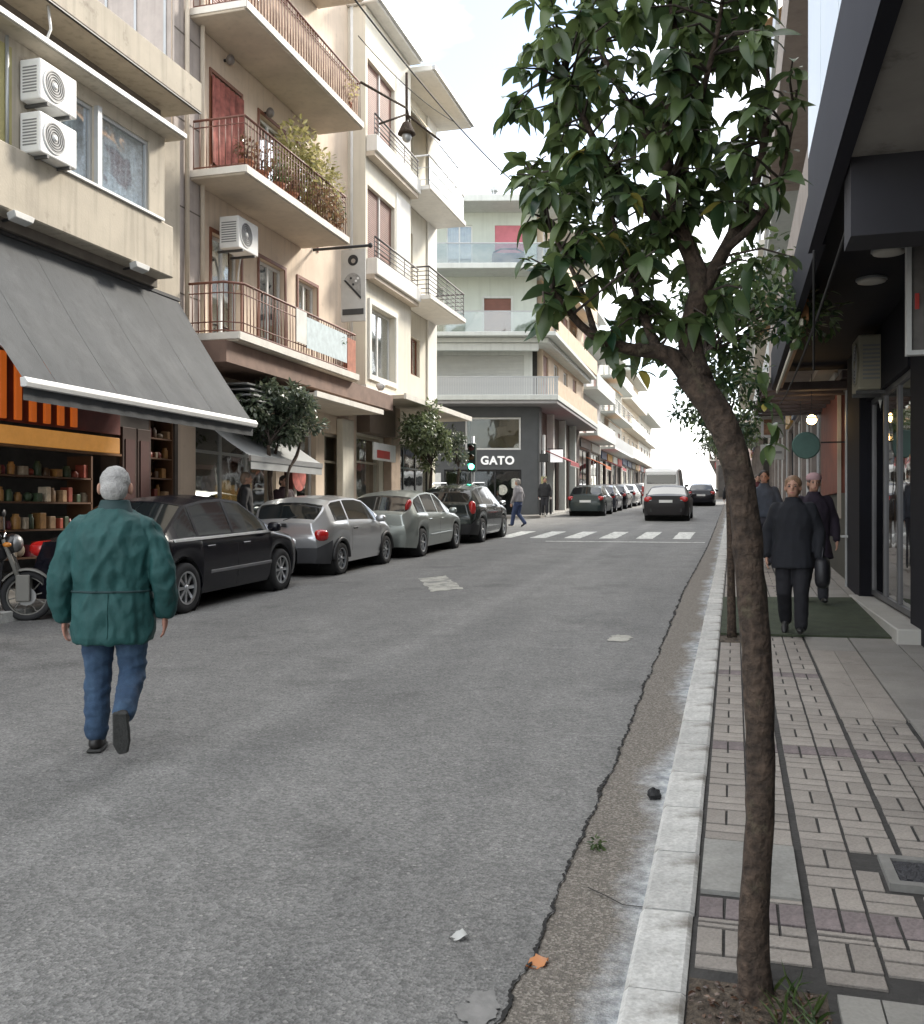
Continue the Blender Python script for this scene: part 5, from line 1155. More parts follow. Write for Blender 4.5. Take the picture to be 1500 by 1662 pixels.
def wheel(par, x, y, r, side, spokes, w=.19, rimm=None):
    """wheel = tyre mesh with the rim, spokes and cap below it"""
    rot = Matrix.Translation((x, y, r)) @ Matrix.Rotation(R(-90 * side), 4, 'X'); ri = r * .66
    t = MB().lathe([(ri, -w / 2), (r * .93, -w / 2), (r, -w / 2 + .03), (r, w / 2 - .03), (r * .93, w / 2), (ri, w / 2 - .005), (ri * .97, w / 2 - .02), (ri * .97, -w / 2)], 32, rot, cap=False).build('wheel', m_tyre, par, local=True, smooth=True)
    rm = rimm or m_rim
    MB().lathe([(ri, w / 2 - .006), (ri * .92, w / 2 - .016), (ri * .90, w / 2 - .05), (ri * .90, -.02), (.02, -.02)], 32, rot, cap=False).build('rim_dish', m_trim, t, local=True)
    MB().lathe([(ri * 1.01, w / 2 - .02), (ri * 1.01, w / 2 - .002), (ri * .90, w / 2 - .008), (ri * .90, w / 2 - .03)], 32, rot, cap=False).build('rim', rm, t, local=True)
    for k in range(spokes):
        a = 2 * PI * k / spokes; c, s = math.cos(a), math.sin(a); ww = .085 if spokes < 7 else .05
        P = []
        for q, h, wd in ((.12, .0, ww * .7), (.95, -.012, ww)):
            for sg in (-1, 1): P.append(rot @ Vector((ri * q * c - sg * ri * wd * 2.2 * s, ri * q * s + sg * ri * wd * 2.2 * c, w / 2 - .02 + h)))
        P += [p + (rot.to_3x3() @ Vector((0, 0, -.03))) for p in P[:4]]
        MB().add(P, [(0, 2, 3, 1), (4, 5, 7, 6), (0, 4, 6, 2), (1, 3, 7, 5)]).build('spoke', rm, t, local=True)
    MB().lathe([(ri * .2, w / 2 - .035), (ri * .18, w / 2 - .012), (.002, w / 2 - .008)], 14, rot, cap=False).build('hub_cap', rm, t, local=True, smooth=True)
def car(name, label, loc, group, L, W, top, shoulder, wheels, r, paint, wins, screen, back, tum=.38, sill=.20, crown=.06, bumper=None, spokes=6, tails=(), heads=(), plate=None, mould=None, handles=(), mirror=None,
        nose=.26, tailk=.18, rot=0.0, doors=(), hatch=None, extra=None, rimm=None, cat='car', glassm=None, bump_rear=None):
    """lofted body: top = centre-line profile, shoulder = window line; x forward, y left, z up"""
    o = thing(name, label, cat, loc, street_rot(rot), group); hw = W / 2; x0, x1 = -L / 2, L / 2; Ra = r + .055
    xs = {x0, x1} | {p[0] for p in top} | {p[0] for p in shoulder} | {q for w in wins for q in w} | set(screen) | set(back or ())
    for wx in wheels:
        for k in range(13): xs.add(wx + Ra * math.cos(PI * k / 12))
    x = x0
    while x < x1: xs.add(x); x += .09
    for e in (.015, .04, .08, .14, .2): xs |= {x0 + e, x1 - e}
    xs = sorted(q for q in xs if x0 <= q <= x1); X = [xs[0]]
    for q in xs[1:]:
        if q - X[-1] > .006: X.append(q)
    X[-1] = x1
    def wb(x):
        e = 1.0
        d = x - (x1 - .75)
        if d > 0: e -= nose * (d / .75) ** 2.6
        d = (x0 + .6) - x
        if d > 0: e -= tailk * (d / .6) ** 2.6
        return hw * e
    def zb(x):
        z = sill + (.05 * max(0, (abs(x) - (L / 2 - .5)) / .5))
        for wx in wheels:
            if abs(x - wx) < Ra: z = max(z, r + math.sqrt(Ra * Ra - (x - wx) ** 2))
        return z
    ST = (0, .16, .36, .58, .80, .93, 1); SPf = (.93, .972, .995, 1.0, .99, .972, .945); GT = (.07, .93, 1.0); TK = (.06, .3, .55, .8, 1.0)
    rows = []
    for x in X:
        e = min(1.0, (x - x0) / .25, (x1 - x) / .25); cr = crown * max(0.15, e); tz = pl(top, x); zs = min(pl(shoulder, x), tz - cr); b = min(zb(x), zs - .02); w = wb(x)
        sec = [(w * s, b + (zs - b) * t) for s, t in zip(SPf, ST)]
        ze = max(zs, tz - cr); ys = sec[-1][0]; ye = ys - (ze - zs) * tum - .02
        sec += [(ys + (ye - ys) * g, zs + (ze - zs) * g) for g in GT]
        sec += [(ye * (1 - k), ze + (tz - ze) * (1 - (1 - k) ** 2)) for k in TK]
        rows.append(sec)
    nr = len(rows[0]); parts = {}
    V = []
    for i, x in enumerate(X):
        for j in range(nr): V.append(Vector((x, rows[i][j][0], rows[i][j][1])))
        for j in range(nr): V.append(Vector((x, -rows[i][j][0], rows[i][j][1])))
    gi = lambda i, j, s: i * 2 * nr + (nr if s else 0) + j
    def part(n): return parts.setdefault(n, [])
    for i in range(len(X) - 1):
        xm = (X[i] + X[i + 1]) / 2; hgt = rows[i][9][1] - rows[i][6][1] + rows[i + 1][9][1] - rows[i + 1][6][1]
        for s in (0, 1):
            for j in range(nr - 1):
                k = 'body'
                if j == 7 and hgt > .16:
                    for wi, (a, b) in enumerate(wins):
                        if a < xm < b: k = ('side_window', wi, s)
                if j >= 10 and screen[0] < xm < screen[1]: k = 'windscreen'
                if j >= 10 and back and back[0] < xm < back[1]: k = 'rear_window'
                part(k).append([gi(i, j, s), gi(i + 1, j, s), gi(i + 1, j + 1, s), gi(i, j + 1, s)])
    # end caps
    for i, sg in ((0, -1), (len(X) - 1, 1)):
        m = 8; idx = []
        for j in range(7):
            y, z = rows[i][j]; rowi = []
            for k in range(m + 1):
                t = -1 + 2 * k / m
                if k == 0: rowi.append(gi(i, j, 1))
                elif k == m: rowi.append(gi(i, j, 0))
                else:
                    V.append(Vector((X[i] + sg * .05 * (1 - t * t) * (1 - ((j - 3) / 4) ** 2 * .6), y * t, z))); rowi.append(len(V) - 1)
            idx.append(rowi)
        for j in range(6):
            for k in range(m): part('body').append([idx[j][k], idx[j][k + 1], idx[j + 1][k + 1], idx[j + 1][k]])
        tl = idx[6]; topc = [gi(i, j, 1) for j in range(7, nr)] + [gi(i, j, 0) for j in range(nr - 2, 6, -1)]
        part('body').append(tl + topc[::-1])
    def emit(nm, faces, mat, name, par=o, off=0.0, sm=True):
        mp = {}; vs = []; fs = []
        for f in faces:
            q = []
            for v in f:
                if v not in mp: mp[v] = len(vs); vs.append(V[v])
                q.append(mp[v])
            fs.append(q)
        me = MB(); me.v = [v.copy() for v in vs]; me.f = fs; ob = me.build(name, mat, par, local=True, smooth=sm)
        bm = bmesh.new(); bm.from_mesh(ob.data); bmesh.ops.remove_doubles(bm, verts=bm.verts, dist=.0008)
        if off:
            bm.normal_update()
            # outward from the car's middle
            for v in bm.verts:
                n = v.normal.copy(); c = Vector((v.co.x * .6, 0, .7)); n = n if n.dot(v.co - c) > 0 else -n; v.co += n * off
        bm.to_mesh(ob.data); bm.free()
        return ob
    body = emit('b', parts['body'], paint, 'body')
    md = body.modifiers.new('edges', 'EDGE_SPLIT'); md.split_angle = R(38)
    gm_ = glassm or m_cglass
    for k, f in parts.items():
        if k == 'body': continue
        emit(k, f, gm_, k if isinstance(k, str) else k[0], off=-.004)
    # bumpers taken from the body's own surface
    bm_ = bumper if bumper else paint
    for nm, test, top_j in (('rear_bumper', lambda x: x < x0 + (.42 if bump_rear is None else bump_rear), 3), ('front_bumper', lambda x: x > x1 - .34, 3)):
        fs = [f for f in parts['body'] if all(test(V[v].x) for v in f) and sum(V[v].z for v in f) / len(f) < .56 and abs(sum(V[v].z for v in f) / len(f)) > .0 and len(f) == 4]
        if fs: emit(nm, fs, bm_, nm, off=.014, sm=True)
    # underbody, wheel wells, wheels
    MB().box((x0 + .25, -hw * .66, sill - .02), (x1 - .25, hw * .66, .62)).build('underbody', m_under, o, local=True)
    for wx in wheels:
        MB().tube([(wx, -hw * .955, r), (wx, hw * .955, r)], Ra + .004, 24, cap=False).build('wheel_well', m_under, o, local=True)
    for wx in wheels:
        for s in (-1, 1): wheel(o, wx, s * (hw - .105), r, s, spokes, rimm=rimm)
    for p_, rr, rotm in tails:
        for s in (-1, 1):
            q = Matrix.Rotation(R(rotm[0] * s), 3, 'Z') @ Matrix.Rotation(R(rotm[1]), 3, 'Y') @ Matrix.Rotation(R(rotm[2] * s), 3, 'X')
            t = MB().ball((p_[0], s * p_[1], p_[2]), rr, 14, 10, q, .75).build('tail_light', m_tail, o, local=True, smooth=True)
            MB().ball((p_[0] - .012, s * (p_[1] - .01), p_[2] - rr[2] * .35), (rr[0] * .9, rr[1] * .6, rr[2] * .3), 10, 8, q).build('reverse_lens', m_lens, t, local=True, smooth=True)
    for p_, rr, rotm in heads:
        for s in (-1, 1): MB().ball((p_[0], s * p_[1], p_[2]), rr, 14, 10, Matrix.Rotation(R(rotm * s), 3, 'Z'), .8).build('headlight', m_lens, o, local=True, smooth=True)
    if plate: MB().box((plate[0] - .008, -.26, plate[1] - .055), (plate[0] + .01, .26, plate[1] + .055)).build('number_plate', m_plate, o, local=True)
    for hx, hz in handles:
        for s in (-1, 1): MB().box((hx - .10, s * (hw * .985) - .012, hz - .018), (hx + .10, s * (hw * .985) + .022, hz + .018)).build('door_handle', paint if not bumper else m_trim, o, local=True, bev=.008)
    if mould:
        for s in (-1, 1): MB().box((mould[0], s * hw * .988 - .01, mould[2] - .025), (mould[1], s * hw * .988 + .016, mould[2] + .025)).build('side_moulding', mould[3], o, local=True, bev=.008)
    if mirror:
        for s in (-1, 1): MB().ball((mirror[0], s * (hw + .06), mirror[1]), (.07, .10, .07), 12, 8, None, .7).build('wing_mirror', mirror[2] if len(mirror) > 2 else paint, o, local=True, smooth=True)
    for dx, za, zt in doors:
        for s in (-1, 1):
            ln = MB(); N = 7
            for k in range(N):
                z = za + (zt - za) * k / (N - 1); i = min(range(len(X)), key=lambda q: abs(X[q] - dx)); sec = rows[i]
                y = next((sec[j][0] + (sec[j + 1][0] - sec[j][0]) * (z - sec[j][1]) / max(sec[j + 1][1] - sec[j][1], 1e-5) for j in range(nr - 1) if sec[j][1] <= z <= sec[j + 1][1]), sec[3][0])
                ln.v += [Vector((dx - .004, s * (y + .002), z)), Vector((dx + .004, s * (y + .002), z))]
            for k in range(N - 1): ln.f.append([2 * k, 2 * k + 1, 2 * k + 3, 2 * k + 2])
            ln.build('door_gap', m_under, o, local=True)
    if extra: extra(o)
    return o
def gp(x, y): return (x, y, gz(y))
PARK = 'cars parked along the left kerb'
p_black = M('paint_black_blue', (.006, .006, .010), .22, metal=.0, var=.04, coat=.1, spec=.3); p_silver = M('paint_silver', (.50, .51, .52), .30, metal=.75, var=.03, coat=.6)
p_grey = M('paint_silver_green', (.33, .36, .34), .32, metal=.7, var=.03, coat=.6); p_dk = M('paint_dark_green', (.025, .032, .030), .25, metal=.5, var=.04, coat=.8); p_teal = M('paint_dark_teal', (.022, .034, .034), .35, metal=.2, var=.04, coat=.3); p_bgrey = M('paint_graphite', (.020, .018, .019), .45, metal=.0, var=.03, coat=.0, spec=.25); p_wht = M('paint_white', (.72, .72, .70), .35, var=.03, coat=.4)
# black saloon (hatch tail) nearest
def corolla_extra(o):
    for s in (-1, 1): MB().box((-1.55, s * .826 - .02, .900), (1.02, s * .826 + .010, .932)).build('window_trim', m_white, o, local=True)
    MB().box((-2.13, -.5, .86), (-2.11, .5, .90)).build('boot_trim', m_chrome, o, local=True)
car('parked_car', 'black saloon car parked nearest, partly hidden by the man in the green jacket', gp(-7.42, 11.86), PARK, 4.36, 1.72,
    [(-2.18, .74), (-2.15, .94), (-1.72, 1.02), (-1.05, 1.40), (-.6, 1.455), (-.1, 1.47), (.35, 1.43), (1.12, 1.0), (1.3, .96), (1.8, .86), (2.08, .74), (2.18, .62)],
    [(-2.18, .70), (-1.9, .93), (-1.0, .925), (0, .91), (1.1, .90), (1.7, .80), (2.18, .58)], (-1.30, 1.30), .315, p_black, [(-1.42, -1.0), (-.95, -.10), (-.03, .98)], (.37, 1.10), (-1.70, -1.07),
    spokes=8, tails=(((-2.02, .66, .84), (.11, .19, .10), (20, 0, 0)),), heads=(((1.98, .60, .68), (.17, .14, .08), -22),), plate=(-2.235, .78), mould=(-.75, .95, .47, M('mould_grey', (.14, .14, .145), .4)), handles=((-.72, .80), (.22, .79)), mirror=(.92, .98), doors=((1.02, .3, .88), (-.03, .25, .9), (-.98, .35, .9)), extra=corolla_extra)
# small silver hatchback with black bumpers
def ka_extra(o):
    MB().box((-1.845, -.07, .87), (-1.80, .07, .93)).build('tailgate_handle', m_trim, o, local=True, bev=.01)
    MB().tube([(-1.80, 0, .98), (-1.70, -.25, 1.06)], .008, 5).build('rear_wiper', m_trim, o, local=True)
    for s in (-1, 1):
        for wx in (-1.12, 1.12):
            MB().tube([(wx + .345 * math.cos(a), s * .795, .29 + .345 * math.sin(a)) for a in [PI * k / 14 for k in range(15)]], .035, 8).build('arch_trim', m_trim, o, local=True, smooth=True)
car('parked_car', 'small rounded silver hatchback with dark grey bumpers, second in the parked row', gp(-7.46, 16.78), PARK, 3.60, 1.63,
    [(-1.80, .74), (-1.77, .93), (-1.70, 1.0), (-1.46, 1.27), (-1.2, 1.36), (-.6, 1.395), (-.1, 1.39), (.25, 1.34), (.95, .99), (1.15, .95), (1.5, .83), (1.72, .68), (1.80, .56)],
    [(-1.80, .70), (-1.5, .93), (-.8, .93), (.3, .90), (1.0, .85), (1.5, .72), (1.80, .52)], (-1.12, 1.12), .285, p_silver, [(-1.32, -.76), (-.70, .70)], (.27, .93), (-1.69, -1.43), bumper=M('plastic_dark_grey', (.045, .046, .05), .6), bump_rear=.62, tailk=.24, nose=.34,
    spokes=8, rimm=m_rimc, tails=(((-1.66, .63, .72), (.14, .12, .105), (35, 0, 0)),), heads=(((1.60, .55, .66), (.12, .14, .09), -30),), plate=(-1.868, .50), handles=((-.48, .80),), mirror=(.62, .93), doors=((.78, .32, .86), (-.66, .4, .9)), extra=ka_extra)
# silver-green five-door hatchback with high tail lights
car('parked_car', 'silver green hatchback with high red tail lights, third in the parked row', gp(-7.36, 21.15), PARK, 4.15, 1.70,
    [(-2.07, .72), (-2.03, .95), (-1.95, 1.0), (-1.50, 1.33), (-1.0, 1.43), (-.4, 1.455), (.1, 1.42), (.95, 1.0), (1.2, .96), (1.7, .83), (2.0, .68), (2.07, .58)],
    [(-2.07, .70), (-1.8, .95), (-.9, .93), (.4, .89), (1.1, .85), (1.7, .74), (2.07, .54)], (-1.30, 1.30), .305, p_grey, [(-1.60, -1.05), (-.98, -.15), (-.08, .78)], (.12, .93), (-1.92, -1.46), spokes=7, tails=(((-1.72, .64, 1.10), (.13, .05, .16), (12, -35, -18)),), heads=(((1.86, .56, .68), (.15, .15, .09), -26),), plate=(-2.125, .62), mould=(-.8, .9, .45, p_grey), handles=((-.78, .80), (.12, .79)), mirror=(.72, .95), doors=((.85, .3, .86), (-.08, .25, .88), (-1.02, .35, .9)))
# dark hatchback / small SUV with big red lights
car('parked_car', 'dark green tall hatchback with roof rails and red lights, farthest before the crossing', gp(-7.32, 26.05), PARK, 3.95, 1.72,
    [(-1.97, .75), (-1.94, 1.02), (-1.88, 1.08), (-1.62, 1.46), (-1.2, 1.54), (-.4, 1.57), (.15, 1.53), (.90, 1.08), (1.2, 1.03), (1.65, .90), (1.92, .74), (1.97, .62)],
    [(-1.97, .72), (-1.75, 1.0), (-.9, .99), (.4, .96), (1.1, .92), (1.7, .80), (1.97, .58)], (-1.22, 1.22), .325, p_dk, [(-1.6, -1.05), (-.98, -.15), (-.08, .75)], (.17, .88), (-1.86, -1.60), bumper=m_trim, spokes=6, tails=(((-1.82, .70, .93), (.10, .09, .19), (22, 0, 0)),), heads=(((1.76, .58, .78), (.14, .14, .09), -26),), plate=(-2.02, .68), handles=((-.75, .86), (.12, .85)), mirror=(.70, 1.02, m_chrome), doors=((.82, .34, .92), (-.08, .3, .94)),
    extra=lambda o: [MB().tube([(-1.3, s * .56, 1.54), (-1.2, s * .56, 1.60), (.0, s * .56, 1.60), (.1, s * .56, 1.55)], .016, 6).build('roof_rail', m_alu, o, local=True) for s in (-1, 1)])
# dark saloon parked beyond the crossing
far = car('parked_car', 'dark teal hatchback parked beyond the crossing by the bollards', gp(-6.62, 46.1), PARK, 4.0, 1.70,
    [(-2.0, .72), (-1.96, .97), (-1.9, 1.02), (-1.45, 1.36), (-1.0, 1.44), (-.4, 1.46), (.1, 1.42), (.95, 1.0), (1.6, .86), (1.95, .68), (2.0, .58)],
    [(-2.0, .70), (-1.75, .95), (-.9, .93), (.4, .89), (1.1, .85), (1.7, .74), (2.0, .54)], (-1.25, 1.25), .30, p_teal, [(-1.50, -1.05), (-.98, -.15), (-.08, .78)], (.12, .93), (-1.87, -1.42), spokes=6, tails=(((-1.92, .66, .84), (.08, .18, .10), (18, 0, 0)),), heads=(((1.8, .56, .68), (.15, .15, .09), -26),), plate=(-2.055, .70), mirror=(.72, .95))
# graphite saloon driving away
car('driven_car', 'graphite saloon with wide red tail lights driving away past the crossing', gp(-2.60, 40.9), 'cars driving up the street', 4.5, 1.80,
    [(-2.25, .80), (-2.22, 1.02), (-1.75, 1.08), (-1.0, 1.38), (-.5, 1.43), (0, 1.43), (.45, 1.38), (1.2, 1.0), (1.4, .97), (2.0, .84), (2.25, .64)],
    [(-2.25, .74), (-1.95, .97), (-1.0, .95), (0, .93), (1.2, .90), (1.8, .80), (2.25, .58)], (-1.40, 1.40), .325, p_bgrey, [(-1.4, -.95), (-.88, -.05), (.03, 1.02)], (.47, 1.18), (-1.72, -1.02), spokes=6, tails=(((-2.17, .57, .88), (.07, .30, .115), (10, 0, 0)),), heads=(((2.05, .62, .68), (.15, .15, .08), -22),), plate=(-2.305, .80), mirror=(.95, 1.0),
    extra=lambda o: [MB().box((-2.285, -.62, .38), (-2.255, .62, .52)).build('rear_diffuser', m_trim, o, local=True)] + [MB().tube([(-2.28, s * .5, .34), (-2.1, s * .5, .34)], .04, 10).build('exhaust', m_chrome, o, local=True) for s in (-1, 1)])
# white van ahead of it
car('driven_van', 'white van driving ahead of the graphite saloon', gp(-3.45, 50.6), 'cars driving up the street', 5.2, 1.95,
    [(-2.60, .85), (-2.58, 2.05), (-2.4, 2.22), (-1.5, 2.28), (.8, 2.26), (1.1, 2.18), (1.75, 1.32), (2.4, 1.05), (2.6, .75)],
    [(-2.60, .82), (-2.5, 1.15), (1.2, 1.15), (2.0, 1.05), (2.6, .68)], (-1.65, 1.75), .34, p_wht, [(-2.3, -1.3), (-1.2, .2), (.3, 1.5)], (1.12, 1.74), None, tum=.10, nose=.2, tailk=.06, spokes=6, tails=(((-2.60, .90, 1.12), (.03, .055, .26), (0, 0, 0)),), plate=(-2.665, .72), mirror=(1.5, 1.35, m_trim),
    extra=lambda o: [MB().box((-2.625, -.70, 1.48), (-2.60, .70, 1.92)).build('rear_window', m_cglass, o, local=True, bev=.03), MB().box((-2.68, -.85, .42), (-2.60, .85, .60)).build('rear_step', m_trim, o, local=True)])
# further parked cars, copies of the far hatchback
def rep(o, x, y, label, paint=None, group=PARK, rz=0):
    c = copy_tree(o); c.location = gp(x, y); c['label'] = label; c['group'] = group; c.rotation_euler = street_rot(rz)
    if paint:
        for ch in c.children:
            if ch.data.materials and ch.data.materials[0] == p_teal: ch.data = ch.data.copy(); ch.data.materials[0] = paint
    return c
rep(far, -6.75, 51.6, 'dark blue hatchback parked just ahead of the dark teal one', M('paint_navy', (.02, .025, .05), .3, metal=.4, coat=.7))
rep(far, -6.8, 57.2, 'black hatchback, third in the parked row beyond the crossing', p_black); rep(far, -6.8, 63.0, 'silver hatchback, fourth in the parked row beyond the crossing', p_silver)
rep(far, -6.8, 69.0, 'dark hatchback, fifth in the parked row beyond the crossing', p_bgrey); rep(far, -6.8, 75.5, 'white hatchback, farthest in the parked row beyond the crossing', p_wht)
rep(far, -2.0, 64, 'dark car driving on the right lane well ahead of the van', p_black, 'cars driving up the street'); rep(far, -2.2, 73, 'grey car farthest up the right lane', p_grey, 'cars driving up the street')

# ================================================================== motorcycle by the left kerb
MO = thing('motorcycle', 'black motorcycle with pale mudguard parked behind the black saloon', 'motorcycle', (-8.62, 9.30, gz(9.30)), (0, 0, R(30)))
# local: x forward (towards the road), y left, z up
m_mb = M('moto_black', (.014, .014, .016), .3, coat=.5); m_mg = M('moto_grey', (.15, .145, .13), .45, var=.12); m_eng = M('engine_alloy', (.22, .22, .22), .45, metal=.7, var=.15)
def mwheel(x, nm):
    rr = .30; rot = Matrix.Translation((x, 0, rr)) @ Matrix.Rotation(R(90), 4, 'X')
    t = MB().lathe([(.23, -.045), (.28, -.05), (.30, -.02), (.30, .02), (.28, .05), (.23, .045), (.225, 0)], 30, rot, cap=False).build('wheel', m_tyre, MO, local=True, smooth=True)
    MB().lathe([(.235, -.03), (.215, -.03), (.215, .03), (.235, .03)], 30, rot, cap=False).build('rim', m_mg, t, local=True)
    MB().lathe([(.05, -.05), (.05, .05)], 14, rot).build('hub', m_eng, t, local=True)
    for k in range(10):
        a = 2 * PI * k / 10; MB().tube([rot @ Vector((.04 * math.cos(a), .04 * math.sin(a), .03 * (-1) ** k)), rot @ Vector((.225 * math.cos(a + .2), .225 * math.sin(a + .2), 0))], .008, 5).build('spoke', m_mg, t, local=True)
    MB().lathe([(.11, .055), (.11, .062), (.05, .062), (.05, .055)], 24, rot, cap=False).build('brake_disc', m_eng, t, local=True)
mwheel(.55, 'f'); mwheel(-.62, 'r')
gd = MB(); N = 12
for k in range(N + 1):
    a = R(20 + 125 * k / N); c, s = math.cos(a), math.sin(a)
    for y, q in ((-.075, .31), (-.06, .335), (.06, .335), (.075, .31)): gd.v.append(Vector((.55 + q * c, y, .30 + q * s)))
for k in range(N):
    for j in range(3): gd.f.append([k * 4 + j, k * 4 + j + 1, (k + 1) * 4 + j + 1, (k + 1) * 4 + j])
gd.build('front_mudguard', m_mg, MO, local=True, smooth=True, recalc=False)
for s in (-1, 1):
    MB().tube([(.55, s * .085, .30), (.36, s * .085, .82), (.30, s * .085, .98)], [.028, .026, .024], 10).build('fork', m_mg, MO, local=True, smooth=True)
    bx('fork_guard', (.44, s * .11 - .012, .24), (.60, s * .11 + .012, .56), m_mg, MO, local=True, bev=.02)
    MB().tube([(.28, s * .10, 1.0), (.26, s * .22, 1.08), (.16, s * .36, 1.08)], .014, 8).build('handlebar', m_chrome, MO, local=True, smooth=True)
    MB().tube([(.16, s * .36, 1.08), (.10, s * .40, 1.08)], .02, 8).build('grip', m_black, MO, local=True)
    MB().tube([(.24, s * .28, 1.08), (.22, s * .34, 1.26)], .007, 5).build('mirror_stem', m_dark, MO, local=True)
    MB().ball((.22, s * .36, 1.29), (.02, .065, .05), 12, 8).build('mirror', m_dark, MO, local=True, smooth=True)
    MB().ball((.36, s * .17, .92), (.05, .03, .03)).build('indicator', M('indicator_amber', (.5, .18, .02), .3), MO, local=True, smooth=True)
MB().ball((.42, 0, .93), (.09, .11, .11)).build('headlight', m_eng, MO, local=True, smooth=True); MB().ball((.38, 0, .93), (.10, .12, .12)).build('headlight_shell', m_mb, MO, local=True, smooth=True)
MB().ball((.05, 0, .84), (.30, .15, .14), 16, 10, Matrix.Rotation(R(8), 3, 'Y'), .85).build('tank', m_mb, MO, local=True, smooth=True)
MB().ball((-.45, 0, .80), (.38, .14, .07), 16, 8, None, .7).build('seat', m_black, MO, local=True, smooth=True)
MB().ball((-.72, 0, .74), (.24, .11, .09), 12, 8).build('tail', m_mb, MO, local=True, smooth=True)
MB().box((-.20, -.15, .28), (.22, .15, .58)).build('engine', m_eng, MO, local=True, bev=.04); 
for k in range(5): MB().box((.0, -.14, .58 + k * .025), (.17, .14, .592 + k * .025)).build('cooling_fin', m_eng, MO, local=True)
MB().tube([(.15, -.12, .42), (.22, -.16, .30), (-.1, -.18, .22), (-.8, -.20, .34)], [.022, .024, .03, .045], 10).build('exhaust', m_chrome, MO, local=True, smooth=True)
MB().tube([(.30, 0, .9), (.0, 0, .66), (-.3, 0, .64), (-.62, 0, .32)], .025, 8).build('frame', m_mb, MO, local=True); MB().tube([(.28, 0, .78), (.24, 0, .35), (-.2, 0, .26)], .022, 8).build('down_tube', m_mb, MO, local=True)
MB().tube([(-.05, .14, .26), (-.02, .30, .02)], .012, 6).build('kick_stand', m_dark, MO, local=True)
# ================================================================== people
def remesh(mb, name, mat, parent, voxel=.012, smooth=6, wr=0.0, wf=9.0, seed=0, stretch=(1, 1, 1)):
    """fuse overlapping closed shapes into one continuous surface, smooth it, add cloth folds"""
    me = mb.mesh('tmp'); ob = bpy.data.objects.new('tmp', me); COL.objects.link(ob)
    m = ob.modifiers.new('r', 'REMESH'); m.mode = 'VOXEL'; m.voxel_size = voxel; m.adaptivity = 0
    s = ob.modifiers.new('s', 'SMOOTH'); s.iterations = smooth; s.factor = .5
    dg = bpy.context.evaluated_depsgraph_get(); dg.update(); out = bpy.data.meshes.new_from_object(ob.evaluated_get(dg)); bpy.data.objects.remove(ob)
    if wr:
        ns = [v.normal.copy() for v in out.vertices]
        for v, n in zip(out.vertices, ns):
            c = v.co; q = Vector((c.x * stretch[0], c.y * stretch[1], c.z * stretch[2])) * wf + Vector((seed, 0, 0))
            f = 1 - abs(mnoise.noise(q)) * 2.2; v.co += n * wr * (f * .6 + .38 * mnoise.noise(q * 2.3) + .10 * (1 - 2 * abs(mnoise.noise(q * 4.6))))
    out.name = name; out.materials.clear(); out.materials.append(mat); out.shade_smooth()
    o = bpy.data.objects.new(name, out); COL.objects.link(o)
    if parent is not None: o.parent = parent
    return o
def loft(mb, rings, n=20, p=.85):
    """rings of (z, cx, cy, rx, ry) stacked upward, closed at both ends"""
    b = len(mb.v); sg = lambda q: math.copysign(abs(q) ** p, q)
    for z, cx, cy, rx, ry in rings:
        for k in range(n): a = 2 * PI * k / n; mb.v.append(Vector((cx + rx * sg(math.cos(a)), cy + ry * sg(math.sin(a)), z)))
    for i in range(len(rings) - 1):
        for k in range(n): mb.f.append([b + i * n + k, b + i * n + (k + 1) % n, b + (i + 1) * n + (k + 1) % n, b + (i + 1) * n + k])
    mb.f.append([b + k for k in range(n)][::-1]); mb.f.append([b + (len(rings) - 1) * n + k for k in range(n)])
def limb(mb, pts, rad, n=12, balls=True):
    mb.tube(pts, rad, n)
    if balls:
        for p, r in zip(pts, rad): mb.ball(p, r * .99, 10, 8)
m_skin = M('skin', (.42, .235, .165), .55, var=.08, scale=12); m_skind = M('skin_hand', (.40, .20, .145), .55, var=.1, scale=20)
def hand(mb, w, d, side, s=1.0, curl=.5):
    """palm and five curled fingers hanging from the wrist w; d = pointing down-forward direction"""
    d = Vector(d).normalized(); w = Vector(w); out = Vector((side, 0, 0)); fw = d.cross(out) * side; fw = fw if fw.y > 0 else -fw
    palm = w + d * .045 * s; mb.ball(palm, (.018 * s, .040 * s, .050 * s), 10, 8)
    for k, (off, L) in enumerate(((.030, .070), (.010, .078), (-.010, .073), (-.030, .058))):
        a = w + d * .085 * s + fw * off * s; b1 = a + (d * .9 - out * .35 * curl) * L * .5 * s; c = b1 + (d * .55 - out * .85 * curl) * L * .5 * s
        limb(mb, [a - d * .02 * s, a, b1, c], [.0095 * s, .0095 * s, .0088 * s, .0075 * s], 8)
    a = w + d * .035 * s + fw * .038 * s; b1 = a + (d * .75 + fw * .55 - out * .2).normalized() * .035 * s; c = b1 + (d * .95 - out * .25).normalized() * .028 * s
    limb(mb, [a - fw * .015 * s, a, b1, c], [.012 * s, .0115 * s, .0105 * s, .009 * s], 8)
def head(mb, c, s=1.0, face=1):
    """skull, jaw, nose, ears; c = centre of the head, facing +y"""
    c = Vector(c)
    mb.ball(c + Vector((0, -.008 * s, .022 * s)), (.076 * s, .094 * s, .092 * s), 18, 14); mb.ball(c + Vector((0, .028 * s, -.052 * s)), (.056 * s, .062 * s, .062 * s), 14, 10)
    mb.ball(c + Vector((0, .094 * s, -.018 * s)), (.013 * s, .022 * s, .022 * s), 10, 8); mb.ball(c + Vector((0, .082 * s, .006 * s)), (.010 * s, .016 * s, .026 * s), 8, 6)
    mb.ball(c + Vector((0, .078 * s, -.062 * s)), (.026 * s, .012 * s, .010 * s), 10, 6)
    for q in (-1, 1): mb.ball(c + Vector((q * .080 * s, -.008 * s, -.012 * s)), (.012 * s, .022 * s, .034 * s), 10, 8)
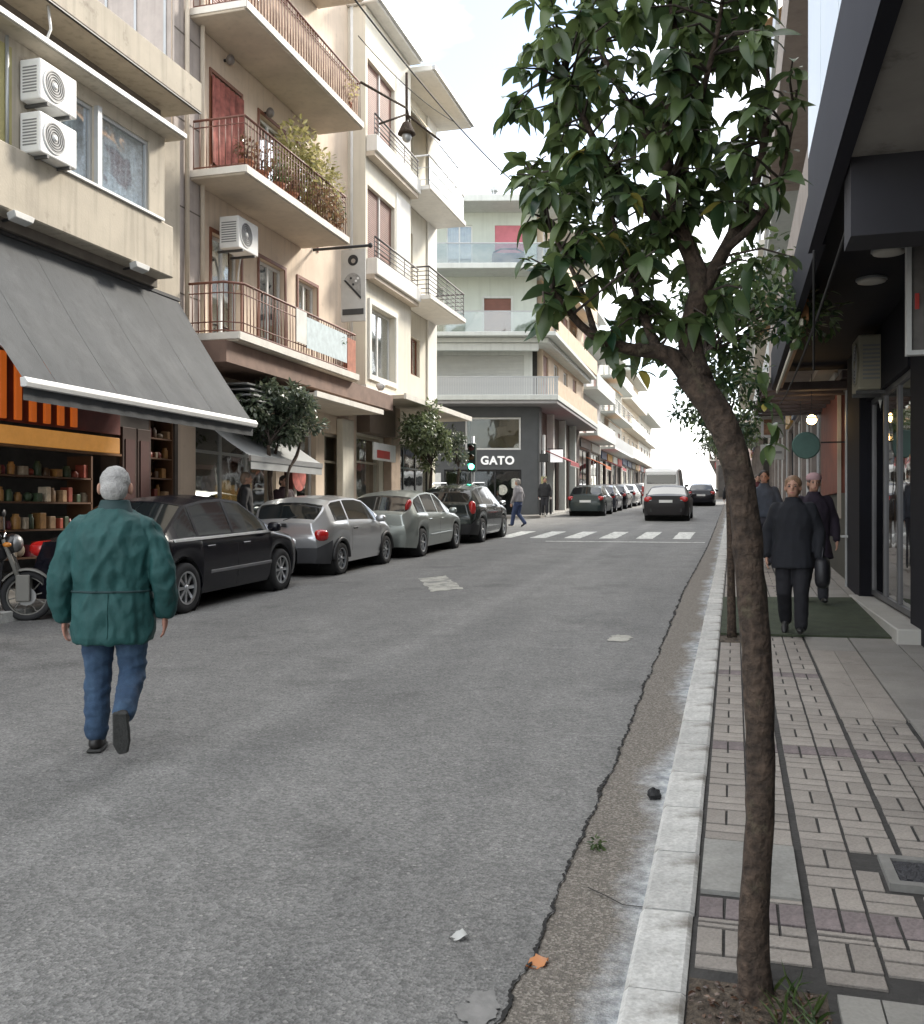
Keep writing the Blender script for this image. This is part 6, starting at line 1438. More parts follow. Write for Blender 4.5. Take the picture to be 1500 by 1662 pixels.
def face(o, c, s=1.0):
    c = Vector(c)
    for q in (-1, 1):
        e = MB().ball(c + Vector((q * .031 * s, .079 * s, .006 * s)), (.013 * s, .009 * s, .009 * s), 10, 8).build('eye', M('eye_white', (.16, .12, .10), .4), o, local=True, smooth=True)
        MB().ball(c + Vector((q * .031 * s, .0865 * s, .006 * s)), (.006 * s, .003 * s, .006 * s), 8, 6).build('iris', m_dark, e, local=True, smooth=True)
        MB().tube([c + Vector((q * .015 * s, .086 * s, .024 * s)), c + Vector((q * .045 * s, .077 * s, .024 * s))], .003 * s, 6).build('eyebrow', m_bark, o, local=True)
    MB().ball(c + Vector((0, .088 * s, -.062 * s)), (.024 * s, .005 * s, .006 * s), 10, 6).build('lips', M('lips', (.35, .12, .10), .5), o, local=True, smooth=True)

# ---- the man in the green jacket, seen from behind (local: x right, y forward, z up)
MP = thing('person', 'grey haired person in dark green jacket and blue jeans walking away on the road', 'person', (-3.60, 4.97, gz(4.97)), (0, 0, R(24)))
b = MB()
head(b, (0, .045, 1.595), 1.05); limb(b, [(0, .0, 1.40), (0, .012, 1.48), (0, .03, 1.55)], [.062, .058, .056])
loft(b, [(.84, 0, 0, .15, .10), (1.0, 0, 0, .15, .10), (1.25, 0, 0, .15, .10), (1.37, 0, 0, .12, .08), (1.44, 0, 0, .06, .05)])
HL, HR = Vector((-.300, .045, .80)), Vector((.300, -.01, .82))
limb(b, [(-.165, 0, 1.33), (-.275, -.03, 1.09), HL + Vector((0, 0, .02))], [.045, .040, .030]); limb(b, [(.165, 0, 1.33), (.275, -.06, 1.10), HR + Vector((0, 0, .02))], [.045, .040, .030])
hand(b, HL, (.05, .15, -1), -1); hand(b, HR, (-.05, .12, -1), 1)
limb(b, [(-.095, 0, .86), (-.10, .03, .47), (-.105, .03, .10)], [.08, .06, .04]); limb(b, [(.095, 0, .86), (.10, .02, .46), (.108, -.29, .26)], [.08, .06, .04])
remesh(b, 'body', m_skind, MP, .0075, 3)
m_jack = M('jacket_green', (.008, .062, .060), .7, var=.18, scale=5, bump=.25, bscale=220, fine=.1); m_jackd = M('jacket_dark_green', (.014, .040, .042), .75, var=.2, scale=6)
j = MB()
loft(j, [(.665, 0, -.005, .232, .172), (.70, 0, -.005, .240, .180), (.80, 0, -.005, .238, .180), (.93, 0, -.005, .228, .172), (.985, 0, -.005, .222, .166), (1.06, 0, -.008, .232, .172), (1.18, 0, -.015, .240, .176), (1.29, 0, -.018, .234, .166), (1.36, 0, -.012, .195, .145), (1.42, 0, -.002, .150, .118), (1.455, 0, .01, .096, .094)], 26, .9)
limb(j, [(-.165, -.005, 1.335), (-.228, -.012, 1.25), (-.290, -.040, 1.07), (-.312, .0, .94), (-.302, .04, .83)], [.086, .086, .074, .068, .056]); limb(j, [(.165, -.005, 1.335), (.228, -.015, 1.25), (.290, -.065, 1.08), (.308, -.04, .95), (.300, -.012, .85)], [.086, .086, .074, .068, .056])
jk = remesh(j, 'jacket', m_jack, MP, .009, 3, .020, 6.5, 3, (1.7, 1.7, .9))
c = MB(); loft(c, [(1.425, 0, .012, .112, .108), (1.455, 0, .014, .103, .103), (1.49, 0, .022, .088, .090), (1.515, 0, .026, .082, .084)], 22, 1.0)
cl = remesh(c, 'collar', m_jackd, MP, .009, 3, .003, 14)
from mathutils.bvhtree import BVHTree
jb = BVHTree.FromPolygons([v.co.copy() for v in jk.data.vertices], [list(q.vertices) for q in jk.data.polygons])
def on_jacket(o_, d_, off=.0):
    h = jb.ray_cast(Vector(o_), Vector(d_).normalized()); return (h[0] + Vector(d_).normalized() * off) if h[0] else None
def seam(name, rays, r=.006):
    P = [q for q in (on_jacket(a, b, .001) for a, b in rays) if q is not None]
    MB().tube(P, r, 6).build(name, m_jackd if name == 'waist_seam' else m_jack, MP, local=True, smooth=True)
seam('waist_seam', [((0, 0, .972), (math.cos(a), math.sin(a), .0)) for a in [PI * (1.07 + .86 * k / 40) for k in range(41)]], .0075)
seam('back_seam', [((0, 0, .70 + .26 * k / 14), (0, -1, 0)) for k in range(15)], .004)
for q, H in ((-1, (-.302, .041, .825)), (1, (.300, -.011, .845))): MB().tube([Vector(H) + Vector((0, 0, .035)), Vector(H) + Vector((0, .004, -.02))], [.061, .056], 14).build('cuff', m_jackd, MP, local=True, smooth=True)
m_jean = M('jeans_blue', (.026, .055, .105), .85, var=.25, scale=6, bump=.3, bscale=200, fine=.15, stain=((.055, .105, .175), 4, .48, .70))
t = MB(); loft(t, [(.74, 0, 0, .19, .135), (.82, 0, 0, .185, .135), (.95, 0, 0, .17, .125)], 20)
limb(t, [(-.098, 0, .84), (-.100, .015, .70), (-.102, .03, .48), (-.104, .018, .28), (-.106, .020, .125)], [.108, .095, .077, .071, .067]); limb(t, [(.098, 0, .84), (.102, .008, .68), (.105, .018, .47), (.108, -.13, .375), (.110, -.262, .290)], [.108, .094, .076, .069, .063])
remesh(t, 'jeans', m_jean, MP, .0085, 3, .014, 8.0, 8, (1.0, 1.0, 1.5))
m_shoe = M('shoe_black', (.016, .014, .013), .5, var=.2); m_sole = M('shoe_sole', (.035, .035, .033), .8, var=.25, scale=20, bump=.5, bscale=90)
s = MB(); s.ball((-.107, .01, .050), (.045, .055, .048), 12, 8); s.ball((-.112, .085, .040), (.046, .11, .038), 14, 8); s.ball((-.106, .012, .085), (.042, .045, .045), 12, 8)
remesh(s, 'shoe', m_shoe, MP, .008, 3); MB().prism([(-.152, -.05), (-.062, -.05), (-.058, .09), (-.075, .19), (-.12, .20), (-.158, .12)], .002, .020).build('sole', m_sole, MP, local=True, bev=.008)
fr = Matrix.Translation((.11, -.372, .262)) @ Matrix.Rotation(R(-77), 4, 'X')       # raised trailing foot, toe down
s = MB(); s.ball((0, .015, .052), (.044, .052, .045), 12, 8); s.ball((.0, .095, .045), (.046, .115, .036), 14, 8); s.ball((0, .0, .08), (.042, .045, .045), 12, 8)
s.v = [fr @ v for v in s.v]; remesh(s, 'shoe', m_shoe, MP, .008, 3)
so = MB().prism([(-.040, -.045), (.040, -.045), (.046, .05), (.050, .13), (.035, .205), (-.02, .215), (-.048, .15), (-.044, .05)], -.002, .024); so.v = [fr @ v for v in so.v]; so.build('sole', m_sole, MP, local=True, bev=.008)
m_hairg = M('hair_white_grey', (.40, .39, .375), .7, var=.2, scale=18, bump=.6, bscale=110, stain=((.20, .195, .19), 9, .46, .72), fine=.12)
h = MB(); h.ball((0, .028, 1.625), (.086, .098, .098), 20, 14); h.ball((0, -.008, 1.580), (.079, .074, .080), 18, 12)
for q in (-1, 1): MB().ball((q * .092, .035, 1.583), (.012, .024, .036), 10, 8, Matrix.Rotation(R(20 * q), 3, 'Z')).build('ear', m_skin, MP, local=True, smooth=True)
remesh(h, 'hair', m_hairg, MP, .008, 4, .005, 26, 2)

# ---- simpler walkers
def walker(label, loc, rz, H=1.65, coat=(.02, .02, .025), trousers=(.02, .02, .025), hair=(.06, .04, .03), coat_len=.50, phase=.16, arms=.0, group=None, hat=None, bag=None, facev=True, sleeve=None, voxel=.014, shoes=None, skirt=0):
    o = thing('person', label, 'person', loc, (0, 0, rz), group); s = H / 1.70; f = lambda p: (p[0] * s, p[1] * s, p[2] * s)
    mc = M('coat_%d' % (hash(coat) % 99999), coat, .85, var=.25, scale=6, bump=.2, bscale=150); mt = M('trs_%d' % (hash(trousers) % 99999), trousers, .85, var=.2, scale=7); mh = M('hair_%d' % (hash(hair) % 99999), hair, .6, var=.3, scale=25, bump=.5, bscale=90)
    b = MB(); head(b, f((0, .03, 1.585)), s); limb(b, [f((0, 0, 1.40)), f((0, .02, 1.54))], [.058 * s, .054 * s]); loft(b, [(.85 * s, 0, 0, .13 * s, .09 * s), (1.2 * s, 0, 0, .14 * s, .095 * s), (1.40 * s, 0, 0, .13 * s, .08 * s), (1.44 * s, 0, 0, .05 * s, .05 * s)])
    wl, wr = (-.27, .10 + arms, .84), (.27, .02 - arms, .84)
    limb(b, [f((-.18, 0, 1.36)), f((-.26, -.02, 1.10)), f(wl)], [.05 * s, .042 * s, .03 * s]); limb(b, [f((.18, 0, 1.36)), f((.26, -.04, 1.10)), f(wr)], [.05 * s, .042 * s, .03 * s]); hand(b, f(wl), (.05, .2, -1), -1, s); hand(b, f(wr), (-.05, .2, -1), 1, s)
    kl, kr = (-.09, .06 + phase * .4, .46), (.09, .04, .46); al, ar = (-.09, phase + .02, .09), (.09, -phase - .04, .13)
    limb(b, [f((-.085, 0, .86)), f(kl), f(al)], [.075 * s, .055 * s, .04 * s]); limb(b, [f((.085, 0, .86)), f(kr), f(ar)], [.075 * s, .055 * s, .04 * s])
    remesh(b, 'body', m_skin, o, voxel * .75, 3)
    t = MB(); loft(t, [(.76 * s, 0, 0, .165 * s, .125 * s), (.95 * s, 0, 0, .16 * s, .115 * s)], 16); limb(t, [f((-.088, 0, .84)), f(kl), f((al[0], al[1] - .005, al[2] + .02))], [.108 * s, .078 * s, .066 * s]); limb(t, [f((.088, 0, .84)), f(kr), f((ar[0], ar[1] - .005, ar[2] + .02))], [.108 * s, .078 * s, .066 * s])
    remesh(t, 'trousers', mt, o, voxel, 4, .006, 9, 1)
    j = MB(); zl = 1.40 - coat_len - .1
    loft(j, [(zl * s, 0, 0, (.20 + skirt) * s, (.15 + skirt) * s), ((zl + .25) * s, 0, 0, .20 * s, .148 * s), (1.02 * s, 0, 0, .195 * s, .14 * s), (1.25 * s, 0, -.005, .215 * s, .145 * s), (1.36 * s, 0, 0, .18 * s, .12 * s), (1.43 * s, 0, .005, .09 * s, .085 * s), (1.475 * s, 0, .012, .078 * s, .078 * s)], 20)
    limb(j, [f((-.165, 0, 1.345)), f((-.262, -.02, 1.10)), f((wl[0], wl[1] - .005, wl[2] + .02))], [.08 * s, .066 * s, .050 * s]); limb(j, [f((.165, 0, 1.345)), f((.262, -.04, 1.10)), f((wr[0], wr[1] - .005, wr[2] + .02))], [.08 * s, .066 * s, .050 * s])
    remesh(j, 'coat', mc, o, voxel, 4, .008, 7, 5, (1.5, 1.5, .8))
    hh = MB(); hh.ball(f((0, .008, 1.622)), (.089 * s, .098 * s, .090 * s), 16, 12); hh.ball(f((0, -.032, 1.57)), (.082 * s, .062 * s, .095 * s), 14, 10); remesh(hh, 'hair', mh, o, voxel * .8, 3, .005, 22, 2)
    if hat:
        k = MB(); k.ball(f((0, .012, 1.66)), (.100 * s, .108 * s, .068 * s), 16, 10); k.ball(f((0, .012, 1.635)), (.101 * s, .110 * s, .028 * s), 16, 8); remesh(k, 'hat', M('hat_%d' % (hash(hat) % 9999), hat, .9, var=.15, bump=.4, bscale=120), o, voxel * .8, 3)
    if facev: face(o, f((0, .03, 1.585)), s)
    for q, (ax, ay, az), tilt in ((-1, al, 0), (1, ar, -32)):
        fr = Matrix.Translation(f((ax, ay, max(az - .055, .0)))) @ Matrix.Rotation(R(tilt), 4, 'X'); k = MB(); k.ball((0, .0, .045 * s), (.040 * s, .05 * s, .045 * s), 10, 8); k.ball((0, .075 * s, .036 * s), (.042 * s, .095 * s, .034 * s), 12, 8); k.v = [fr @ v for v in k.v]
        remesh(k, 'shoe', M('shoe_%d' % (hash(shoes or 0) % 999), shoes or (.012, .012, .012), .5), o, .010, 2)
    if bag:
        bo = tag(bpy.data.objects.new('hand_bag', None), bag[1], 'bag'); COL.objects.link(bo); M4 = wmat(o); p = M4 @ Vector(f((bag[2], .06, .68))); bo.location = p; bo.rotation_euler = (0, 0, rz); WM[bo.name] = Matrix.Translation(p) @ Matrix.Rotation(rz, 4, 'Z')
        mbg = M('bag_%d' % (hash(bag[0]) % 999), bag[0], .5, var=.2)
        k = MB(); k.ball((0, 0, 0), (.07, .17, .15), 16, 12, None, .6); k.build('pouch', mbg, bo, local=True, smooth=True)
        MB().tube([(0, -.11, .12), (-.01, -.06, .24), (-.01, .06, .24), (0, .11, .12)], .010, 6).build('handle', mbg, bo, local=True, smooth=True)
    return o
def wp(x, y, kerb=.105): return (x, y, gz(y) + kerb)
walker('person in black coat and trousers with light brown hair coming down the right pavement', wp(.55, 9.75), R(172), 1.53, (.006, .007, .011), (.006, .006, .009), (.22, .13, .075), .58, .10, .0, bag=((.010, .010, .013), 'black bag carried by the person in black on the right pavement', -.30), voxel=.011, skirt=.02)
walker('person in dark plum coat with a pinkish beret behind the one in black', wp(.92, 12.2), R(188), 1.56, (.016, .009, .019), (.02, .02, .025), (.10, .07, .06), .70, .12, hat=(.42, .27, .28), voxel=.014, skirt=.05)
walker('person in grey blue jacket with dark hair beyond the tree trunk on the right', wp(.50, 17.2), R(175), 1.66, (.05, .06, .08), (.03, .03, .04), (.02, .018, .016), .42, .12, voxel=.015)
gF = 'pedestrians far up the right pavement'
f1 = walker('person in black among the group far up the right pavement, nearest of them', wp(-.05, 34.5), R(10), 1.72, (.015, .015, .018), (.012, .012, .016), (.03, .025, .02), .45, .16, group=gF, voxel=.02, facev=False)
f2 = walker('person in dark red jacket in the group far up the right pavement', wp(.55, 36.5), R(0), 1.66, (.10, .025, .03), (.02, .02, .025), (.05, .035, .025), .5, .14, group=gF, voxel=.02, facev=False)
f3 = walker('person in beige jacket in the group far up the right pavement', wp(-.10, 39.5), R(180), 1.7, (.33, .28, .24), (.03, .03, .05), (.06, .045, .03), .45, .15, group=gF, voxel=.02, facev=False)
for src, x, y, rz, lb in ((f1, .6, 41.5, 180, 'second person in black in the group far up the right pavement'), (f2, -.05, 44.5, 5, 'second person in a dark red jacket, farther up the right pavement'), (f3, .5, 47, 0, 'second person in a beige jacket, farther up the right pavement'), (f1, .1, 50.5, 180, 'farthest person in black up the right pavement'), (f2, .7, 30.8, 185, 'person in dark red jacket alone before the group on the right pavement')):
    c = copy_tree(src); c.location = wp(x, y); c.rotation_euler = (0, 0, R(rz)); c['label'] = lb
walker('person in grey jacket and jeans at the end of the parked row by the crossing', wp(-7.45, 33.5, 0), R(70), 1.72, (.26, .25, .26), (.04, .06, .13), (.25, .23, .21), .40, .18, voxel=.016, facev=False)
walker('person in black standing by the corner shop beyond the crossing', wp(-8.1, 41.9, .11), R(190), 1.7, (.02, .02, .022), (.02, .02, .024), (.03, .025, .02), .45, .05, voxel=.018, facev=False)
walker('person in black jacket standing left of the tree trunk by the parked cars', wp(-8.95, 16.35, .115), R(-60), 1.72, (.014, .014, .016), (.014, .014, .018), (.22, .16, .12), .45, .04, voxel=.014)
walker('person in dark maroon jacket standing right of the tree trunk by the parked cars', wp(-8.85, 17.75, .115), R(-120), 1.66, (.028, .012, .016), (.014, .014, .018), (.03, .02, .018), .50, .04, voxel=.014)
# ================================================================== trees
m_leafT = Mleaf('leaf_tree_dark', (.014, .044, .022), (.115, .165, .058), .42, .34)
m_leafL = Mleaf('leaf_tree_grey_green', (.05, .07, .045), (.20, .23, .15), .4, .25)
m_twig = M('twig', (.055, .042, .034), .9, var=.3, scale=15)
def path_at(pts, t):
    L = [0]
    for a, b in zip(pts, pts[1:]): L.append(L[-1] + (b - a).length)
    d = t * L[-1]
    for i in range(len(pts) - 1):
        if d <= L[i + 1]: return pts[i].lerp(pts[i + 1], (d - L[i]) / max(L[i + 1] - L[i], 1e-6))
    return pts[-1]
def smooth_path(pts, n=5):
    P = [Vector(p) for p in pts]; out = []
    for i in range(len(P) - 1):
        p0, p1, p2, p3 = P[max(i - 1, 0)], P[i], P[i + 1], P[min(i + 2, len(P) - 1)]
        for k in range(n):
            t = k / n; out.append(.5 * ((2 * p1) + (p2 - p0) * t + (2 * p0 - 5 * p1 + 4 * p2 - p3) * t * t + (3 * p1 - p0 - 3 * p2 + p3) * t ** 3))
    return out + [P[-1]]
def rad_path(rs, n=5):
    out = []
    for a, b in zip(rs, rs[1:]): out += [a + (b - a) * k / n for k in range(n)]
    return out + [rs[-1]]
def bark_tube(pts, rad, n=14, amp=.10, rg=None):
    mb = MB(); mb.tube(pts, rad, n)
    for i, v in enumerate(mb.v):
        c = Vector(pts[min(i // n, len(pts) - 1)]); d = v - c
        mb.v[i] = c + d * (1 + amp * mnoise.noise(v * 22) + amp * .6 * mnoise.noise(Vector((v.x * 60, v.y * 60, v.z * 9))))
    return mb
# ---- the tree in front on the right pavement
T = thing('street_tree', 'near leaning broadleaf street tree in the pavement pit, large dark green leaves', 'tree', (.07, 2.92, gz(2.92) + .09), group='street trees')
rt = random.Random(21)
tp = smooth_path([(.065, 2.925, .16), (.055, 2.925, .40), (.075, 2.93, .75), (.068, 2.93, 1.10), (.045, 2.94, 1.42), (.018, 2.95, 1.68), (-.035, 2.96, 1.87), (-.135, 2.97, 2.02)], 7)
tr = rad_path([.056, .043, .041, .042, .043, .043, .044, .043], 7)
bark_tube(tp, tr, 18, .11).build('trunk', m_bark, T, smooth=True)
kn = MB(); kn.ball((.065, 2.925, .15), (.085, .085, .06), 14, 8); kn.build('root_flare', m_bark, T, smooth=True)
LSC = .72
limbs = [([(-.125, 2.97, 2.01), (-.20, 2.95, 2.08), (-.30, 2.90, 2.09), (-.42, 2.86, 2.14), (-.52, 2.80, 2.26)], [.052, .036, .026, .018, .010]),
         ([(-.10, 2.97, 2.00), (-.13, 3.0, 2.14), (-.10, 3.02, 2.30), (-.16, 3.02, 2.48), (-.20, 3.0, 2.72), (-.17, 2.98, 3.0), (-.20, 2.95, 3.25)], [.056, .050, .044, .034, .026, .016, .008]),
         ([(-.11, 3.01, 2.24), (-.02, 3.04, 2.42), (.06, 3.08, 2.60), (.10, 3.1, 2.85), (.09, 3.1, 3.1)], [.036, .028, .020, .014, .007]),
         ([(-.15, 3.02, 2.44), (-.28, 2.98, 2.56), (-.40, 2.95, 2.72), (-.50, 2.92, 2.95)], [.030, .022, .016, .008]),
         ([(-.19, 3.01, 2.66), (-.30, 3.05, 2.85), (-.42, 3.05, 3.10), (-.46, 3.05, 3.3)], [.022, .015, .010, .006]),
         ([(-.03, 3.03, 2.40), (.06, 3.0, 2.47), (.13, 2.96, 2.58), (.17, 2.94, 2.76)], [.020, .015, .011, .006]),
         ([(-.22, 2.94, 2.08), (-.28, 3.05, 2.24), (-.34, 3.15, 2.42), (-.40, 3.2, 2.62)], [.024, .018, .012, .007]),
         ([(-.18, 3.0, 2.62), (-.10, 2.90, 2.80), (-.04, 2.82, 3.0), (-.02, 2.8, 3.2)], [.020, .014, .009, .005]),
         ([(-.40, 2.87, 2.13), (-.46, 2.95, 2.30), (-.54, 2.98, 2.46), (-.62, 2.98, 2.62)], [.014, .011, .008, .005])]
LP = []
for pts, rs in limbs:
    sp = smooth_path(pts, 5); bark_tube(sp, rad_path([q * LSC for q in rs], 5), 10, .10).build('branch', m_bark, T, smooth=True); LP += sp[3:]
# crown volume and gaps
def in_crown(p):
    q = Vector(((p.x + .25) / .47, (p.y - 2.98) / .42, (p.z - 2.80) / .72)); r = q.length
    if p.x > .17: return False
    lobe = min(((p - Vector(c)).length / q2) for c, q2 in (((-.47, 2.88, 2.32), .19), ((.07, 2.98, 2.42), .20), ((-.40, 2.9, 2.24), .16)))
    if lobe < 1: return True
    if r > 1.0 + .12 * mnoise.noise(p * 5): return False
    if p.z < 2.12 + .25 * max(0, (p.x + .1)) and p.x < .12: return p.z > 2.10
    return True
twigs = MB(); tips = []; tries = 0
while len(tips) < 300 and tries < 14000:
    tries += 1
    p = Vector((rt.uniform(-.78, .32), rt.uniform(2.55, 3.42), rt.uniform(2.08, 3.46)))
    if not in_crown(p): continue
    if mnoise.noise(p * 5.2 + Vector((3, 1, 9))) < -.16: continue
    if any((p - q[0]).length < .048 for q in tips): continue
    base = min(LP, key=lambda q: (q - p).length + (.25 if q.z > p.z + .05 else 0)); d = p - base
    if d.length > .46: continue
    mid = base.lerp(p, .5) + Vector((rt.gauss(0, .015), rt.gauss(0, .015), .02)); twigs.tube([base, mid, p], [.0045, .0035, .0022], 5, cap=False); tips.append((p, d.normalized()))
o = twigs.build('twigs', m_twig, T, smooth=True, recalc=False); o['kind'] = 'stuff'
def leaf_mesh(L, W, fold, droop, name='leaf'):
    mb = MB(); leaf_quad(mb, Vector((0, 0, 0)), Vector((1, 0, 0)), Vector((0, 0, 1)), L, W, fold, droop)
    # finer outline: eight points a side
    mb = MB(); prof = [(0, 0), (.10, .22), (.25, .42), (.42, .50), (.60, .47), (.76, .35), (.90, .16), (1, 0)]
    for t, w in prof:
        z = -droop * L * t * t
        mb.v += [Vector((L * t, W * w, z + fold * W * w)), Vector((L * t, 0, z)), Vector((L * t, -W * w, z + fold * W * w))]
    for i in range(len(prof) - 1):
        for k in range(2): mb.f.append([3 * i + k, 3 * i + k + 1, 3 * i + 3 + k + 1, 3 * i + 3 + k])
    return mb
variants = [leaf_mesh(.082, .046, .22, .30), leaf_mesh(.094, .050, .3, .55), leaf_mesh(.070, .042, .15, .15), leaf_mesh(.088, .047, .45, .8), leaf_mesh(.098, .044, .35, .40), leaf_mesh(.060, .036, .2, .25)]
vme = [v.mesh('leaf', m_leafT, smooth=True, recalc=False) for v in variants]
m_leafY = Mleaf('leaf_tree_yellowed', (.16, .17, .03), (.34, .28, .07), .3, .3); vmy = [v.mesh('leaf', m_leafY, smooth=True, recalc=False) for v in variants]
leaves = []
for p, d in tips:
    n = rt.randint(6, 10); ph = rt.random() * 6.28
    for k in range(n):
        a = ph + k * 2.4; e = Vector((math.cos(a), math.sin(a), rt.uniform(-1.15, .25))); dr = (e * 1.0 + d * .5).normalized()
        up = Vector((rt.gauss(0, .35), rt.gauss(0, .35), 1.0)); sx = dr; sy = up.cross(sx).normalized(); sz = sx.cross(sy)
        b0 = p - d * (rt.random() * .06); xf = Matrix((( sx.x, sy.x, sz.x, b0.x), (sx.y, sy.y, sz.y, b0.y), (sx.z, sy.z, sz.z, b0.z), (0, 0, 0, 1))) @ Matrix.Scale(rt.uniform(.55, 1.08), 4)
        leaves.append((xf, rt.randrange(6)))
# extra leaves close to the trunk, as in the photograph
for p in ((.09, 2.95, 1.92), (.11, 2.96, 1.86), (.10, 2.97, 1.80), (.06, 2.97, 1.98), (.08, 3.0, 2.02), (-.27, 2.88, 2.02), (-.33, 2.88, 2.04)):
    for k in range(5):
        e = Vector((rt.gauss(.1, .6), rt.gauss(-.3, .5), rt.gauss(-.3, .5))).normalized(); sy = Vector((0, 0, 1)).cross(e).normalized(); sz = e.cross(sy); b0 = Vector(p)
        leaves.append((Matrix(((e.x, sy.x, sz.x, b0.x), (e.y, sy.y, sz.y, b0.y), (e.z, sy.z, sz.z, b0.z), (0, 0, 0, 1))) @ Matrix.Scale(rt.uniform(.5, .8), 4), rt.randrange(6)))
camp = Vector((0, 0, 1.6)); leaves.sort(key=lambda q: (q[0].translation - camp).length)
rest = MB(); step = max(1, len(leaves) // 300)
for i, (xf, k) in enumerate(leaves):
    if i < 300: put('leaf', vmy[k] if i % 23 == 7 else vme[k], T, xf)
    else: rest.add([xf @ v for v in variants[k].v], variants[k].f)
rest.build('crown', m_leafT, T, kind='stuff', recalc=False, smooth=True)

# ---- other street trees
def small_tree(label, base, trunk, crown, n, L, mat, seed, stems=None, clumps=9, group='street trees', tk=1.0):
    """trunk = list of points, crown = (centre, radii)"""
    o = thing('street_tree', label, 'tree', base, group=group); rg = random.Random(seed)
    tp = smooth_path(trunk, 5); bark_tube(tp, rad_path([q * tk for q in [.068] + [.05] * (len(trunk) - 2) + [.035]], 5), 10, .12).build('trunk', m_bark, o, smooth=True)
    c, r = Vector(crown[0]), crown[1]; top = Vector(trunk[-1])
    for s in (stems or []): bark_tube(smooth_path(s, 4), rad_path([.035] * (len(s) - 1) + [.018], 4), 8, .1).build('branch', m_bark, o, smooth=True)
    leafm = MB(); tw = []
    for i in range(clumps * 3):
        v = Vector((rg.gauss(0, 1), rg.gauss(0, 1), rg.gauss(0, 1))).normalized() * (rg.uniform(.35, .95)); cc = c + Vector((v.x * r[0], v.y * r[1], v.z * r[2]))
        if i < 12: MB().tube([top.lerp(c, .2 * rg.random()), top.lerp(cc, .55) + Vector((0, 0, .05)), cc], [.020, .012, .004], 5, cap=False).build('branch', m_twig, o, smooth=True)
        rr = rg.uniform(.22, .38); f = foliage(cc, (r[0] * rr, r[1] * rr, r[2] * rr), n // (clumps * 3), L, rg, .5, .5); leafm.add(f.v, f.f)
    leafm.build('crown', mat, o, kind='stuff', recalc=False)
    return o
small_tree('two stemmed grey green tree between the black car and the small awning', wp(-8.62, 17.0, .11), [(-8.62, 17.0, .6), (-8.66, 16.95, 1.3), (-8.70, 16.9, 2.0), (-8.72, 16.85, 2.9)], ((-8.65, 17.3, 3.5), (.85, 1.1, .72)), 3600, .14, m_leafL, 5,
           [[(-8.66, 16.95, 1.55), (-8.6, 17.35, 1.85), (-8.6, 17.45, 2.4), (-8.55, 17.75, 2.75), (-8.5, 17.9, 3.2)], [(-8.7, 16.9, 2.3), (-8.8, 17.2, 2.6), (-8.8, 17.5, 3.1)]])
small_tree('pale green round tree in front of the white bay building', wp(-8.55, 26.6, .11), [(-8.55, 26.6, .85), (-8.57, 26.6, 1.7), (-8.55, 26.65, 2.4), (-8.5, 26.6, 2.9)], ((-8.5, 26.2, 3.75), (.85, 1.05, .95)), 3000, .15, Mleaf('leaf_pale_green', (.05, .075, .03), (.19, .23, .12), .4, .25), 6, clumps=10)
small_tree('small bare topped tree by the traffic light', wp(-8.6, 29.6, .11), [(-8.6, 29.6, .95), (-8.6, 29.6, 2.2), (-8.55, 29.65, 3.0)], ((-8.6, 29.7, 3.7), (.5, .6, .6)), 700, .13, m_leafL, 9, clumps=8)
small_tree('second street tree on the right pavement, leaning behind the near one', wp(-.02, 9.55), [(-.02, 9.55, .38), (-.03, 9.55, 1.1), (-.05, 9.58, 1.9), (-.12, 9.6, 2.6), (-.30, 9.62, 3.1)], ((.02, 9.7, 3.55), (.85, .8, .72)), 1900, .12, m_leafT, 12, clumps=10, tk=.72)
for i, (y, lb) in enumerate(((16.4, 'third street tree on the right pavement'), (22.8, 'fourth street tree on the right pavement'), (29.5, 'fifth street tree on the right pavement'), (37.5, 'sixth street tree on the right pavement'), (46.0, 'seventh and last street tree on the right pavement'))):
    z = gz(y); m = m_leafT if i < 2 else M if False else m_leafL
    small_tree(lb, wp(.05, y), [(.05, y, z + .05), (.03, y, z + .9), (-.05, y, z + 1.7), (-.15, y, z + 2.2)], ((-.2, y, z + 2.9), (.85, .8, .75)), 1300, .13, m, 30 + i, clumps=9)
# ================================================================== street furniture, wires, litter
TLt = thing('traffic_light', 'traffic light on a thin pole showing green, by the crossing', 'traffic light', wp(-8.45, 31.0, .11))
m_tl = M('signal_green_black', (.012, .030, .022), .5, var=.1)
MB().tube([(-8.45, 31.0, 1.05), (-8.45, 31.0, 4.15)], .055, 10).build('pole', m_alug, TLt, smooth=True)
hd = bx('head', (-8.59, 30.80, 2.95), (-8.31, 31.0, 3.90), m_tl, TLt, bev=.02)
for z, mt in ((3.74, M('lens_red_off', (.06, .008, .008), .3)), (3.43, M('lens_amber_off', (.07, .035, .006), .3)), (3.12, M('lens_green_on', (.1, .8, .5), .3, emit=((.10, 1.0, .55), 5.0)))):
    MB().lathe([(.10, 0), (.085, .02), (.001, .028)], 18, Matrix.Translation((-8.45, 30.80, z)) @ Matrix.Rotation(R(90), 4, 'X'), cap=False).build('lens', mt, hd, smooth=True)
    vz = MB(); N = 10
    for k in range(N + 1):
        a = R(20 + 140 * k / N); vz.v += [Vector((-8.45 + .115 * math.cos(a), 30.80, z + .115 * math.sin(a))), Vector((-8.45 + .115 * math.cos(a), 30.64, z + .105 * math.sin(a)))]
    for k in range(N): vz.f.append([2 * k, 2 * k + 1, 2 * k + 3, 2 * k + 2])
    vz.build('visor', m_tl, hd, recalc=False)
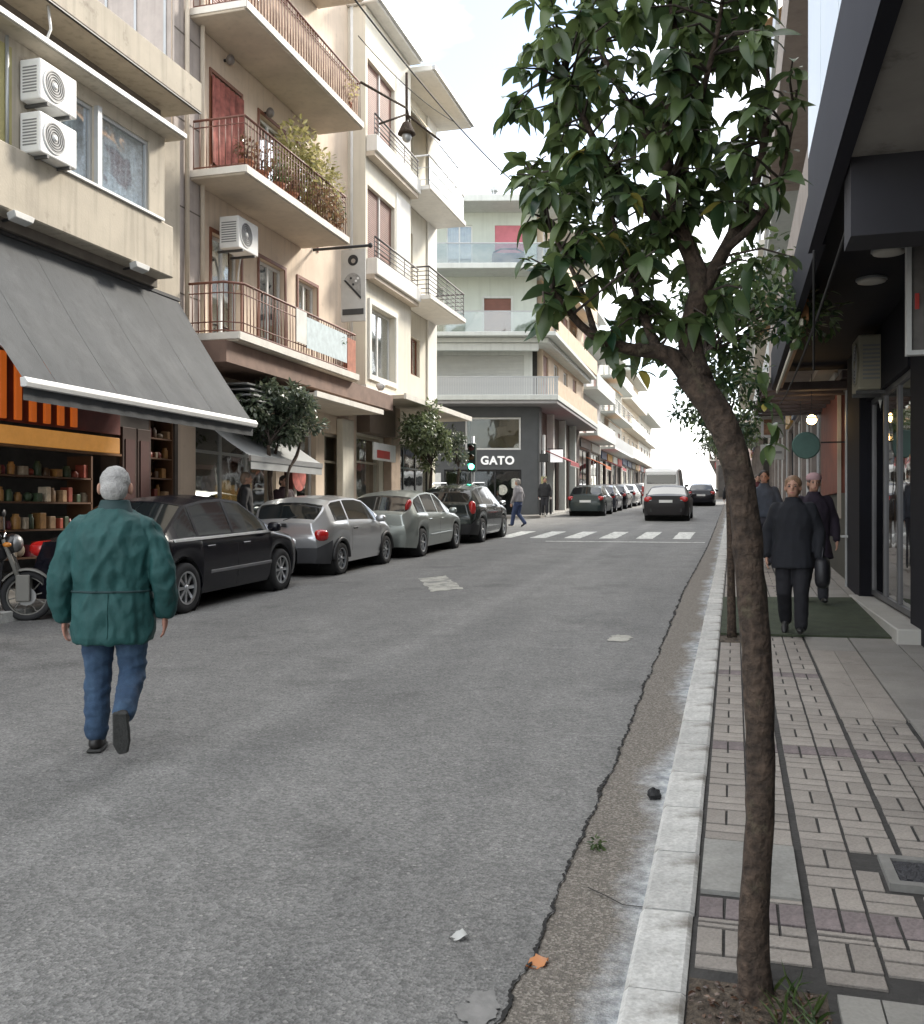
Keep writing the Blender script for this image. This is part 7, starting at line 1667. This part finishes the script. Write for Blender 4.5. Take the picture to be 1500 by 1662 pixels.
for i, (x, y) in enumerate(((-8.42, 42.45), (-8.25, 44.1))):
    bo = thing('bollard', ('slim dark bollard at the corner shop, left of the pair', 'slim dark bollard at the corner shop, right of the pair')[i], 'bollard', wp(x, y, .11), group='bollards at the corner'); z = gz(y) + .11
    MB().lathe([(.055, 0), (.055, .85), (.07, .87), (.07, .91), (.05, .95), (.001, .98)], 14, Matrix.Translation((x, y, z))).build('post', m_dark, bo, smooth=False); MB().lathe([(.058, .70), (.058, .78)], 14, Matrix.Translation((x, y, z)), cap=False).build('band', m_white, bo)
NP = thing('street_sign', 'pole with a small sign plate and yellow notice at the corner shop', 'sign', wp(-8.35, 43.0, .11)); z = gz(43) + .11
MB().tube([(-8.35, 43.0, z), (-8.35, 43.0, z + 2.9)], .035, 8).build('pole', m_alug, NP, smooth=True); bx('plate', (-8.48, 42.95, z + 1.25), (-8.22, 42.97, z + 1.75), M('plate_yellow', (.35, .32, .16), .6, var=.2), NP); bx('upper_plate', (-8.55, 42.95, z + 2.4), (-8.15, 42.97, z + 2.8), m_dark, NP)
RSg = thing('projecting_sign', 'small square white sign projecting beyond the corner shop', 'sign', (-8.2, 46, gz(46) + 2.9)); bx('panel', (-8.55, 45.6, gz(46) + 2.55), (-7.95, 45.68, gz(46) + 3.15), M('sign_lightbox', (.8, .8, .78), .5, emit=((1, 1, 1), .3)), RSg); MB().tube([(-8.7, 45.64, gz(46) + 3.2), (-7.95, 45.64, gz(46) + 3.2)], .02, 6).build('bracket', m_dark, RSg)
# overhead cables
m_cable = M('cable', (.02, .02, .02), .7)
def cable(a, b, sag, r, label, n=16):
    a, b = Vector(a), Vector(b); P = [a.lerp(b, k / n) - Vector((0, 0, sag * 4 * (k / n) * (1 - k / n))) for k in range(n + 1)]
    return tag(MB().tube(P, r, 6).build('overhead_cable', m_cable, loc=a, smooth=True), label, 'cable', 'overhead cables')
cable((-7.62, 18.0, 12.3), (-7.6, 34.0, 13.5), .25, .022, 'thick overhead cable running past the eaves of the white building')
cable((-8.65, 21.3, 13.0), (-7.6, 26.0, 12.65), .2, .012, 'thin cable from the cream building to the thick overhead cable')
cable((-7.6, 33.0, 13.42), (1.4, 34.5, 12.2), .5, .014, 'cable crossing the street high above the crossing')
SLm = thing('hanging_street_lamp', 'street lamp with crossed arms hanging from the overhead cable', 'street lamp', (-7.6, 22.0, 10.4))
MB().tube([(-7.6, 21.8, 12.2), (-7.6, 21.8, 11.0)], .035, 8).build('stem', m_bark, SLm, smooth=True)
MB().lathe([(.05, .30), (.10, .26), (.20, .05), (.22, 0), (.18, -.02)], 18, Matrix.Translation((-7.6, 21.8, 10.72))).build('shade', m_bark, SLm, smooth=True); MB().ball((-7.6, 21.8, 10.66), (.12, .12, .14)).build('globe', m_alug, SLm, smooth=True)
for a, b in (((-7.6, 21.8, 11.35), (-8.1, 20.1, 11.30)), ((-7.6, 21.8, 11.35), (-8.0, 23.3, 11.5)), ((-7.6, 21.8, 11.2), (-7.0, 22.6, 10.8)), ((-7.6, 21.8, 11.2), (-8.0, 21.0, 10.7))): MB().tube([a, b], .028, 6).build('arm', m_bark, SLm, smooth=True)
AN = thing('tv_antenna', 'tall thin antenna mast on the roof of the white building', 'antenna', (-10.0, 25.8, 15.1)); MB().tube([(-10.0, 25.8, 15.1), (-10.0, 25.8, 18.2)], .03, 6).build('mast', m_alug, AN)
for k in range(5): MB().tube([(-10.3 + .04 * k, 25.8, 17.2 + k * .2), (-9.7 - .04 * k, 25.8, 17.2 + k * .2)], .012, 5).build('element', m_alug, AN)
# twisted cables on the right building
cable((.62, 5.4, 3.25), (.62, 14.0, 3.1), .12, .010, 'drooping cable along the edge of the right overhang'); cable((.5, 6.6, 3.3), (.62, 8.2, 2.75), .18, .008, 'loose thin cable hanging from the right overhang')
# litter and plants at the kerb
rl_ = random.Random(5)
def litter_leaf(p, L, mat, label, rz, name='fallen_leaf', cat='leaf', group=None):
    mb = MB(); N = 9
    prof = [(-.5, .0), (-.35, .16), (-.15, .30), (.02, .22), (.12, .34), (.3, .2), (.42, .1), (.5, 0)]
    for t, w in prof:
        for s in (1, 0, -1): mb.v.append(Vector((p[0] + L * (t * math.cos(rz) - s * w * math.sin(rz)), p[1] + L * (t * math.sin(rz) + s * w * math.cos(rz)), p[2] + .012 + .02 * abs(s) * w + .012 * math.sin(t * 5 + s))))
    for i in range(len(prof) - 1):
        for k in range(2): mb.f.append([3 * i + k, 3 * i + k + 1, 3 * i + 4 + k, 3 * i + 3 + k])
    return tag(mb.build(name, mat, loc=p, recalc=False, smooth=True), label, cat, group)
litter_leaf(gp(-.625, 3.10), .085, Mleaf('leaf_orange', (.42, .13, .03), (.60, .26, .08), .2, .2), 'crumpled orange dead leaf lying on the gutter crack', .7)
litter_leaf((-.93, 3.22, gz(3.22) - .004), .075, M('paper_grey', (.42, .42, .40), .9), 'flat pale scrap of paper on the asphalt', .1, 'paper_scrap', 'litter')
mb = MB(); mb.ball((-.385, 4.86, gz(4.86) + .035), (.035, .03, .03), 12, 8)
for i, v in enumerate(mb.v): mb.v[i] = v + Vector((.012 * mnoise.noise(v * 60), .012 * mnoise.noise(v * 60 + Vector((9, 0, 0))), .012 * mnoise.noise(v * 60 + Vector((0, 9, 0)))))
tag(mb.build('litter', m_black, loc=gp(-.385, 4.86)), 'crumpled black scrap lying in the whitewashed gutter', 'litter')
mb = foliage((-.575, 4.15, gz(4.15) + .03), (.03, .05, .02), 40, .03, rl_); tag(mb.build('weed', m_green, loc=gp(-.575, 4.15), recalc=False), 'tiny green weed growing in the gutter beside the crack', 'plant')
# weeds and dry leaves in the tree pit
wd = MB()
for i in range(70):
    x, y = rl_.uniform(.10, .25), rl_.uniform(2.45, 2.95); a = rl_.random() * 6.28; p = Vector((x, y, gz(y) + .095)); e = Vector((math.cos(a) * .5, math.sin(a) * .5, rl_.uniform(.5, 1.2))).normalized()
    leaf_quad(wd, p, e, Vector((math.sin(a), math.cos(a), .3)), rl_.uniform(.05, .12), rl_.uniform(.006, .012), .2, .5)
tag(wd.build('grass_tuft', Mleaf('grass_blade', (.03, .06, .015), (.10, .13, .04), .3, .3), loc=(.18, 2.7, gz(2.7) + .09), recalc=False), 'tuft of green grass in the tree pit right of the trunk', 'grass')
dl = MB()
for i in range(260):
    x, y = rl_.uniform(-.12, .25), rl_.uniform(2.38, 2.97); a = rl_.random() * 6.28; p = Vector((x, y, gz(y) + .10 + rl_.random() * .012))
    leaf_quad(dl, p, Vector((math.cos(a), math.sin(a), rl_.gauss(0, .25))), Vector((rl_.gauss(0, .3), rl_.gauss(0, .3), 1)), rl_.uniform(.012, .035), rl_.uniform(.008, .02), .3, .3)
o = dl.build('dry_leaf_litter', Mleaf('leaf_dry', (.06, .03, .018), (.24, .15, .09), .5, .1), recalc=False); o['kind'] = 'stuff'; o['label'] = 'brown dry leaf litter covering the soil of the near tree pit'
